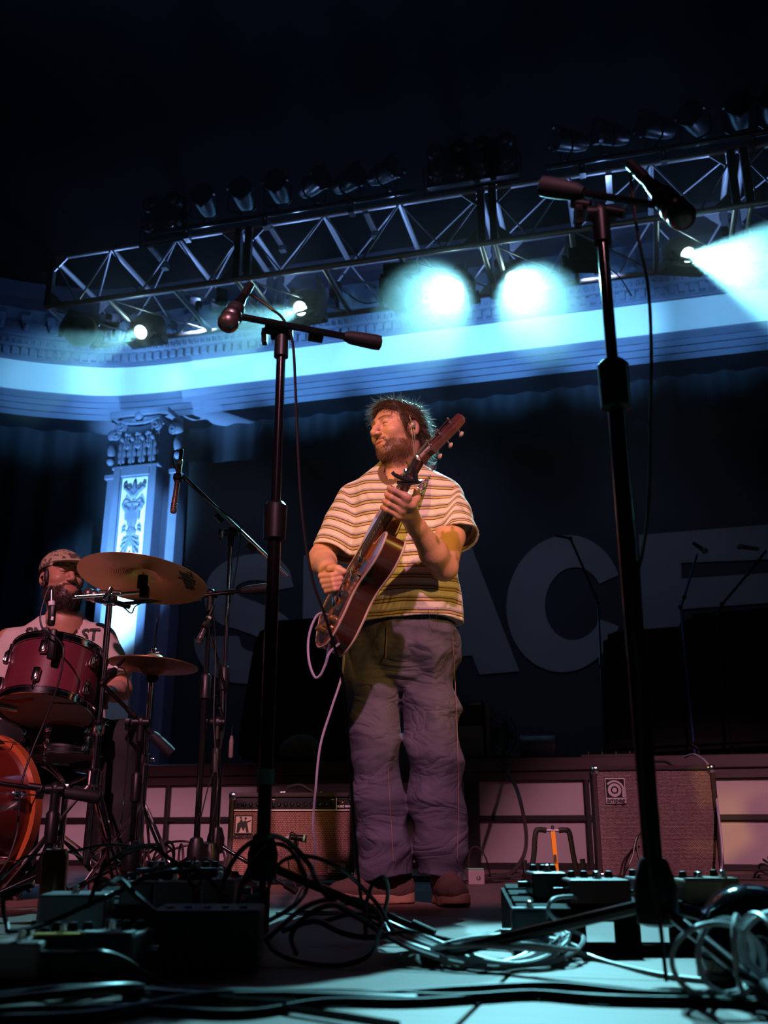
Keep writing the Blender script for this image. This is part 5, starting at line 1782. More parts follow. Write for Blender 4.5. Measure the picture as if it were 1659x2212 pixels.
def handheld_mic(label, head, tail, s=1.0, group=None):
    head, tail = Vector(head), Vector(tail)
    t = thing('vocal_microphone', label, 'microphone', tail, 0, group)
    d = (head - tail); L = d.length; d.normalize()
    M = frame_to(d).to_4x4()
    r = .0255 * s
    MB().lathe([(.010 * s, 0), (.011 * s, .02 * s), (.013 * s, .03 * s), (.018 * s, L - .06 * s), (.020 * s, L - .045 * s)], 16, M).build('handle', BLACKM, t)
    MB().lathe([(.023 * s, L - .048 * s), (.0255 * s, L - .040 * s), (.0255 * s, L - .032 * s), (.023 * s, L - .026 * s)], 16, M).build('collar_ring', STEEL, t)
    MB().ball(M @ Vector((0, 0, L - .012 * s)), r, 16).build('grille', GRILLE, t)
    MB().lathe([(.010 * s, -.055 * s), (.011 * s, -.01 * s), (.0105 * s, .005 * s)], 12, M).build('plug', BLACK, t)
    MB().lathe([(.0195 * s, L * .42), (.0215 * s, L * .45), (.0215 * s, L * .62), (.0195 * s, L * .65)], 14, M).build('clip', RUBBER, t)
    return t
def pencil_mic(label, tip, tail, r=.011, m=None, group=None, ring=True):
    tip, tail = Vector(tip), Vector(tail)
    t = thing('condenser_microphone', label, 'microphone', tail, 0, group)
    d = (tip - tail); L = d.length; d.normalize(); M = frame_to(d).to_4x4()
    m = m or mat('bronze_mic_body', (.42, .24, .17), .35, .5)
    MB().lathe([(r * .7, 0), (r, .006), (r, L * .70)], 14, M).build('barrel', m, t)
    MB().lathe([(r * 1.02, L * .70), (r * 1.15, L * .74), (r * 1.15, L * .97), (r * .9, L)], 14, M).build('capsule', m, t)
    for k in (.84, .88, .92):
        MB().tube([M @ Vector((r * 1.17 * math.cos(a), r * 1.17 * math.sin(a), L * k)) for a in np.linspace(0, 2 * PI, 12, endpoint=False)], r * .12, 4, closed=True).build('capsule_slot', BLACK, t)
    if ring:
        MB().lathe([(r * 1.04, L * .04), (r * 1.04, L * .11)], 14, M).build('white_band', WHITE, t)
    MB().lathe([(r * .5, -.05), (r * .75, -.04), (r * .8, 0)], 12, M).build('plug', BLACK, t)
    MB().box(M @ Vector((0, 0, L * .35)), (r * 3, r * 3, .03), M.to_3x3(), .004).build('clip', BLACK, t)
    return t
def cable(label, pts, r=.0032, m=None, group='loose black cables', n=8, name='cable', sides=6):
    P = crom(pts, n)
    c = P[0].copy()
    o = MB().tube([p - c for p in P], r, sides).build(name, m or CABLE)
    o.location = c
    return tag(o, label, 'cable', group)

# vocal stand in front of the guitarist
LY = 2.42
lb = at(566, 1960, LY); lt = at(609, 722, LY)
lvx = (lb.x + lt.x) / 2
mic_stand('black boom stand holding the vocal microphone in front of the guitarist', (lt.x, LY), lt.z, r=(.0165, .0125), clutch=.60, hub=.17, legs=((-14, .40), (96, .34), (250, .36)), boom=(at(519, 684, LY - .062), at(815, 740, LY + .03), .0095, .095), leg_r=.010, tape=at(572, 1678, LY).z)
handheld_mic('black vocal microphone with pink mesh ball on the guitarist boom stand', at(490, 702, LY - .10), at(527, 640, LY - .02), 1.15)
cable('black cable hanging from the vocal microphone beside the guitarist', [at(530, 634, LY - .02), at(548, 640, LY), at(590, 670, LY), at(612, 690, LY - .03), at(632, 740, LY - .02), at(640, 880, LY), at(650, 1080, LY), at(672, 1240, LY), at(705, 1340, LY), at(738, 1460, LY), at(752, 1600, LY), at(766, 1800, LY), at(775, 1900, LY), at(790, 1975, LY), onz(840, 2010, .02), onz(900, 2030, .01), onz(1000, 2045, .01)], .0040, None, None)
# tall stand close to the camera
RY_ = 1.72
rt = at(1297, 462, RY_)
mic_stand('tall black boom stand standing beside the pedalboard close to the speaker cabinet', (rt.x, RY_), rt.z, r=(.0165, .0115), clutch=.70, hub=.13, legs=((-80, .36), (152, .42), (22, .45)), boom=(at(1434, 446, RY_ - .06), at(1178, 403, RY_ + .02), .0075, .085), leg_r=.0105)
handheld_mic('vocal microphone on the tall boom stand beside the pedalboard', at(1480, 474, RY_ - .10), at(1392, 385, RY_ - .04), 1.1)
cable('black cable wound down the tall boom stand', [at(1388, 381, RY_ - .04), at(1364, 372, RY_ - .02), at(1366, 420, RY_), at(1380, 520, RY_), at(1400, 620, RY_), at(1407, 760, RY_), at(1404, 900, RY_), at(1402, 1060, RY_), at(1390, 1180, RY_), at(1368, 1270, RY_ - .03), at(1364, 1340, RY_ - .04), at(1378, 1450, RY_ - .035), at(1384, 1600, RY_ - .035), at(1390, 1760, RY_ - .04), at(1405, 1890, RY_ - .05), at(1425, 1990, RY_ - .06), onz(1440, 2120, .01)], .0035, mat('brown_cable', (.03, .018, .012), .4), None)

# ------------------------------------------------------------------ drum kit
CHR = CHROME
SHELL = mat('burgundy_drum_shell', (.13, .022, .035), .28, 0, .5, 6, coat=.5)
HEADM_ = mat('cloudy_drum_head', (.42, .34, .30), .5, 0, .1, 5)
def drum(name, label, loc, tilt, r, h, lugs, rotz=0, shell=SHELL, tapes=False):
    """axis along local z, bottom at 0"""
    t = thing(name, label, 'drum', loc)
    t.rotation_euler = tilt
    MB().lathe([(r, .012), (r, h - .012)], 48, caps=False).build('shell', shell, t)
    MB().lathe([(.001, h - .004), (r * .97, h - .004), (r * 1.01, h - .012)], 40, caps=False).build('batter_head', HEADM_, t)
    MB().lathe([(.001, .004), (r * .97, .004), (r * 1.01, .012)], 40, caps=False).build('resonant_head', HEADM_, t)
    for z0_, z1_ in ((-.004, .026), (h - .026, h + .004)):
        MB().lathe([(r * 1.012, z0_), (r * 1.05, z0_), (r * 1.05, z0_ + .005), (r * 1.03, z0_ + .008), (r * 1.03, z1_ - .006), (r * 1.055, z1_ - .004), (r * 1.055, z1_), (r * 1.012, z1_)], 48, caps=False).build('hoop', CHR, t)
    for k in range(lugs):
        a = 2 * PI * (k + .5) / lugs + rotz
        c, s = math.cos(a), math.sin(a)
        Mz = Matrix.Rotation(a, 3, 'Z')
        for zz, sg in ((h * .27, -1), (h * .73, 1)):
            lug = MB().box((c * (r + .011), s * (r + .011), zz), (.020, .028, .055), Mz, .006).build('lug', CHR, t)
            MB().box((c * (r + .022), s * (r + .022), zz), (.006, .016, .04), Mz, .003).build('lug_fin', CHR, lug)
            MB().cyl((c * (r * 1.0 + .012), s * (r + .012), zz + sg * .02), (c * (r + .012), s * (r + .012), h - .01 if sg > 0 else .01), .0035, 8).build('tension_rod', CHR, lug)
    return t
tr = .178
th_ = .25
tl = at(104, 1540, 3.78)
tom = drum('rack_tom', 'burgundy rack tom with chrome hoops and red tape on its lower head', (tl.x - .004, 3.76, tl.z - .005), (R_(-19), R_(2), 0), tr, th_, 6, R_(-60))
for (x, y, w_, rz) in ((-.10, -.06, .075, 5), (-.045, -.075, .06, -18), (.075, .115, .075, 3), (.02, .11, .05, -10)):
    MB().box((x, y - .03, .0025), (w_, .018, .001), Matrix.Rotation(R_(rz), 3, 'Z')).build('tape_strip', TAPE, tom)
tm = text('head_lettering', 'Ambassador', LETTER, tom, Matrix.Translation((.10, -.09, .002)) @ Matrix.Rotation(PI, 4, 'X'), .022)
# bass drum
bl = Vector((-1.60, 3.62, .30))
bd = thing('bass_drum', 'dark red bass drum with orange hoop at the drum kit front', 'drum', (bl.x, bl.y, 0))
Mb = Matrix.Translation((0, 0, .30)) @ Matrix.Rotation(R_(-20), 4, 'Z') @ Matrix.Rotation(PI / 2, 4, 'X')
MB().lathe([(.275, -.20), (.275, .20)], 56, Mb, caps=False).build('shell', mat('red_drum_shell', (.16, .02, .012), .25, 0, .4, 6, coat=.5), bd)
MB().lathe([(.001, .195), (.27, .195)], 48, Mb, caps=False).build('front_head', mat('dark_front_head', (.03, .028, .03), .4), bd)
for z0_ in (-.225, .19):
    MB().lathe([(.272, z0_), (.295, z0_), (.295, z0_ + .04), (.272, z0_ + .04)], 56, Mb, caps=False).build('hoop', mat('orange_wood_hoop', (.42, .10, .03), .3, coat=.4), bd)  # hoops coloured orange
for k in range(8):
    a = 2 * PI * k / 8 + .2
    for z0_ in (-.10, .10):
        MB().box(Mb @ Vector((.288 * math.cos(a), .288 * math.sin(a), z0_)), (.024, .03, .06), (Mb.to_3x3() @ Matrix.Rotation(a, 3, 'Z')), .006).build('lug', CHR, bd)
    MB().cyl(Mb @ Vector((.298 * math.cos(a), .298 * math.sin(a), -.2)), Mb @ Vector((.298 * math.cos(a), .298 * math.sin(a), .2)), .003, 6).build('tension_rod', CHR, bd)
for sx in (-1, 1):
    MB().cyl(Mb @ Vector((sx * .24, -.13, .1)), (sx * .38, -.25, .01), .008, 8).build('spur', CHR, bd)
# tom holder
th0 = thing('tom_holder', 'chrome tom arm rising from the bass drum', 'drum hardware', (bl.x + .12, bl.y + .05, .57))
MB().cyl((0, 0, -.01), (0.02, .02, .13), .012, 12).build('post', CHR, th0)
MB().cyl((.02, .02, .11), (.10, .06, .10), .010, 10).build('arm', CHR, th0)
MB().box((.02, .02, .11), (.04, .04, .05), None, .006).build('clamp', CHR, th0)
# snare on its stand
sn = at(150, 1600, 4.0)
snare = drum('snare_drum', 'shallow dark snare drum on a chrome stand under the rack tom', (sn.x, 4.02, sn.z - .07), (R_(-4), 0, 0), .175, .14, 8, .2, mat('dark_steel_shell', (.10, .09, .09), .3, .8))
st_ = thing('snare_stand', 'chrome snare stand with basket arms beneath the snare drum', 'drum hardware', (sn.x, 4.02, 0))
for a in (20, 140, 260):
    c, s = math.cos(R_(a)), math.sin(R_(a))
    MB().tube(crom([(0, 0, sn.z - .17), (c * .12, s * .12, sn.z - .11), (c * .195, s * .195, sn.z - .085), (c * .2, s * .2, sn.z - .06)], 4), .007, 8).build('basket_arm', CHR, st_)
    MB().tube([(0, 0, .22), (c * .2, s * .2, .08), (c * .30, s * .30, .01)], .008, 8).build('leg', CHR, st_)
MB().cyl((0, 0, .10), (0, 0, sn.z - .16), .013, 12).build('pole', CHR, st_)
MB().box((0, -.01, sn.z - .19), (.05, .05, .05), None, .008).build('clamp', CHR, st_)

# cymbals
def cymbal_mat(name, col):
    m = mat(name, col, .36, .65, .3, 5)
    nt, ns, lk, b = nodes_of(m)
    tc = ns.new('ShaderNodeTexCoord')
    wv = ns.new('ShaderNodeTexWave'); wv.wave_type = 'RINGS'; wv.rings_direction = 'Z'
    wv.inputs['Scale'].default_value = 45; wv.inputs['Distortion'].default_value = 1.2; wv.inputs['Detail'].default_value = 1
    lk.new(tc.outputs['Object'], wv.inputs['Vector'])
    bp = ns.new('ShaderNodeBump'); bp.inputs['Strength'].default_value = .25; bp.inputs['Distance'].default_value = .002
    lk.new(wv.outputs['Fac'], bp.inputs['Height']); lk.new(bp.outputs[0], b.inputs['Normal'])
    return m
BRONZE = cymbal_mat('bronze_cymbal', (.60, .32, .12))
def cym_prof(r, bell, rise):
    return [(.006, rise + .028), (bell * .6, rise + .022), (bell, rise + .004), (bell * 1.15, rise - .002), (r * .6, rise * .5), (r, 0), (r, -.0012), (r * .6, rise * .5 - .0012), (bell * 1.15, rise - .0032), (bell, rise + .0028), (bell * .6, rise + .0208), (.006, rise + .0268)]
cc = at(308, 1252, 3.80)
cym = thing('crash_cymbal', 'large bronze cymbal with black script lettering tilted above the drum kit', 'cymbal', cc)
cym.rotation_euler = (R_(-9), R_(5.5), 0)
CR = .258
MB().lathe(cym_prof(CR, .062, .022), 72, caps=False).build('bronze_disc', BRONZE, cym, smooth=True, ang=60)
text('cymbal_lettering', 'Zildjian', LETTER, cym, Matrix.Translation((.188, -.045, .0035)) @ Matrix.Rotation(R_(5.5), 4, 'Y') @ Matrix.Rotation(R_(90), 4, 'Z') @ Matrix.Rotation(PI, 4, 'X') @ Matrix.Rotation(R_(0), 4, 'Z') , .075, bold=.0016, shear=.3)
cs = thing('cymbal_stand', 'dark chrome cymbal stand with short boom arm and double braced legs', 'drum hardware')
pb, ptop = at(170, 1790, 3.78), at(234, 1300, 3.78)
cs.location = (ptop.x, 3.80, 0)
zt = ptop.z
DCHR = mat('dark_chrome', (.30, .29, .32), .18, 1.0)
MB().cyl((0, 0, .12), (0, 0, .62), .016, 14).build('lower_tube', DCHR, cs)
MB().cyl((0, 0, .60), (0, 0, zt), .0125, 14).build('upper_tube', DCHR, cs)
MB().lathe([(.016, .58), (.024, .59), (.024, .63), (.015, .64)], 14).build('collar', CHR, cs)
L_ = lambda p: Vector(p) - cs.location
MB().cyl(L_(at(160, 1289, 3.76)), L_(at(312, 1279, 3.79)), .008, 10).build('boom_arm', CHR, cs)
MB().ball(L_(at(160, 1289, 3.76)), .010, 8).build('arm_tip', CHR, cs)
k = MB(); k.box((0, 0, zt + .02), (.05, .045, .06), None, .008); k.cyl((-.04, -.02, zt + .035), (.045, -.02, zt + .035), .013, 10); k.build('tilter', CHR, cs)
MB().box((.0, -.03, zt + .03), (.012, .04, .06), Matrix.Rotation(R_(25), 3, 'Y'), .004).build('wing_nut', CHR, cs)
tip_ = L_(at(312, 1279, 3.79))
MB().box(tip_, (.035, .035, .05), None, .006).build('arm_clamp', BLACK, cs)
cl_ = L_(cc)
MB().cyl(tip_, cl_ + Vector((0, 0, .03)), .005, 8).build('cymbal_rod', CHR, cs)
MB().lathe([(.010, 0), (.021, .002), (.021, .055), (.012, .058)], 14, Matrix.Translation(cl_ + Vector((0.002, -.004, -.040)))).build('felt_sleeve', RUBBER, cs)
def braced_leg(par, hub_z, foot, run_z, m):
    f = Vector(foot); h = Vector((0, 0, hub_z))
    d = f.normalized(); side = Vector((-d.y, d.x, 0)) * .012
    mid_ = h.lerp(f, .55)
    for s in (-1, 1):
        MB().tube([h + side * s * .4, h.lerp(f, .12) + side * s, h.lerp(f, .5) + side * s, h.lerp(f, .58) + side * s * .3, h.lerp(f, .66) + side * s, f + side * s], .006, 6).build('leg_rail', m, par)
    MB().bar((0, 0, run_z), mid_, .016, .005).build('leg_brace', m, par)
    MB().ball(f, .016, 8).build('leg_foot', RUBBER, par)
for a in (-50, 75, 195):
    braced_leg(cs, .42, (math.cos(R_(a)) * .30, math.sin(R_(a)) * .30, .016), .14, CHR)
MB().lathe([(.016, .39), (.028, .40), (.028, .45), (.016, .46)], 14).build('leg_collar', CHR, cs)
# hi-hat
hc_ = at(330, 1443, 3.92)
hh = thing('hi_hat', 'dark bronze hi hat cymbal pair on a chrome pedal stand', 'cymbal', (hc_.x, 3.92, 0))
Mh = Matrix.Translation((0, 0, hc_.z)) @ Matrix.Rotation(R_(3), 4, 'Y') @ Matrix.Rotation(R_(-3), 4, 'X')
HB = cymbal_mat('dark_bronze_cymbal', (.34, .18, .085))
MB().lathe(cym_prof(.178, .05, .018), 56, Mh @ Matrix.Translation((0, 0, .012)), caps=False).build('top_cymbal', HB, hh, ang=60)
MB().lathe(cym_prof(.178, .05, .016), 56, Mh @ Matrix.Translation((0, 0, .008)) @ Matrix.Rotation(PI, 4, 'X'), caps=False).build('bottom_cymbal', HB, hh, ang=60)
MB().cyl((0, 0, hc_.z - .1), (0.005, 0, at(338, 1332, 3.92).z), .004, 8).build('pull_rod', CHR, hh)
MB().lathe([(.008, hc_.z + .035), (.012, hc_.z + .04), (.012, hc_.z + .075), (.007, hc_.z + .08)], 12).build('hat_clutch', CHR, hh)
MB().box((0, 0, hc_.z + .06), (.05, .012, .012), None, .003).build('wing_nut', CHR, hh)
MB().lathe([(.012, hc_.z - .06), (.026, hc_.z - .045), (.026, hc_.z - .03), (.01, hc_.z - .025)], 14).build('seat_cup', RUBBER, hh)
MB().cyl((0, 0, .06), (0, 0, hc_.z - .05), .0125, 14).build('pole', CHR, hh)
MB().lathe([(.013, .48), (.02, .485), (.02, .52), (.013, .525)], 14).build('height_collar', CHR, hh)
MB().box((0, 0, .50), (.07, .014, .014), None, .003).build('wing_nut', CHR, hh)
for a in (-30, 90, 210):
    braced_leg(hh, .34, (math.cos(R_(a)) * .22, math.sin(R_(a)) * .22, .016), .08, CHR)
MB().box((-.02, -.16, .035), (.09, .26, .012), Matrix.Rotation(R_(12), 3, 'X'), .004).build('pedal_board', STEEL, hh)
MB().bar((0, 0, .05), (-.02, -.10, .05), .02, .02).build('pedal_link', CHR, hh)

# drum microphones
p = at(112, 1300, 3.58)
tmc = thing('tom_microphone', 'upright black clip microphone on the rack tom hoop', 'microphone', at(112, 1420, 3.60))
def T(px, py, Y): return at(px, py, Y) - tmc.location
MB().box(T(113, 1392, 3.60), (.028, .03, .115), None, .008).build('clip_body', BLACK, tmc)
MB().box(T(112, 1330, 3.59), (.026, .028, .08), None, .008).build('mic_body', BLACK, tmc)
MB().cyl(T(112, 1318, 3.59), T(112, 1275, 3.59), .0115, 12, .008).build('plug', STEEL, tmc)
MB().cyl(T(112, 1308, 3.59), T(112, 1299, 3.59), .0125, 12).build('plug_ring', WHITE, tmc)
MB().box(T(113, 1336, 3.574), (.010, .004, .014), None, .001).build('pale_badge', WHITE, tmc)
cable('black cable looping from the tom microphone over the drum shell', [at(112, 1276, 3.59), at(108, 1267, 3.585), at(97, 1290, 3.58), at(87, 1335, 3.575), at(95, 1362, 3.56), at(115, 1372, 3.54), at(132, 1390, 3.53), at(137, 1410, 3.52), at(128, 1470, 3.52), at(95, 1560, 3.52), at(70, 1620, 3.5), at(45, 1700, 3.48), at(38, 1790, 3.48), at(20, 1850, 3.45), at(0, 1885, 3.42)], .0035, None, None)
# hi-hat microphone on its own short boom
hm_b = at(262, 1900, 3.62)
MS3 = mic_stand('short stand with a brown gripped boom crossing the hi hat stand', (at(305, 1560, 3.66).x, 3.66), at(305, 1560, 3.66).z, r=(.011, .009), hub=.15, legs=((200, .25), (320, .25), (80, .25)), boom=(at(222, 1478, 3.62), at(366, 1624, 3.70), .008, .10), clutch=.5)
pencil_mic('small black condenser microphone pointing at the snare from the short boom', at(218, 1480, 3.62), at(252, 1441, 3.68), .010, BLACK)
cable('black cable dropping from the snare microphone past the hi hat', [at(254, 1440, 3.68), at(268, 1446, 3.68), at(277, 1480, 3.68), at(277, 1600, 3.68), at(268, 1720, 3.66), at(255, 1820, 3.6), onz(240, 1905, .01)], .003, None, None)
# kick microphone boom
ks = mic_stand('low stand whose thick gripped boom reaches across the bass drum', (at(120, 1705, 3.35).x, 3.35), at(120, 1705, 3.35).z, r=(.012, .009), hub=.12, legs=((200, .22), (320, .22), (80, .22)), boom=(at(-60, 1684, 3.30), at(210, 1722, 3.38), .008, .11), clutch=.5)
# drummer's vocal mic boom
BY = 4.02
vt = at(455, 1284, BY)
mic_stand('black boom stand reaching behind the crash cymbal to the drummer', (vt.x, BY), vt.z, r=(.0125, .0095), hub=.16, boom=(at(262, 1305, BY + .02), at(572, 1271, BY - .03), .0085, .10), legs=((30, .3), (150, .3), (270, .3)))
handheld_mic('vocal microphone with pink ball aimed at the drummer beard', at(186, 1282, BY + .04), at(252, 1302, BY + .03), 1.1)
cable('black cable sagging from the drummer vocal microphone under the cymbal', [at(258, 1304, BY + .03), at(272, 1316, BY), at(285, 1324, BY), at(300, 1305, BY), at(380, 1284, BY), at(440, 1290, BY), at(458, 1320, BY - .02), at(466, 1400, BY), at(462, 1560, BY), at(470, 1700, BY), at(455, 1800, BY), onz(450, 1902, .01)], .003, None, None)
pencil_mic('pencil microphone hanging nose down beside the drummer boom stand', at(428, 1390, BY - .05), at(452, 1330, BY - .03), .012, mat('black_mic_body', (.05, .045, .045), .35))
sb = at(474, 1380, BY + .1)
mic_stand('thin stand with a yellowish lit arm behind the drummer boom stand', (at(470, 1560, BY + .12).x, BY + .12), at(470, 1560, BY + .12).z, r=(.011, .008), hub=.14, boom=(at(455, 1372, BY + .06), at(490, 1500, BY + .14), .006, 0), legs=((60, .26), (180, .26), (300, .26)), clutch=.7)
# chrome overhead stand
OY = 4.18
ot = at(500, 1150, OY)
mic_stand('chrome overhead stand with long slanting boom behind the amplifier', (ot.x, OY), ot.z, r=(.0135, .010), hub=.2, clutch=.50, mat_lo=DCHR, mat_hi=CHR, boom=(at(396, 1028, OY - .02), at(622, 1246, OY + .03), .0085, .0), legs=((-10, .34), (110, .34), (230, .34)))
pencil_mic('bronze pencil microphone hanging from the slanting overhead boom', at(374, 1108, OY - .04), at(390, 992, OY - .02), .0125)
cable('thin black cable looping off the overhead microphone down its chrome stand', [at(391, 984, OY - .02), at(386, 973, OY - .02), at(375, 978, OY - .02), at(375, 1000, OY - .03), at(386, 1024, OY - .03), at(420, 1056, OY - .03), at(490, 1112, OY - .03), at(515, 1130, OY - .03), at(520, 1160, OY - .03), at(512, 1220, OY - .02), at(500, 1290, OY - .02), at(493, 1330, OY - .02), at(488, 1450, OY - .02), at(486, 1560, OY - .03), at(470, 1640, OY - .05), at(450, 1700, OY - .06), at(430, 1780, OY - .08), at(408, 1850, OY - .1), onz(400, 1906, .01)], .003, None, None)
# maraca-like mallet hung on the stand
ml = thing('hanging_mallet', 'small grey mallet hanging from the chrome overhead stand', 'mallet', at(500, 1600, OY - .04))
MB().cyl((0, 0, .06), (.0, 0, .02), .002, 6).build('loop', CABLE, ml)
MB().lathe([(.006, -.07), (.010, -.065), (.009, .0), (.005, .02)], 12).build('head', mat('grey_felt', (.16, .12, .10), .9), ml)

# microphone in front of the combo amp
am = thing('amp_microphone', 'black instrument microphone with green tape in front of the wicker grille', 'microphone', at(655, 1900, 4.78) * 1.0)
am.location.z = 0
def A_(px, py, Y=4.78): return at(px, py, Y) - am.location
MB().cyl(A_(628, 1808), A_(662, 1812), .013, 12, .0165).build('barrel', BLACK, am)
MB().cyl(A_(655, 1811), A_(659, 1811.5), .0175, 12).build('tape_band', mat('green_tape', (.22, .55, .36), .5), am)
MB().cyl(A_(616, 1812), A_(630, 1808), .011, 12).build('plug', mat('pale_plug', (.4, .45, .4), .4), am)
MB().tube([A_(638, 1816), A_(640, 1840), A_(648, 1880), Vector((0, 0, .02))], .008, 8).build('stalk', BLACKM, am)
MB().lathe([(.06, 0), (.06, .012), (.02, .022), (.01, .03)], 18).build('base', BLACK, am)
cable('black cable loop around the amplifier microphone', [at(617, 1812, 4.77), at(612, 1822, 4.77), at(625, 1832, 4.75), at(643, 1826, 4.74), at(640, 1806, 4.74), at(628, 1800, 4.76), at(622, 1840, 4.76), at(625, 1880, 4.7), onz(640, 1918, .01)], .003, None, None)

# silhouettes of stands on the riser
def riser_stand(label, pts, mic_a=None, mic_b=None, m=None, yl=-2.35):
    P = [S(*onS(px, py, yl)) for px, py in pts]
    t = thing('riser_microphone_stand', label, 'microphone stand', S(onS(*pts[-1], yl).x, yl, ZR), 0, None)
    for i in range(len(P) - 1):
        MB().cyl(P[i] - t.location, P[i + 1] - t.location, .010, 8).build('tube', m or BLACKM, t)
        MB().ball(P[i + 1] - t.location, .02, 8).build('joint', BLACK, t)
    MB().lathe([(.10, 0), (.10, .015), (.02, .03), (.012, .05)], 16).build('base', BLACK, t)
    b_ = P[-1] - t.location
    MB().cyl(b_, (0, 0, .03), .010, 8).build('pole', m or BLACKM, t)
    if mic_a:
        a, c = S(*onS(*mic_a, yl)), S(*onS(*mic_b, yl))
        MB().cyl(c - t.location, a - t.location, .014, 10, .02).build('microphone', BLACKM, t)
        MB().ball(a - t.location, .027, 10).build('grille', GRILLE, t)
    return t
riser_stand('thin black boom stand silhouetted against the letter C on the riser', [(1200, 1157), (1232, 1163), (1292, 1300), (1298, 1440)])
riser_stand('blue stand with a microphone in front of the letter E', [(1506, 1196), (1478, 1290), (1470, 1312)], (1522, 1190), (1497, 1172), mat('blue_tube', (.06, .11, .30), .35, .6))  # tubes of this stand coloured blue
riser_stand('black stand with a drooping boom at the end of the letter E', [(1655, 1190), (1615, 1240), (1560, 1305), (1550, 1330)], (1598, 1180), (1640, 1186))

# ------------------------------------------------------------------ drummer
DSKIN = skin_mat('drummer_skin', (.46, .22, .14), (.020, .010, .008))
DY = 4.22
dm = thing('person', 'bearded drummer in a pale lettered tee and patterned cap behind the rack tom', 'person', (at(125, 1500, DY + .05).x, DY + .12, 0))
DL = np.array(dm.location)
dc = at(133, 1254, DY)
yw = R_(40)
df = Vector((math.sin(yw), -math.cos(yw), .08)).normalized()
dl = Vector((math.cos(yw), math.sin(yw), 0)).normalized()
du = df.cross(dl).normalized()
D_M = Matrix.Translation(dc) @ Matrix((-dl, df, du)).transposed().to_4x4()
nk = at(138, 1345, DY + .04)
dv, dq, da = head_field(D_M.inverted() @ nk, .010)
dparts = [(xf(D_M, dv), dq, da)]
dsh_r, del_r = at(225, 1385, DY + .05), at(262, 1490, DY + .02)
dwr_r = at(228, 1500, DY - .22)
dsh_l, del_l, dwr_l = at(20, 1385, DY + .05), at(-25, 1500, DY + .02), at(50, 1520, DY - .2)
for a, e, w_, sx in ((dsh_r, del_r, dwr_r, 1), (dsh_l, del_l, dwr_l, -1)):
    F = Field(np.minimum.reduce([V3(a), V3(e), V3(w_)]) - .14, np.maximum.reduce([V3(a), V3(e), V3(w_)]) + .14, .006)
    F.chain([a, e], [.058, .044], .02)
    F.chain([e, e.lerp(w_, .4), w_], [.044, .042, .028], .02)
    d = (w_ - e).normalized(); side = Vector((0, 0, 1)).cross(d).normalized()
    for i in range(4):
        m_ = w_ + d * .075 + side * (.018 * (i - 1.5))
        F.chain([w_, m_, m_ + d * .03 + Vector((0, 0, -.03)), m_ + d * .0 + Vector((0, 0, -.045))], [.024, .0125, .0115, .010], .008)
    F.chain([w_, w_ + d * .04 - side * sx * .035, w_ + d * .075 - side * sx * .03 + Vector((0, 0, -.02))], [.02, .014, .011], .01)
    v, q = F.nets(); dparts.append((v, q, {}))
hipd = Vector((dm.location.x, DY + .16, .60))
F = Field(np.array((dm.location.x - .5, DY - .6, .02)), np.array((dm.location.x + .6, DY + .5, 1.35)), .016)
F.chain([nk, hipd], [.09, .13], .03)
kn_r, ft_r = at(272, 1602, DY - .22), at(250, 1885, DY - .2)
kn_l, ft_l = at(-10, 1602, DY - .22), at(30, 1880, DY - .2)
for k_, f_ in ((kn_r, ft_r), (kn_l, ft_l)):
    F.chain([hipd, k_, f_], [.085, .06, .045], .03)
v, q = F.nets(); dparts.append((v, q, {}))
v, q, A = join(dparts)
me = np_mesh(v - DL, q); set_attrs(me, A)
mk('body', me, DSKIN, dm)
# dark beard and short hair
bm_ = np.nonzero(da['beard'] > .35)[0]
nv = vnormals(dv, dq); pick = rng.choice(bm_, 4200)
P = dv[pick]; D = nv[pick] * .7 + np.array([0, .1, -.5]) + rng.normal(size=P.shape) * .25; D /= np.linalg.norm(D, axis=1)[:, None]
sv, sq = strands(P, D, rng.uniform(.008, .018, len(P)), .0005, 19, .3, .4, 2)
mk('beard', np_mesh(xf(D_M, sv) - DL, sq), mat('drummer_beard', (.018, .010, .008), .5), dm)
F = Field((-.12, -.15, -.1), (.12, .14, .16), .005)
F.ell((0, -.022, .030), (.084, .104, .080), .02)
F.ell((0, .09, -.03), (.066, .075, .10), .012, 'sub')
for s in (-1, 1):
    F.ell((s * .095, -.006, -.012), (.04, .028, .036), .008, 'sub'); F.ell((s * .078, .026, .0), (.012, .014, .034), .01)
F.ell((0, -.04, -.08), (.10, .09, .05), .02, 'sub')
v, q = F.nets()
mk('hair', np_mesh(xf(D_M, v) - DL, q), mat('drummer_hair', (.018, .010, .008), .5), dm)
# cap
CAPM = mat('patterned_cap', (.36, .27, .16), .85, 0, .1, 30, bump=.3, bscale=300)
nt, ns, lk, b = nodes_of(CAPM)
tc = ns.new('ShaderNodeTexCoord'); nz = ns.new('ShaderNodeTexNoise'); nz.inputs['Scale'].default_value = 34; nz.inputs['Detail'].default_value = 3
lk.new(tc.outputs['Object'], nz.inputs['Vector'])
cr_ = ns.new('ShaderNodeValToRGB'); cr_.color_ramp.interpolation = 'CONSTANT'
e = cr_.color_ramp.elements; e[0].position = 0; e[0].color = (.10, .07, .05, 1); e[1].position = .46; e[1].color = (.40, .31, .19, 1)
e2 = e.new(.56); e2.color = (.24, .16, .09, 1); e3 = e.new(.64); e3.color = (.46, .38, .26, 1)
lk.new(nz.outputs['Fac'], cr_.inputs[0]); lk.new(cr_.outputs[0], b.inputs['Base Color'])
F = Field((-.13, -.16, -.02), (.13, .16, .20), .004)
F.ell((0, -.012, .055), (.092, .112, .088), .02)
sl, X_, Y_, Z_ = F.grid()
F.f = np.maximum(F.f, (.042 + .12 * np.maximum(-Y_, 0) * -.25 - Z_) + 0 * F.f).astype(np.float32)
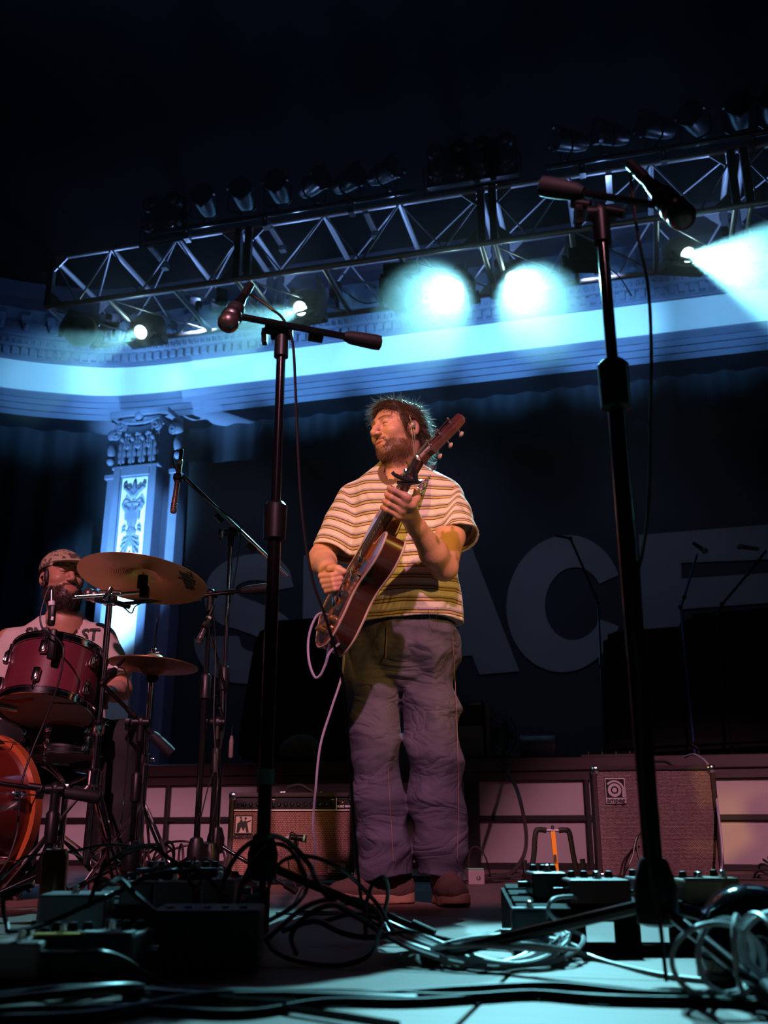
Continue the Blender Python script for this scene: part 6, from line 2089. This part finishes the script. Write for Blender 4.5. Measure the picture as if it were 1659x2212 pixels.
F.ell((0, -.012, .03), (.084, .104, .07), .0, 'sub')
v, q = F.nets()
capo_ = mk('cap', np_mesh(xf(D_M, v) - DL, q), CAPM, dm)
F = Field((-.12, .0, .0), (.12, .24, .12), .004)
def brim(x, y, z):
    zz = .062 - 1.6 * x * x - .22 * np.maximum(y - .09, 0)
    d2 = np.sqrt((x / .082) ** 2 + ((y - .085) / .10) ** 2)
    return np.maximum(np.maximum((d2 - 1) * .07, np.abs(z - zz) - .0042), .07 - y)
F.put(brim, (-.12, .0, .0), (.12, .24, .12), 0)
v, q = F.nets()
mk('brim', np_mesh(xf(D_M, v) - DL, q), mat('pale_cap_brim', (.44, .36, .24), .85), capo_)
mk('button', MB().ball((D_M @ Vector((0, -.012, .143))) - dm.location, .008, 8).mesh(), CAPM, capo_)
mb = MB().ball(D_M @ Vector((.088, .004, -.002)) - dm.location, .009, 8)
mk('in_ear_monitor', mb.mesh(), BLACK, dm)
# tee
DTEE = mat('pale_grey_tee', (.56, .48, .43), .85, 0, .06, 6, bump=.3, bscale=240)
zs = at(125, 1345, DY).z
dcx = at(126, 1400, DY + .07).x
hz0 = at(150, 1580, DY).z
trs = [(hz0, dcx + .01, DY + .06, .235, .165), (hz0 + .15, dcx, DY + .08, .225, .155), (hz0 + .32, dcx, DY + .09, .22, .145), (zs - .10, dcx, DY + .07, .215, .125), (zs - .03, dcx, DY + .06, .17, .10), (zs + .02, dcx, DY + .05, .09, .08)]
F = Field((dcx - .36, DY - .25, hz0 - .02), (dcx + .36, DY + .32, zs + .10), .006)
F.put(slices_fn(trs, R_(12), 2.4), (dcx - .3, DY - .2, hz0), (dcx + .3, DY + .3, zs + .05), 0)
F.chain([dsh_r + Vector((-.03, 0, -.005)), nk + Vector((0, .03, -.015)), dsh_l + Vector((.03, 0, -.005))], [.06, .062, .06], .05)
dsl = ((dsh_r + Vector((-.02, 0, 0)), at(250, 1470, DY + .03)), (dsh_l + Vector((.02, 0, 0)), at(-15, 1470, DY + .03)))
for a, c in dsl:
    F.chain([a, c], [.070, .078], .04)
w5 = Waves(31, 10, 12, 36, (1, 1, .6)); w6 = Waves(32, 10, 30, 60)
sl, X_, Y_, Z_ = F.grid()
F.f += (.009 * (np.abs(w5(X_, Y_, Z_)) - .6) + .002 * w6(X_, Y_, Z_)).astype(np.float32)
nc = np.array(at(139, 1341, DY - .0))
nd = np.sqrt((X_ - nc[0]) ** 2 + (Y_ - nc[1]) ** 2 + ((Z_ - nc[2]) * .7) ** 2)
F.f = np.maximum(F.f, -(nd - .078)).astype(np.float32)
for (a, c) in dsl:
    dd = np.array((c - a).normalized()); cc_ = np.array(c)
    pl = (X_ - cc_[0]) * dd[0] + (Y_ - cc_[1]) * dd[1] + (Z_ - cc_[2]) * dd[2]
    ax = np.sqrt(np.maximum((X_ - cc_[0]) ** 2 + (Y_ - cc_[1]) ** 2 + (Z_ - cc_[2]) ** 2 - pl ** 2, 0))
    F.f = np.where(ax < .11, np.maximum(F.f, pl), F.f).astype(np.float32)
v, q = F.nets()
dtee = mk('t_shirt', np_mesh(v - DL, q), DTEE, dm)
# lettering draped on the chest
tm_ = text_mesh('SMITH ST', .074, .0, .0022)
bm2 = bmesh.new(); bm2.from_mesh(tm_)
bmesh.ops.triangulate(bm2, faces=bm2.faces[:])
for _ in range(2):
    bmesh.ops.subdivide_edges(bm2, edges=[e for e in bm2.edges if e.calc_length() > .02], cuts=1)
bmesh.ops.triangulate(bm2, faces=bm2.faces[:])
cpx, cpy = 128, 1367
ctr = at(cpx, cpy, DY - .08)
for vv in bm2.verts:
    x, z = ctr.x + vv.co.x * 1.02, ctr.z + vv.co.y
    c = np.nonzero((np.abs(v[:, 0] - x) < .009) & (np.abs(v[:, 2] - z) < .009))[0]
    yy = v[c, 1].min() - .004 if len(c) else ctr.y
    vv.co = Vector((x, yy, z)) - dm.location
bm2.to_mesh(tm_); bm2.free()
mk('shirt_lettering', tm_, LETTER, dtee)
# trousers and shoes
F = Field(np.array((dm.location.x - .5, DY - .6, .03)), np.array((dm.location.x + .6, DY + .5, .95)), .011)
for k_, f_ in ((kn_r, ft_r), (kn_l, ft_l)):
    F.chain([hipd, hipd.lerp(k_, .5), k_, k_.lerp(f_, .5), f_], [.12, .10, .082, .072, .066], .03)
w7 = Waves(41, 10, 15, 40)
sl, X_, Y_, Z_ = F.grid(); F.f += (.008 * (np.abs(w7(X_, Y_, Z_)) - .5)).astype(np.float32); F.f = np.maximum(F.f, .09 - Z_ + 0 * F.f)
v, q = F.nets()
mk('trousers', np_mesh(v - DL, q), mat('black_trousers', (.012, .012, .014), .85), dm)
for f_ in (ft_r, ft_l):
    o = mk('shoe', shu, BLACK, dm); o.location = Vector((f_.x, f_.y - .06, 0)) - dm.location; o.rotation_euler = (0, 0, R_(-90)); mk('sole', shs, RUBBER, o)
# throne
thr = thing('drum_throne', 'round black drum stool under the drummer', 'stool', (hipd.x, hipd.y + .02, 0))
MB().lathe([(.02, .42), (.16, .42), (.175, .44), (.17, .47), (.05, .485)], 28).build('seat', BLACK, thr)
MB().cyl((0, 0, .15), (0, 0, .42), .016, 12).build('post', CHROME, thr)
for a in (30, 150, 270):
    MB().cyl((0, 0, .25), (math.cos(R_(a)) * .24, math.sin(R_(a)) * .24, .012), .01, 8).build('leg', CHROME, thr)

# ------------------------------------------------------------------ pedals, boxes and boards on the floor
def px_x(px, Y, z=.05):
    d = Vector((0, Y, z)) - CAMP
    return (px - 829.5) / FPX * d.dot(FW)
BOARD = mat('black_board', (.008, .008, .009), .85, spec=.15)
def board(label, pxa, pxb, Y, depth, h0, h1, rotz=0, slats=4, name='pedalboard'):
    xa, xb = px_x(pxa, Y), px_x(pxb, Y)
    w_ = xb - xa
    t = thing(name, label, 'pedalboard', ((xa + xb) / 2, Y, 0), rotz)
    for sx in (-1, 1):
        MB().prism([(0, 0), (depth, 0), (depth, h1), (0, h0)], sx * w_ / 2 - .008, sx * w_ / 2 + .008, Matrix(((0, 0, 1, 0), (1, 0, 0, 0), (0, 1, 0, 0), (0, 0, 0, 1)))).build('side_frame', BOARD, t, smooth=False)
    a = math.atan2(h1 - h0, depth)
    for i in range(slats):
        y = depth * (i + .5) / slats
        MB().box((0, y, h0 + (h1 - h0) * y / depth + .004), (w_, depth / slats * .72, .012), Matrix.Rotation(a, 3, 'X'), .002).build('slat', BOARD, t, smooth=False)
    MB().box((0, .006, h0 - .006), (w_, .012, .014), bevel=.002).build('front_rail', BOARD, t, smooth=False)
    MB().box((0, .006, .008), (w_, .012, .014), bevel=.002).build('front_rail', BOARD, t, smooth=False)
    for k in (-.25, 0, .25):
        MB().box((w_ * k, .006, h0 / 2), (.05, .012, h0)).build('front_post', BOARD, t, smooth=False)
    return t
def pedal(label, px, Y, z, w_, d_, h_, col, rotz=0, knobs=3, led=None, stripe=None, metal=0.0, group=None):
    m = mat('pedal_paint_%02x%02x%02x' % tuple(int(255 * c) for c in col), col, .35, metal)
    t = thing('effect_pedal', label, 'effect pedal', (px_x(px, Y, z), Y, z), R_(rotz), group)
    MB().box((0, d_ / 2, h_ / 2), (w_, d_, h_), bevel=.005).build('housing', m, t, smooth=False)
    for k in range(knobs):
        x = (k - (knobs - 1) / 2) * w_ / max(knobs, 1) * .85
        MB().lathe([(.009, h_), (.009, h_ + .004), (.007, h_ + .013), (.002, h_ + .014)], 12, Matrix.Translation((x, d_ * .78, 0))).build('knob', BLACK if metal < .3 else CHROME, t)
    MB().lathe([(.009, h_), (.009, h_ + .004), (.006, h_ + .005), (.006, h_ + .014), (.002, h_ + .016)], 12, Matrix.Translation((0, d_ * .22, 0))).build('foot_switch', CHROME, t)
    for s in (-1, 1):
        MB().cyl((s * w_ / 2, d_ * .6, h_ * .5), (s * (w_ / 2 + .022), d_ * .6, h_ * .5), .007, 10).build('jack_plug', CHROME if s > 0 else BLACK, t)
    if led:
        MB().ball((0, d_ * .5, h_ + .002), .004, 8).build('indicator', emit('led_' + led, (1, .05, .03) if led == 'red' else (.2, 1, .5), 6), t)
    if stripe:
        MB().box((0, .012, h_ + .0015), (w_ * .96, .026, .003)).build('tape_stripe', mat('tape_%02x%02x' % (int(255 * stripe[0]), int(255 * stripe[2])), stripe, .5), t, smooth=False)
    return t
# far pedalboard left of the guitarist
board('wide black pedalboard crowded with pedals in front of the amplifier', 130, 535, 2.22, .34, .055, .095)
pedal('pinkish metal pedal with a red light on the far pedalboard', 468, 2.26, .075, .075, .13, .055, (.42, .26, .25), -4, 2, 'red', None, .2)
pedal('flat pale pink pedal in the middle of the far pedalboard', 372, 2.26, .075, .085, .13, .05, (.34, .22, .22), 3, 4)
pedal('small brown pedal on the far pedalboard', 290, 2.27, .075, .07, .12, .05, (.20, .11, .10), 0, 3)
pedal('dark grey pedal behind the pale pink one', 330, 2.41, .098, .09, .1, .05, (.10, .10, .12), 0, 3)
pedal('black pedal behind the red lit one', 420, 2.42, .098, .10, .1, .05, (.02, .02, .025), 0, 4)
pedal('wide silver pedal with a flat top beside the drink can', 145, 1.98, .0, .125, .13, .115, (.40, .38, .42), 8, 0, None, None, .6)
cn = thing('drink_can', 'tall copper coloured drink can standing behind the silver pedal', 'can', (px_x(113, 2.36, .1), 2.36, 0))
hcan = at(113, 1834, 2.36).z
MB().lathe([(.024, 0), (.029, .01), (.029, hcan - .015), (.024, hcan - .003), (.025, hcan), (.022, hcan - .002), (.001, hcan - .004)], 22).build('can_body', mat('copper_can', (.30, .10, .05), .3, .7), cn)
MB().box((0, 0, hcan), (.012, .02, .002)).build('pull_tab', STEEL, cn)
# low board nearest the house on the left
board('low pedalboard with taped pedals next to the big cable coil', -30, 300, 1.62, .24, .012, .03, 0, 3)
pedal('low pedal with a bright yellow taped front edge', 120, 1.64, .018, .085, .11, .055, (.05, .05, .06), 4, 3, None, (.75, .42, .05))
pedal('low pedal with a white taped front edge', 222, 1.64, .018, .085, .11, .058, (.10, .10, .12), -6, 3, None, (.75, .78, .78))
pedal('pale pedal at the outer end of the low pedalboard', 25, 1.60, .018, .075, .11, .05, (.50, .42, .40), 0, 2)
# black power box with printed front
pb2 = thing('power_box', 'black power box with faint printed outline in front of the cable tangle', 'power box', (px_x(438, 1.80, .05), 1.80, 0), R_(4))
wb = px_x(560, 1.80) - px_x(318, 1.80)
MB().box((0, .09, .052), (wb, .18, .094), bevel=.005).build('housing', mat('matte_black_case', (.010, .010, .011), .55), pb2, smooth=False)
for sx in (-1, 1):
    for yy in (.02, .16): MB().lathe([(.010, 0), (.010, .006)], 10, Matrix.Translation((sx * wb * .42, yy, 0))).build('foot', RUBBER, pb2)
dim = mat('dim_print', (.09, .075, .075), .6)
for c, s in (((-.035, 0, .030), (.045, .001, .002)), ((-.035, 0, .012), (.045, .001, .002)), ((-.0575, 0, .021), (.002, .001, .02)), ((-.0125, 0, .021), (.002, .001, .02)), ((-.048, 0, .021), (.006, .001, .014))):
    MB().box((c[0], -.0006, c[2]), s).build('printed_outline', dim, pb2, smooth=False)
for k in range(6):
    MB().box(((k - 2) * .027, -.0006, .062), (.004, .001, .010)).build('printed_mark', dim, pb2, smooth=False)
for k in range(5):
    MB().lathe([(.008, 0), (.007, .004)], 10, Matrix.Translation(((k - 2) * .032, .05, .099))).build('socket', STEEL, pb2)
# right pedalboard
board('black framed pedalboard with slotted front under the tall boom stand', 1122, 1590, 2.10, .34, .070, .105, R_(-2))
pedal('dark red pedal on the slotted pedalboard', 1300, 2.13, .085, .125, .13, .050, (.10, .012, .014), 0, 4)
pedal('black box pedal behind the dark red one', 1190, 2.24, .09, .075, .12, .055, (.012, .012, .014), 0, 3)
pedal('low black pedal with a pale edge at the outer end of the slotted board', 1150, 2.03, .0, .07, .035, .085, (.02, .02, .022), 0, 0, None, (.30, .32, .34))
pedal('cream and brown striped pedal on the slotted pedalboard', 1525, 2.17, .088, .075, .12, .045, (.50, .36, .24), 0, 2, None, (.12, .06, .04))
pedal('pale grey pedal behind the tall stand hub', 1420, 2.22, .09, .08, .12, .045, (.36, .34, .36), 0, 4)
pedal('small grey pedal beside the striped one on the slotted pedalboard', 1575, 2.22, .09, .055, .11, .045, (.30, .20, .14), 0, 1)
dmx = px_x(1625, 1.70, .08)
dome = thing('dome_device', 'dark glossy dome shaped device beside the slotted pedalboard', 'device', (dmx, 1.70, 0))
MB().lathe([(.085, 0), (.088, .01), (.086, .07), (.076, .105), (.055, .130), (.028, .143), (.002, .146)], 36).build('dome', mat('glossy_dark_plastic', (.008, .007, .010), .08, spec=.8), dome)
MB().lathe([(.089, .004), (.092, .008), (.092, .016), (.088, .02)], 36).build('rim', BLACK, dome)

# ------------------------------------------------------------------ cables
GREYT = mat('pale_grey_cable', (.50, .50, .52), .4)
def coil(label, c, rx_, ry_, turns, r, m, z0=.0, dz=.006, seed=0, jit=.03, tail=None, tilt=0):
    rr = np.random.RandomState(seed)
    pts = []
    n = turns * 14
    for i in range(n + 1):
        a = 2 * PI * i / 14
        k = 1 + jit * math.sin(i * .37 + seed) * 2
        pts.append(Vector((c[0] + rx_ * k * math.cos(a) + jit * .3 * math.sin(i * .21), c[1] + ry_ * k * math.sin(a) + jit * .2 * math.cos(i * .17), z0 + r + dz * (.5 + .5 * math.sin(i * .9 + seed)) * turns * .5)))
    if tail: pts += [Vector(p) for p in tail]
    return cable(label, pts, r, m, None, 4, 'cable_coil')
cc1 = onz(1040, 2068, 0)
coil('pale cable coiled loosely in the cyan light on the floor', (cc1.x, cc1.y, 0), .155, .16, 8, .0046, GREYT, 0, .009, 1, .07, [onz(1290, 2072, .004), onz(1420, 2105, .004), onz(1540, 2120, .004), onz(1680, 2128, .004)])
coil('smaller pale cable coil lying on the bigger one', (cc1.x + .03, cc1.y - .08, 0), .11, .09, 5, .0042, GREYT, .02, .006, 5, .08)
cc2 = onz(60, 2160, 0)
coil('thick black cable coil at the stage edge beside the low pedalboard', (cc2.x - .03, cc2.y + .01, 0), .17, .11, 4, .0065, CABLE, 0, .008, 3, .05, [onz(420, 2150, .008), onz(620, 2150, .008), onz(900, 2160, .008)])
cc3 = onz(1640, 2170, 0)
for k in range(6):
    a = R_(20 + 25 * k)
    P = []
    for i in range(15):
        t = 2 * PI * i / 14
        P.append(Vector((cc3.x + .02 * k - .05 + .075 * math.cos(t) * math.cos(a), cc3.y + .03 * math.sin(k) + .06 * math.cos(t) * math.sin(a), .055 + .048 * math.sin(t) + .004 * k)))
    cable('grey cable loop bunched at the stage edge below the dome', P, .004, GREYT, 'bunched grey cable loops', 4)
cp_ = onz(415, 1890, 0)
for k in range(7):
    a = R_(-30 + 22 * k); rr_ = .12 + .03 * (k % 3)
    P = [Vector((-1.02 + .07 * (k % 4) * 1.2 + rr_ * math.cos(2 * PI * i / 14) * math.cos(a) * .9, 4.60 - .04 * k + rr_ * .5 * math.cos(2 * PI * i / 14) * math.sin(a), .015 + .085 + .085 * math.sin(2 * PI * i / 14 + .3) + .012 * (k % 2))) for i in range(15)]
    cable('black cable loop in the heap beside the combo amplifier', P, .0055, mat('dusty_black_cable', (.035, .025, .025), .5), 'heaped cable loops beside the amplifier', 4)
for k in range(6):
    y0 = 5.05 + .11 * k
    P = [(-.1 + .02 * k, y0 + .15, .01), (.35, y0 + .05 * math.sin(k), .012), (.8, y0 + .1, .01 + .02 * (k % 2)), (1.05, y0 - .05, .02), (1.3, y0 + .18, .012), (1.9, y0 + .22, .01), (2.6, y0 + .1, .01)]
    cable('black cable lying along the floor behind the guitar stand', P, .006, mat('dusty_black_cable', (.035, .025, .025), .5), 'cables lying along the riser foot', 8)
for k in range(4):
    c = onz(1610, 1888, 0)
    P = [Vector((c.x - .12 + .05 * k + .16 * math.cos(t), 5.35 + .06 * k + .1 * math.sin(t), .03 + .03 * math.sin(2 * t + k) + .02 * k)) for t in np.linspace(0, 2 * PI, 12)]
    cable('greenish black cable loop on the floor beyond the speaker cabinet', P, .006, mat('greenish_cable', (.05, .055, .04), .5), 'cable loops beyond the speaker cabinet', 5)
# single traced cables
cable('thick black cable bowing from the riser down to the floor beside the guitar stand', [S(*onS(1082, 1636, -3.24)), S(*onS(1098, 1668, -3.30)), at(1118, 1710, 6.2), at(1134, 1780, 6.0), at(1136, 1830, 5.9), at(1122, 1866, 5.8), onz(1090, 1896, .02), onz(1040, 1902, .015), onz(1000, 1903, .015)], .012, mat('dusty_black_cable', (.035, .025, .025), .5), None)
cable('black wire curling behind the small grey box', [onz(1060, 1893, .02), at(1048, 1850, 5.3), at(1030, 1830, 5.3), at(1015, 1840, 5.3), onz(1012, 1895, .02)], .004, mat('dusty_black_cable', (.035, .025, .025), .5), None)
cable('pale lilac guitar lead looping from the guitar jack', [G(-.12, .15, -.04), at(712, 1410, 3.02), at(704, 1432, 3.02), at(692, 1458, 3.03), at(680, 1462, 3.04), at(668, 1430, 3.06), at(666, 1385, 3.08), at(676, 1345, 3.12), at(694, 1325, 3.18), at(730, 1345, 3.30), at(742, 1400, 3.28), at(738, 1460, 3.24), at(716, 1530, 3.22), at(692, 1610, 3.2), at(682, 1700, 3.2), at(676, 1780, 3.2), at(680, 1830, 3.2), at(676, 1872, 3.2), at(655, 1915, 3.2), onz(625, 1965, .01), onz(600, 1972, .008), onz(680, 1975, .008), onz(740, 1972, .008), onz(640, 1968, .02)], .0042, mat('lilac_cable', (.42, .38, .50), .4), None)
cable('dark plug lead hanging from the guitar strap end', [at(712, 1392, 3.1), at(708, 1415, 3.08), at(704, 1436, 3.06)], .0050, STEEL, None)
cable('grey cable running down beside the speaker cabinet', [at(1478, 1636, 5.2), at(1500, 1630, 5.1), at(1528, 1650, 4.95), at(1542, 1690, 4.8), at(1552, 1760, 4.72), at(1560, 1840, 4.66), at(1556, 1890, 4.62), onz(1545, 1932, .01), onz(1520, 1945, .01)], .0060, mat('lilac_cable', (.42, .38, .50), .4), None)
cable('black cable hooked over the speaker cabinet grille', [at(1398, 1795, 4.70), at(1385, 1800, 4.68), at(1376, 1830, 4.66), at(1385, 1865, 4.64), at(1400, 1880, 4.64), at(1408, 1872, 4.6)], .005, None, None)
cable('black cable slanting down the speaker cabinet grille', [at(1402, 1792, 4.69), at(1376, 1808, 4.66), at(1366, 1850, 4.64), at(1350, 1885, 4.6), onz(1330, 1918, .01)], .004, None, None)
tang = [
    ([(470, 1985, .01), (485, 1900, .0), (520, 1838, .0), (575, 1806, 0), (625, 1820, 0), (668, 1868, 0), (690, 1915, 0), (735, 1960, 0), (800, 1995, .0)], 2.05, .0052),
    ([(505, 1975, .01), (535, 1880, 0), (580, 1828, 0), (620, 1830, 0), (650, 1870, 0), (662, 1920, 0), (630, 1960, 0), (560, 2000, 0)], 2.02, .0046),
    ([(560, 1985, 0), (600, 1870, 0), (660, 1850, 0), (720, 1868, 0), (770, 1905, 0), (820, 1960, 0), (850, 2010, 0), (900, 2032, 0)], 2.10, .0042),
    ([(575, 2030, 0), (650, 1965, 0), (700, 1945, 0), (760, 1940, 0), (810, 1965, 0), (822, 2000, 0), (800, 2060, 0), (740, 2085, 0), (660, 2080, 0), (600, 2060, 0), (575, 2030, 0)], 1.92, .0046),
    ([(610, 2010, 0), (680, 1990, 0), (740, 2015, 0), (800, 2025, 0), (880, 2015, 0), (960, 2030, 0), (1010, 2040, 0)], 2.0, .0056),
    ([(640, 2060, 0), (630, 2020, 0), (660, 1980, 0), (720, 1955, 0), (780, 1985, 0), (830, 2020, 0), (900, 2045, 0), (980, 2050, 0)], 1.98, .005),
    ([(790, 2020, 0), (790, 1960, 0), (805, 1910, 0), (830, 1895, 0), (838, 1930, 0), (830, 1980, 0), (840, 2015, 0)], 2.2, .0045),
    ([(700, 1990, 0), (760, 1975, 0), (820, 1985, 0), (880, 2010, 0), (940, 2025, 0), (1000, 2040, 0)], 2.3, .0050),
]
for pts, Y, r in tang:
    P = []
    for k, (x, y, z) in enumerate(pts):
        g = onz(x, y, r + .002)
        q_ = at(x, y, Y + .05 * math.sin(k * 1.7))
        P.append(g if g.y < q_.y or q_.z < r else q_)
    cable('black cable in the springy tangle at the guitarist feet', P, r, CABLE, 'tangled cables before the guitarist')
tangl = [
    ([(190, 1960, 0), (220, 1880, 0), (270, 1840, 0), (320, 1828, 0), (360, 1850, 0), (395, 1880, 0), (420, 1920, 0)], 1.95, .0046),
    ([(180, 1950, 0), (240, 1905, 0), (300, 1885, 0), (380, 1870, 0), (430, 1880, 0), (470, 1920, 0), (500, 1960, 0)], 2.05, .0042),
    ([(0, 1930, 0), (70, 1912, 0), (10, 1940, 0), (15, 2000, 0), (25, 2012, 0), (100, 1995, 0), (180, 1960, 0), (260, 1925, 0), (330, 1890, 0), (430, 1880, 0)], 1.85, .0044),
    ([(240, 1910, 0), (260, 1900, 0), (290, 1930, 0), (335, 1970, 0)], 1.8, .0050),
    ([(265, 2005, 0), (340, 1995, 0), (400, 2008, 0), (440, 2006, 0)], 1.9, .004),
    ([(-10, 2040, 0), (30, 2050, 0), (60, 2058, 0), (160, 2060, 0), (220, 2058, 0), (270, 2075, 0), (340, 2118, 0), (420, 2145, 0), (520, 2160, 0), (640, 2165, 0)], 1.6, .0050),
    ([(200, 2120, 0), (280, 2135, 0), (360, 2160, 0), (460, 2170, 0), (560, 2170, 0), (700, 2190, 0), (860, 2215, 0)], 1.5, .0055),
    ([(0, 1900, 0), (30, 1870, 0), (60, 1850, 0), (150, 1840, 0), (230, 1825, 0), (300, 1830, 0)], 2.7, .004),
]
for pts, Y, r in tangl:
    P = []
    for k, (x, y, z) in enumerate(pts):
        g = onz(x, y, r + .002)
        q_ = at(x, y, Y + .04 * math.sin(k * 1.3))
        P.append(g if g.y < q_.y or q_.z < r else q_)
    cable('black cable arching over the pedals beside the drum kit', P, r, CABLE, 'cables over the drum side pedals')
front = [
    ([(-20, 2205), (200, 2195), (480, 2150), (800, 2152), (1000, 2140), (1200, 2132), (1400, 2150), (1700, 2150)], .008),
    ([(300, 2140), (560, 2145), (760, 2146), (980, 2156), (1150, 2148), (1330, 2160), (1700, 2165)], .007),
    ([(-20, 2185), (260, 2178), (520, 2190), (700, 2165), (900, 2165), (1150, 2150), (1350, 2158), (1700, 2172)], .006),
]
for pts, r in front:
    cable('thick black cable running along the front edge of the stage', [onz(x, y, r) for x, y in pts], r, CABLE, 'thick cables along the stage edge')
cable('pale white cable arching beside the black box pedal', [at(1235, 1990, 2.06), at(1200, 1985, 2.02), at(1184, 1965, 2.02), at(1196, 1942, 2.04), at(1235, 1937, 2.1), at(1250, 1942, 2.15)], .0042, GREYT, None)
cable('black cable snaking off the slotted pedalboard into the pale coil', [at(1150, 1975, 2.10), onz(1100, 2000, .006), onz(1060, 2020, .006), onz(1010, 2035, .006)], .004, None, None)
for k in range(4):
    cable('small patch cable linking pedals on the slotted board', [at(1225 + 55 * k, 1945, 2.15), at(1245 + 55 * k, 1928, 2.17), at(1275 + 55 * k, 1926, 2.19), at(1295 + 50 * k, 1942, 2.18)], .0036, GREYT if k % 2 else CABLE, 'patch cables on the slotted board')
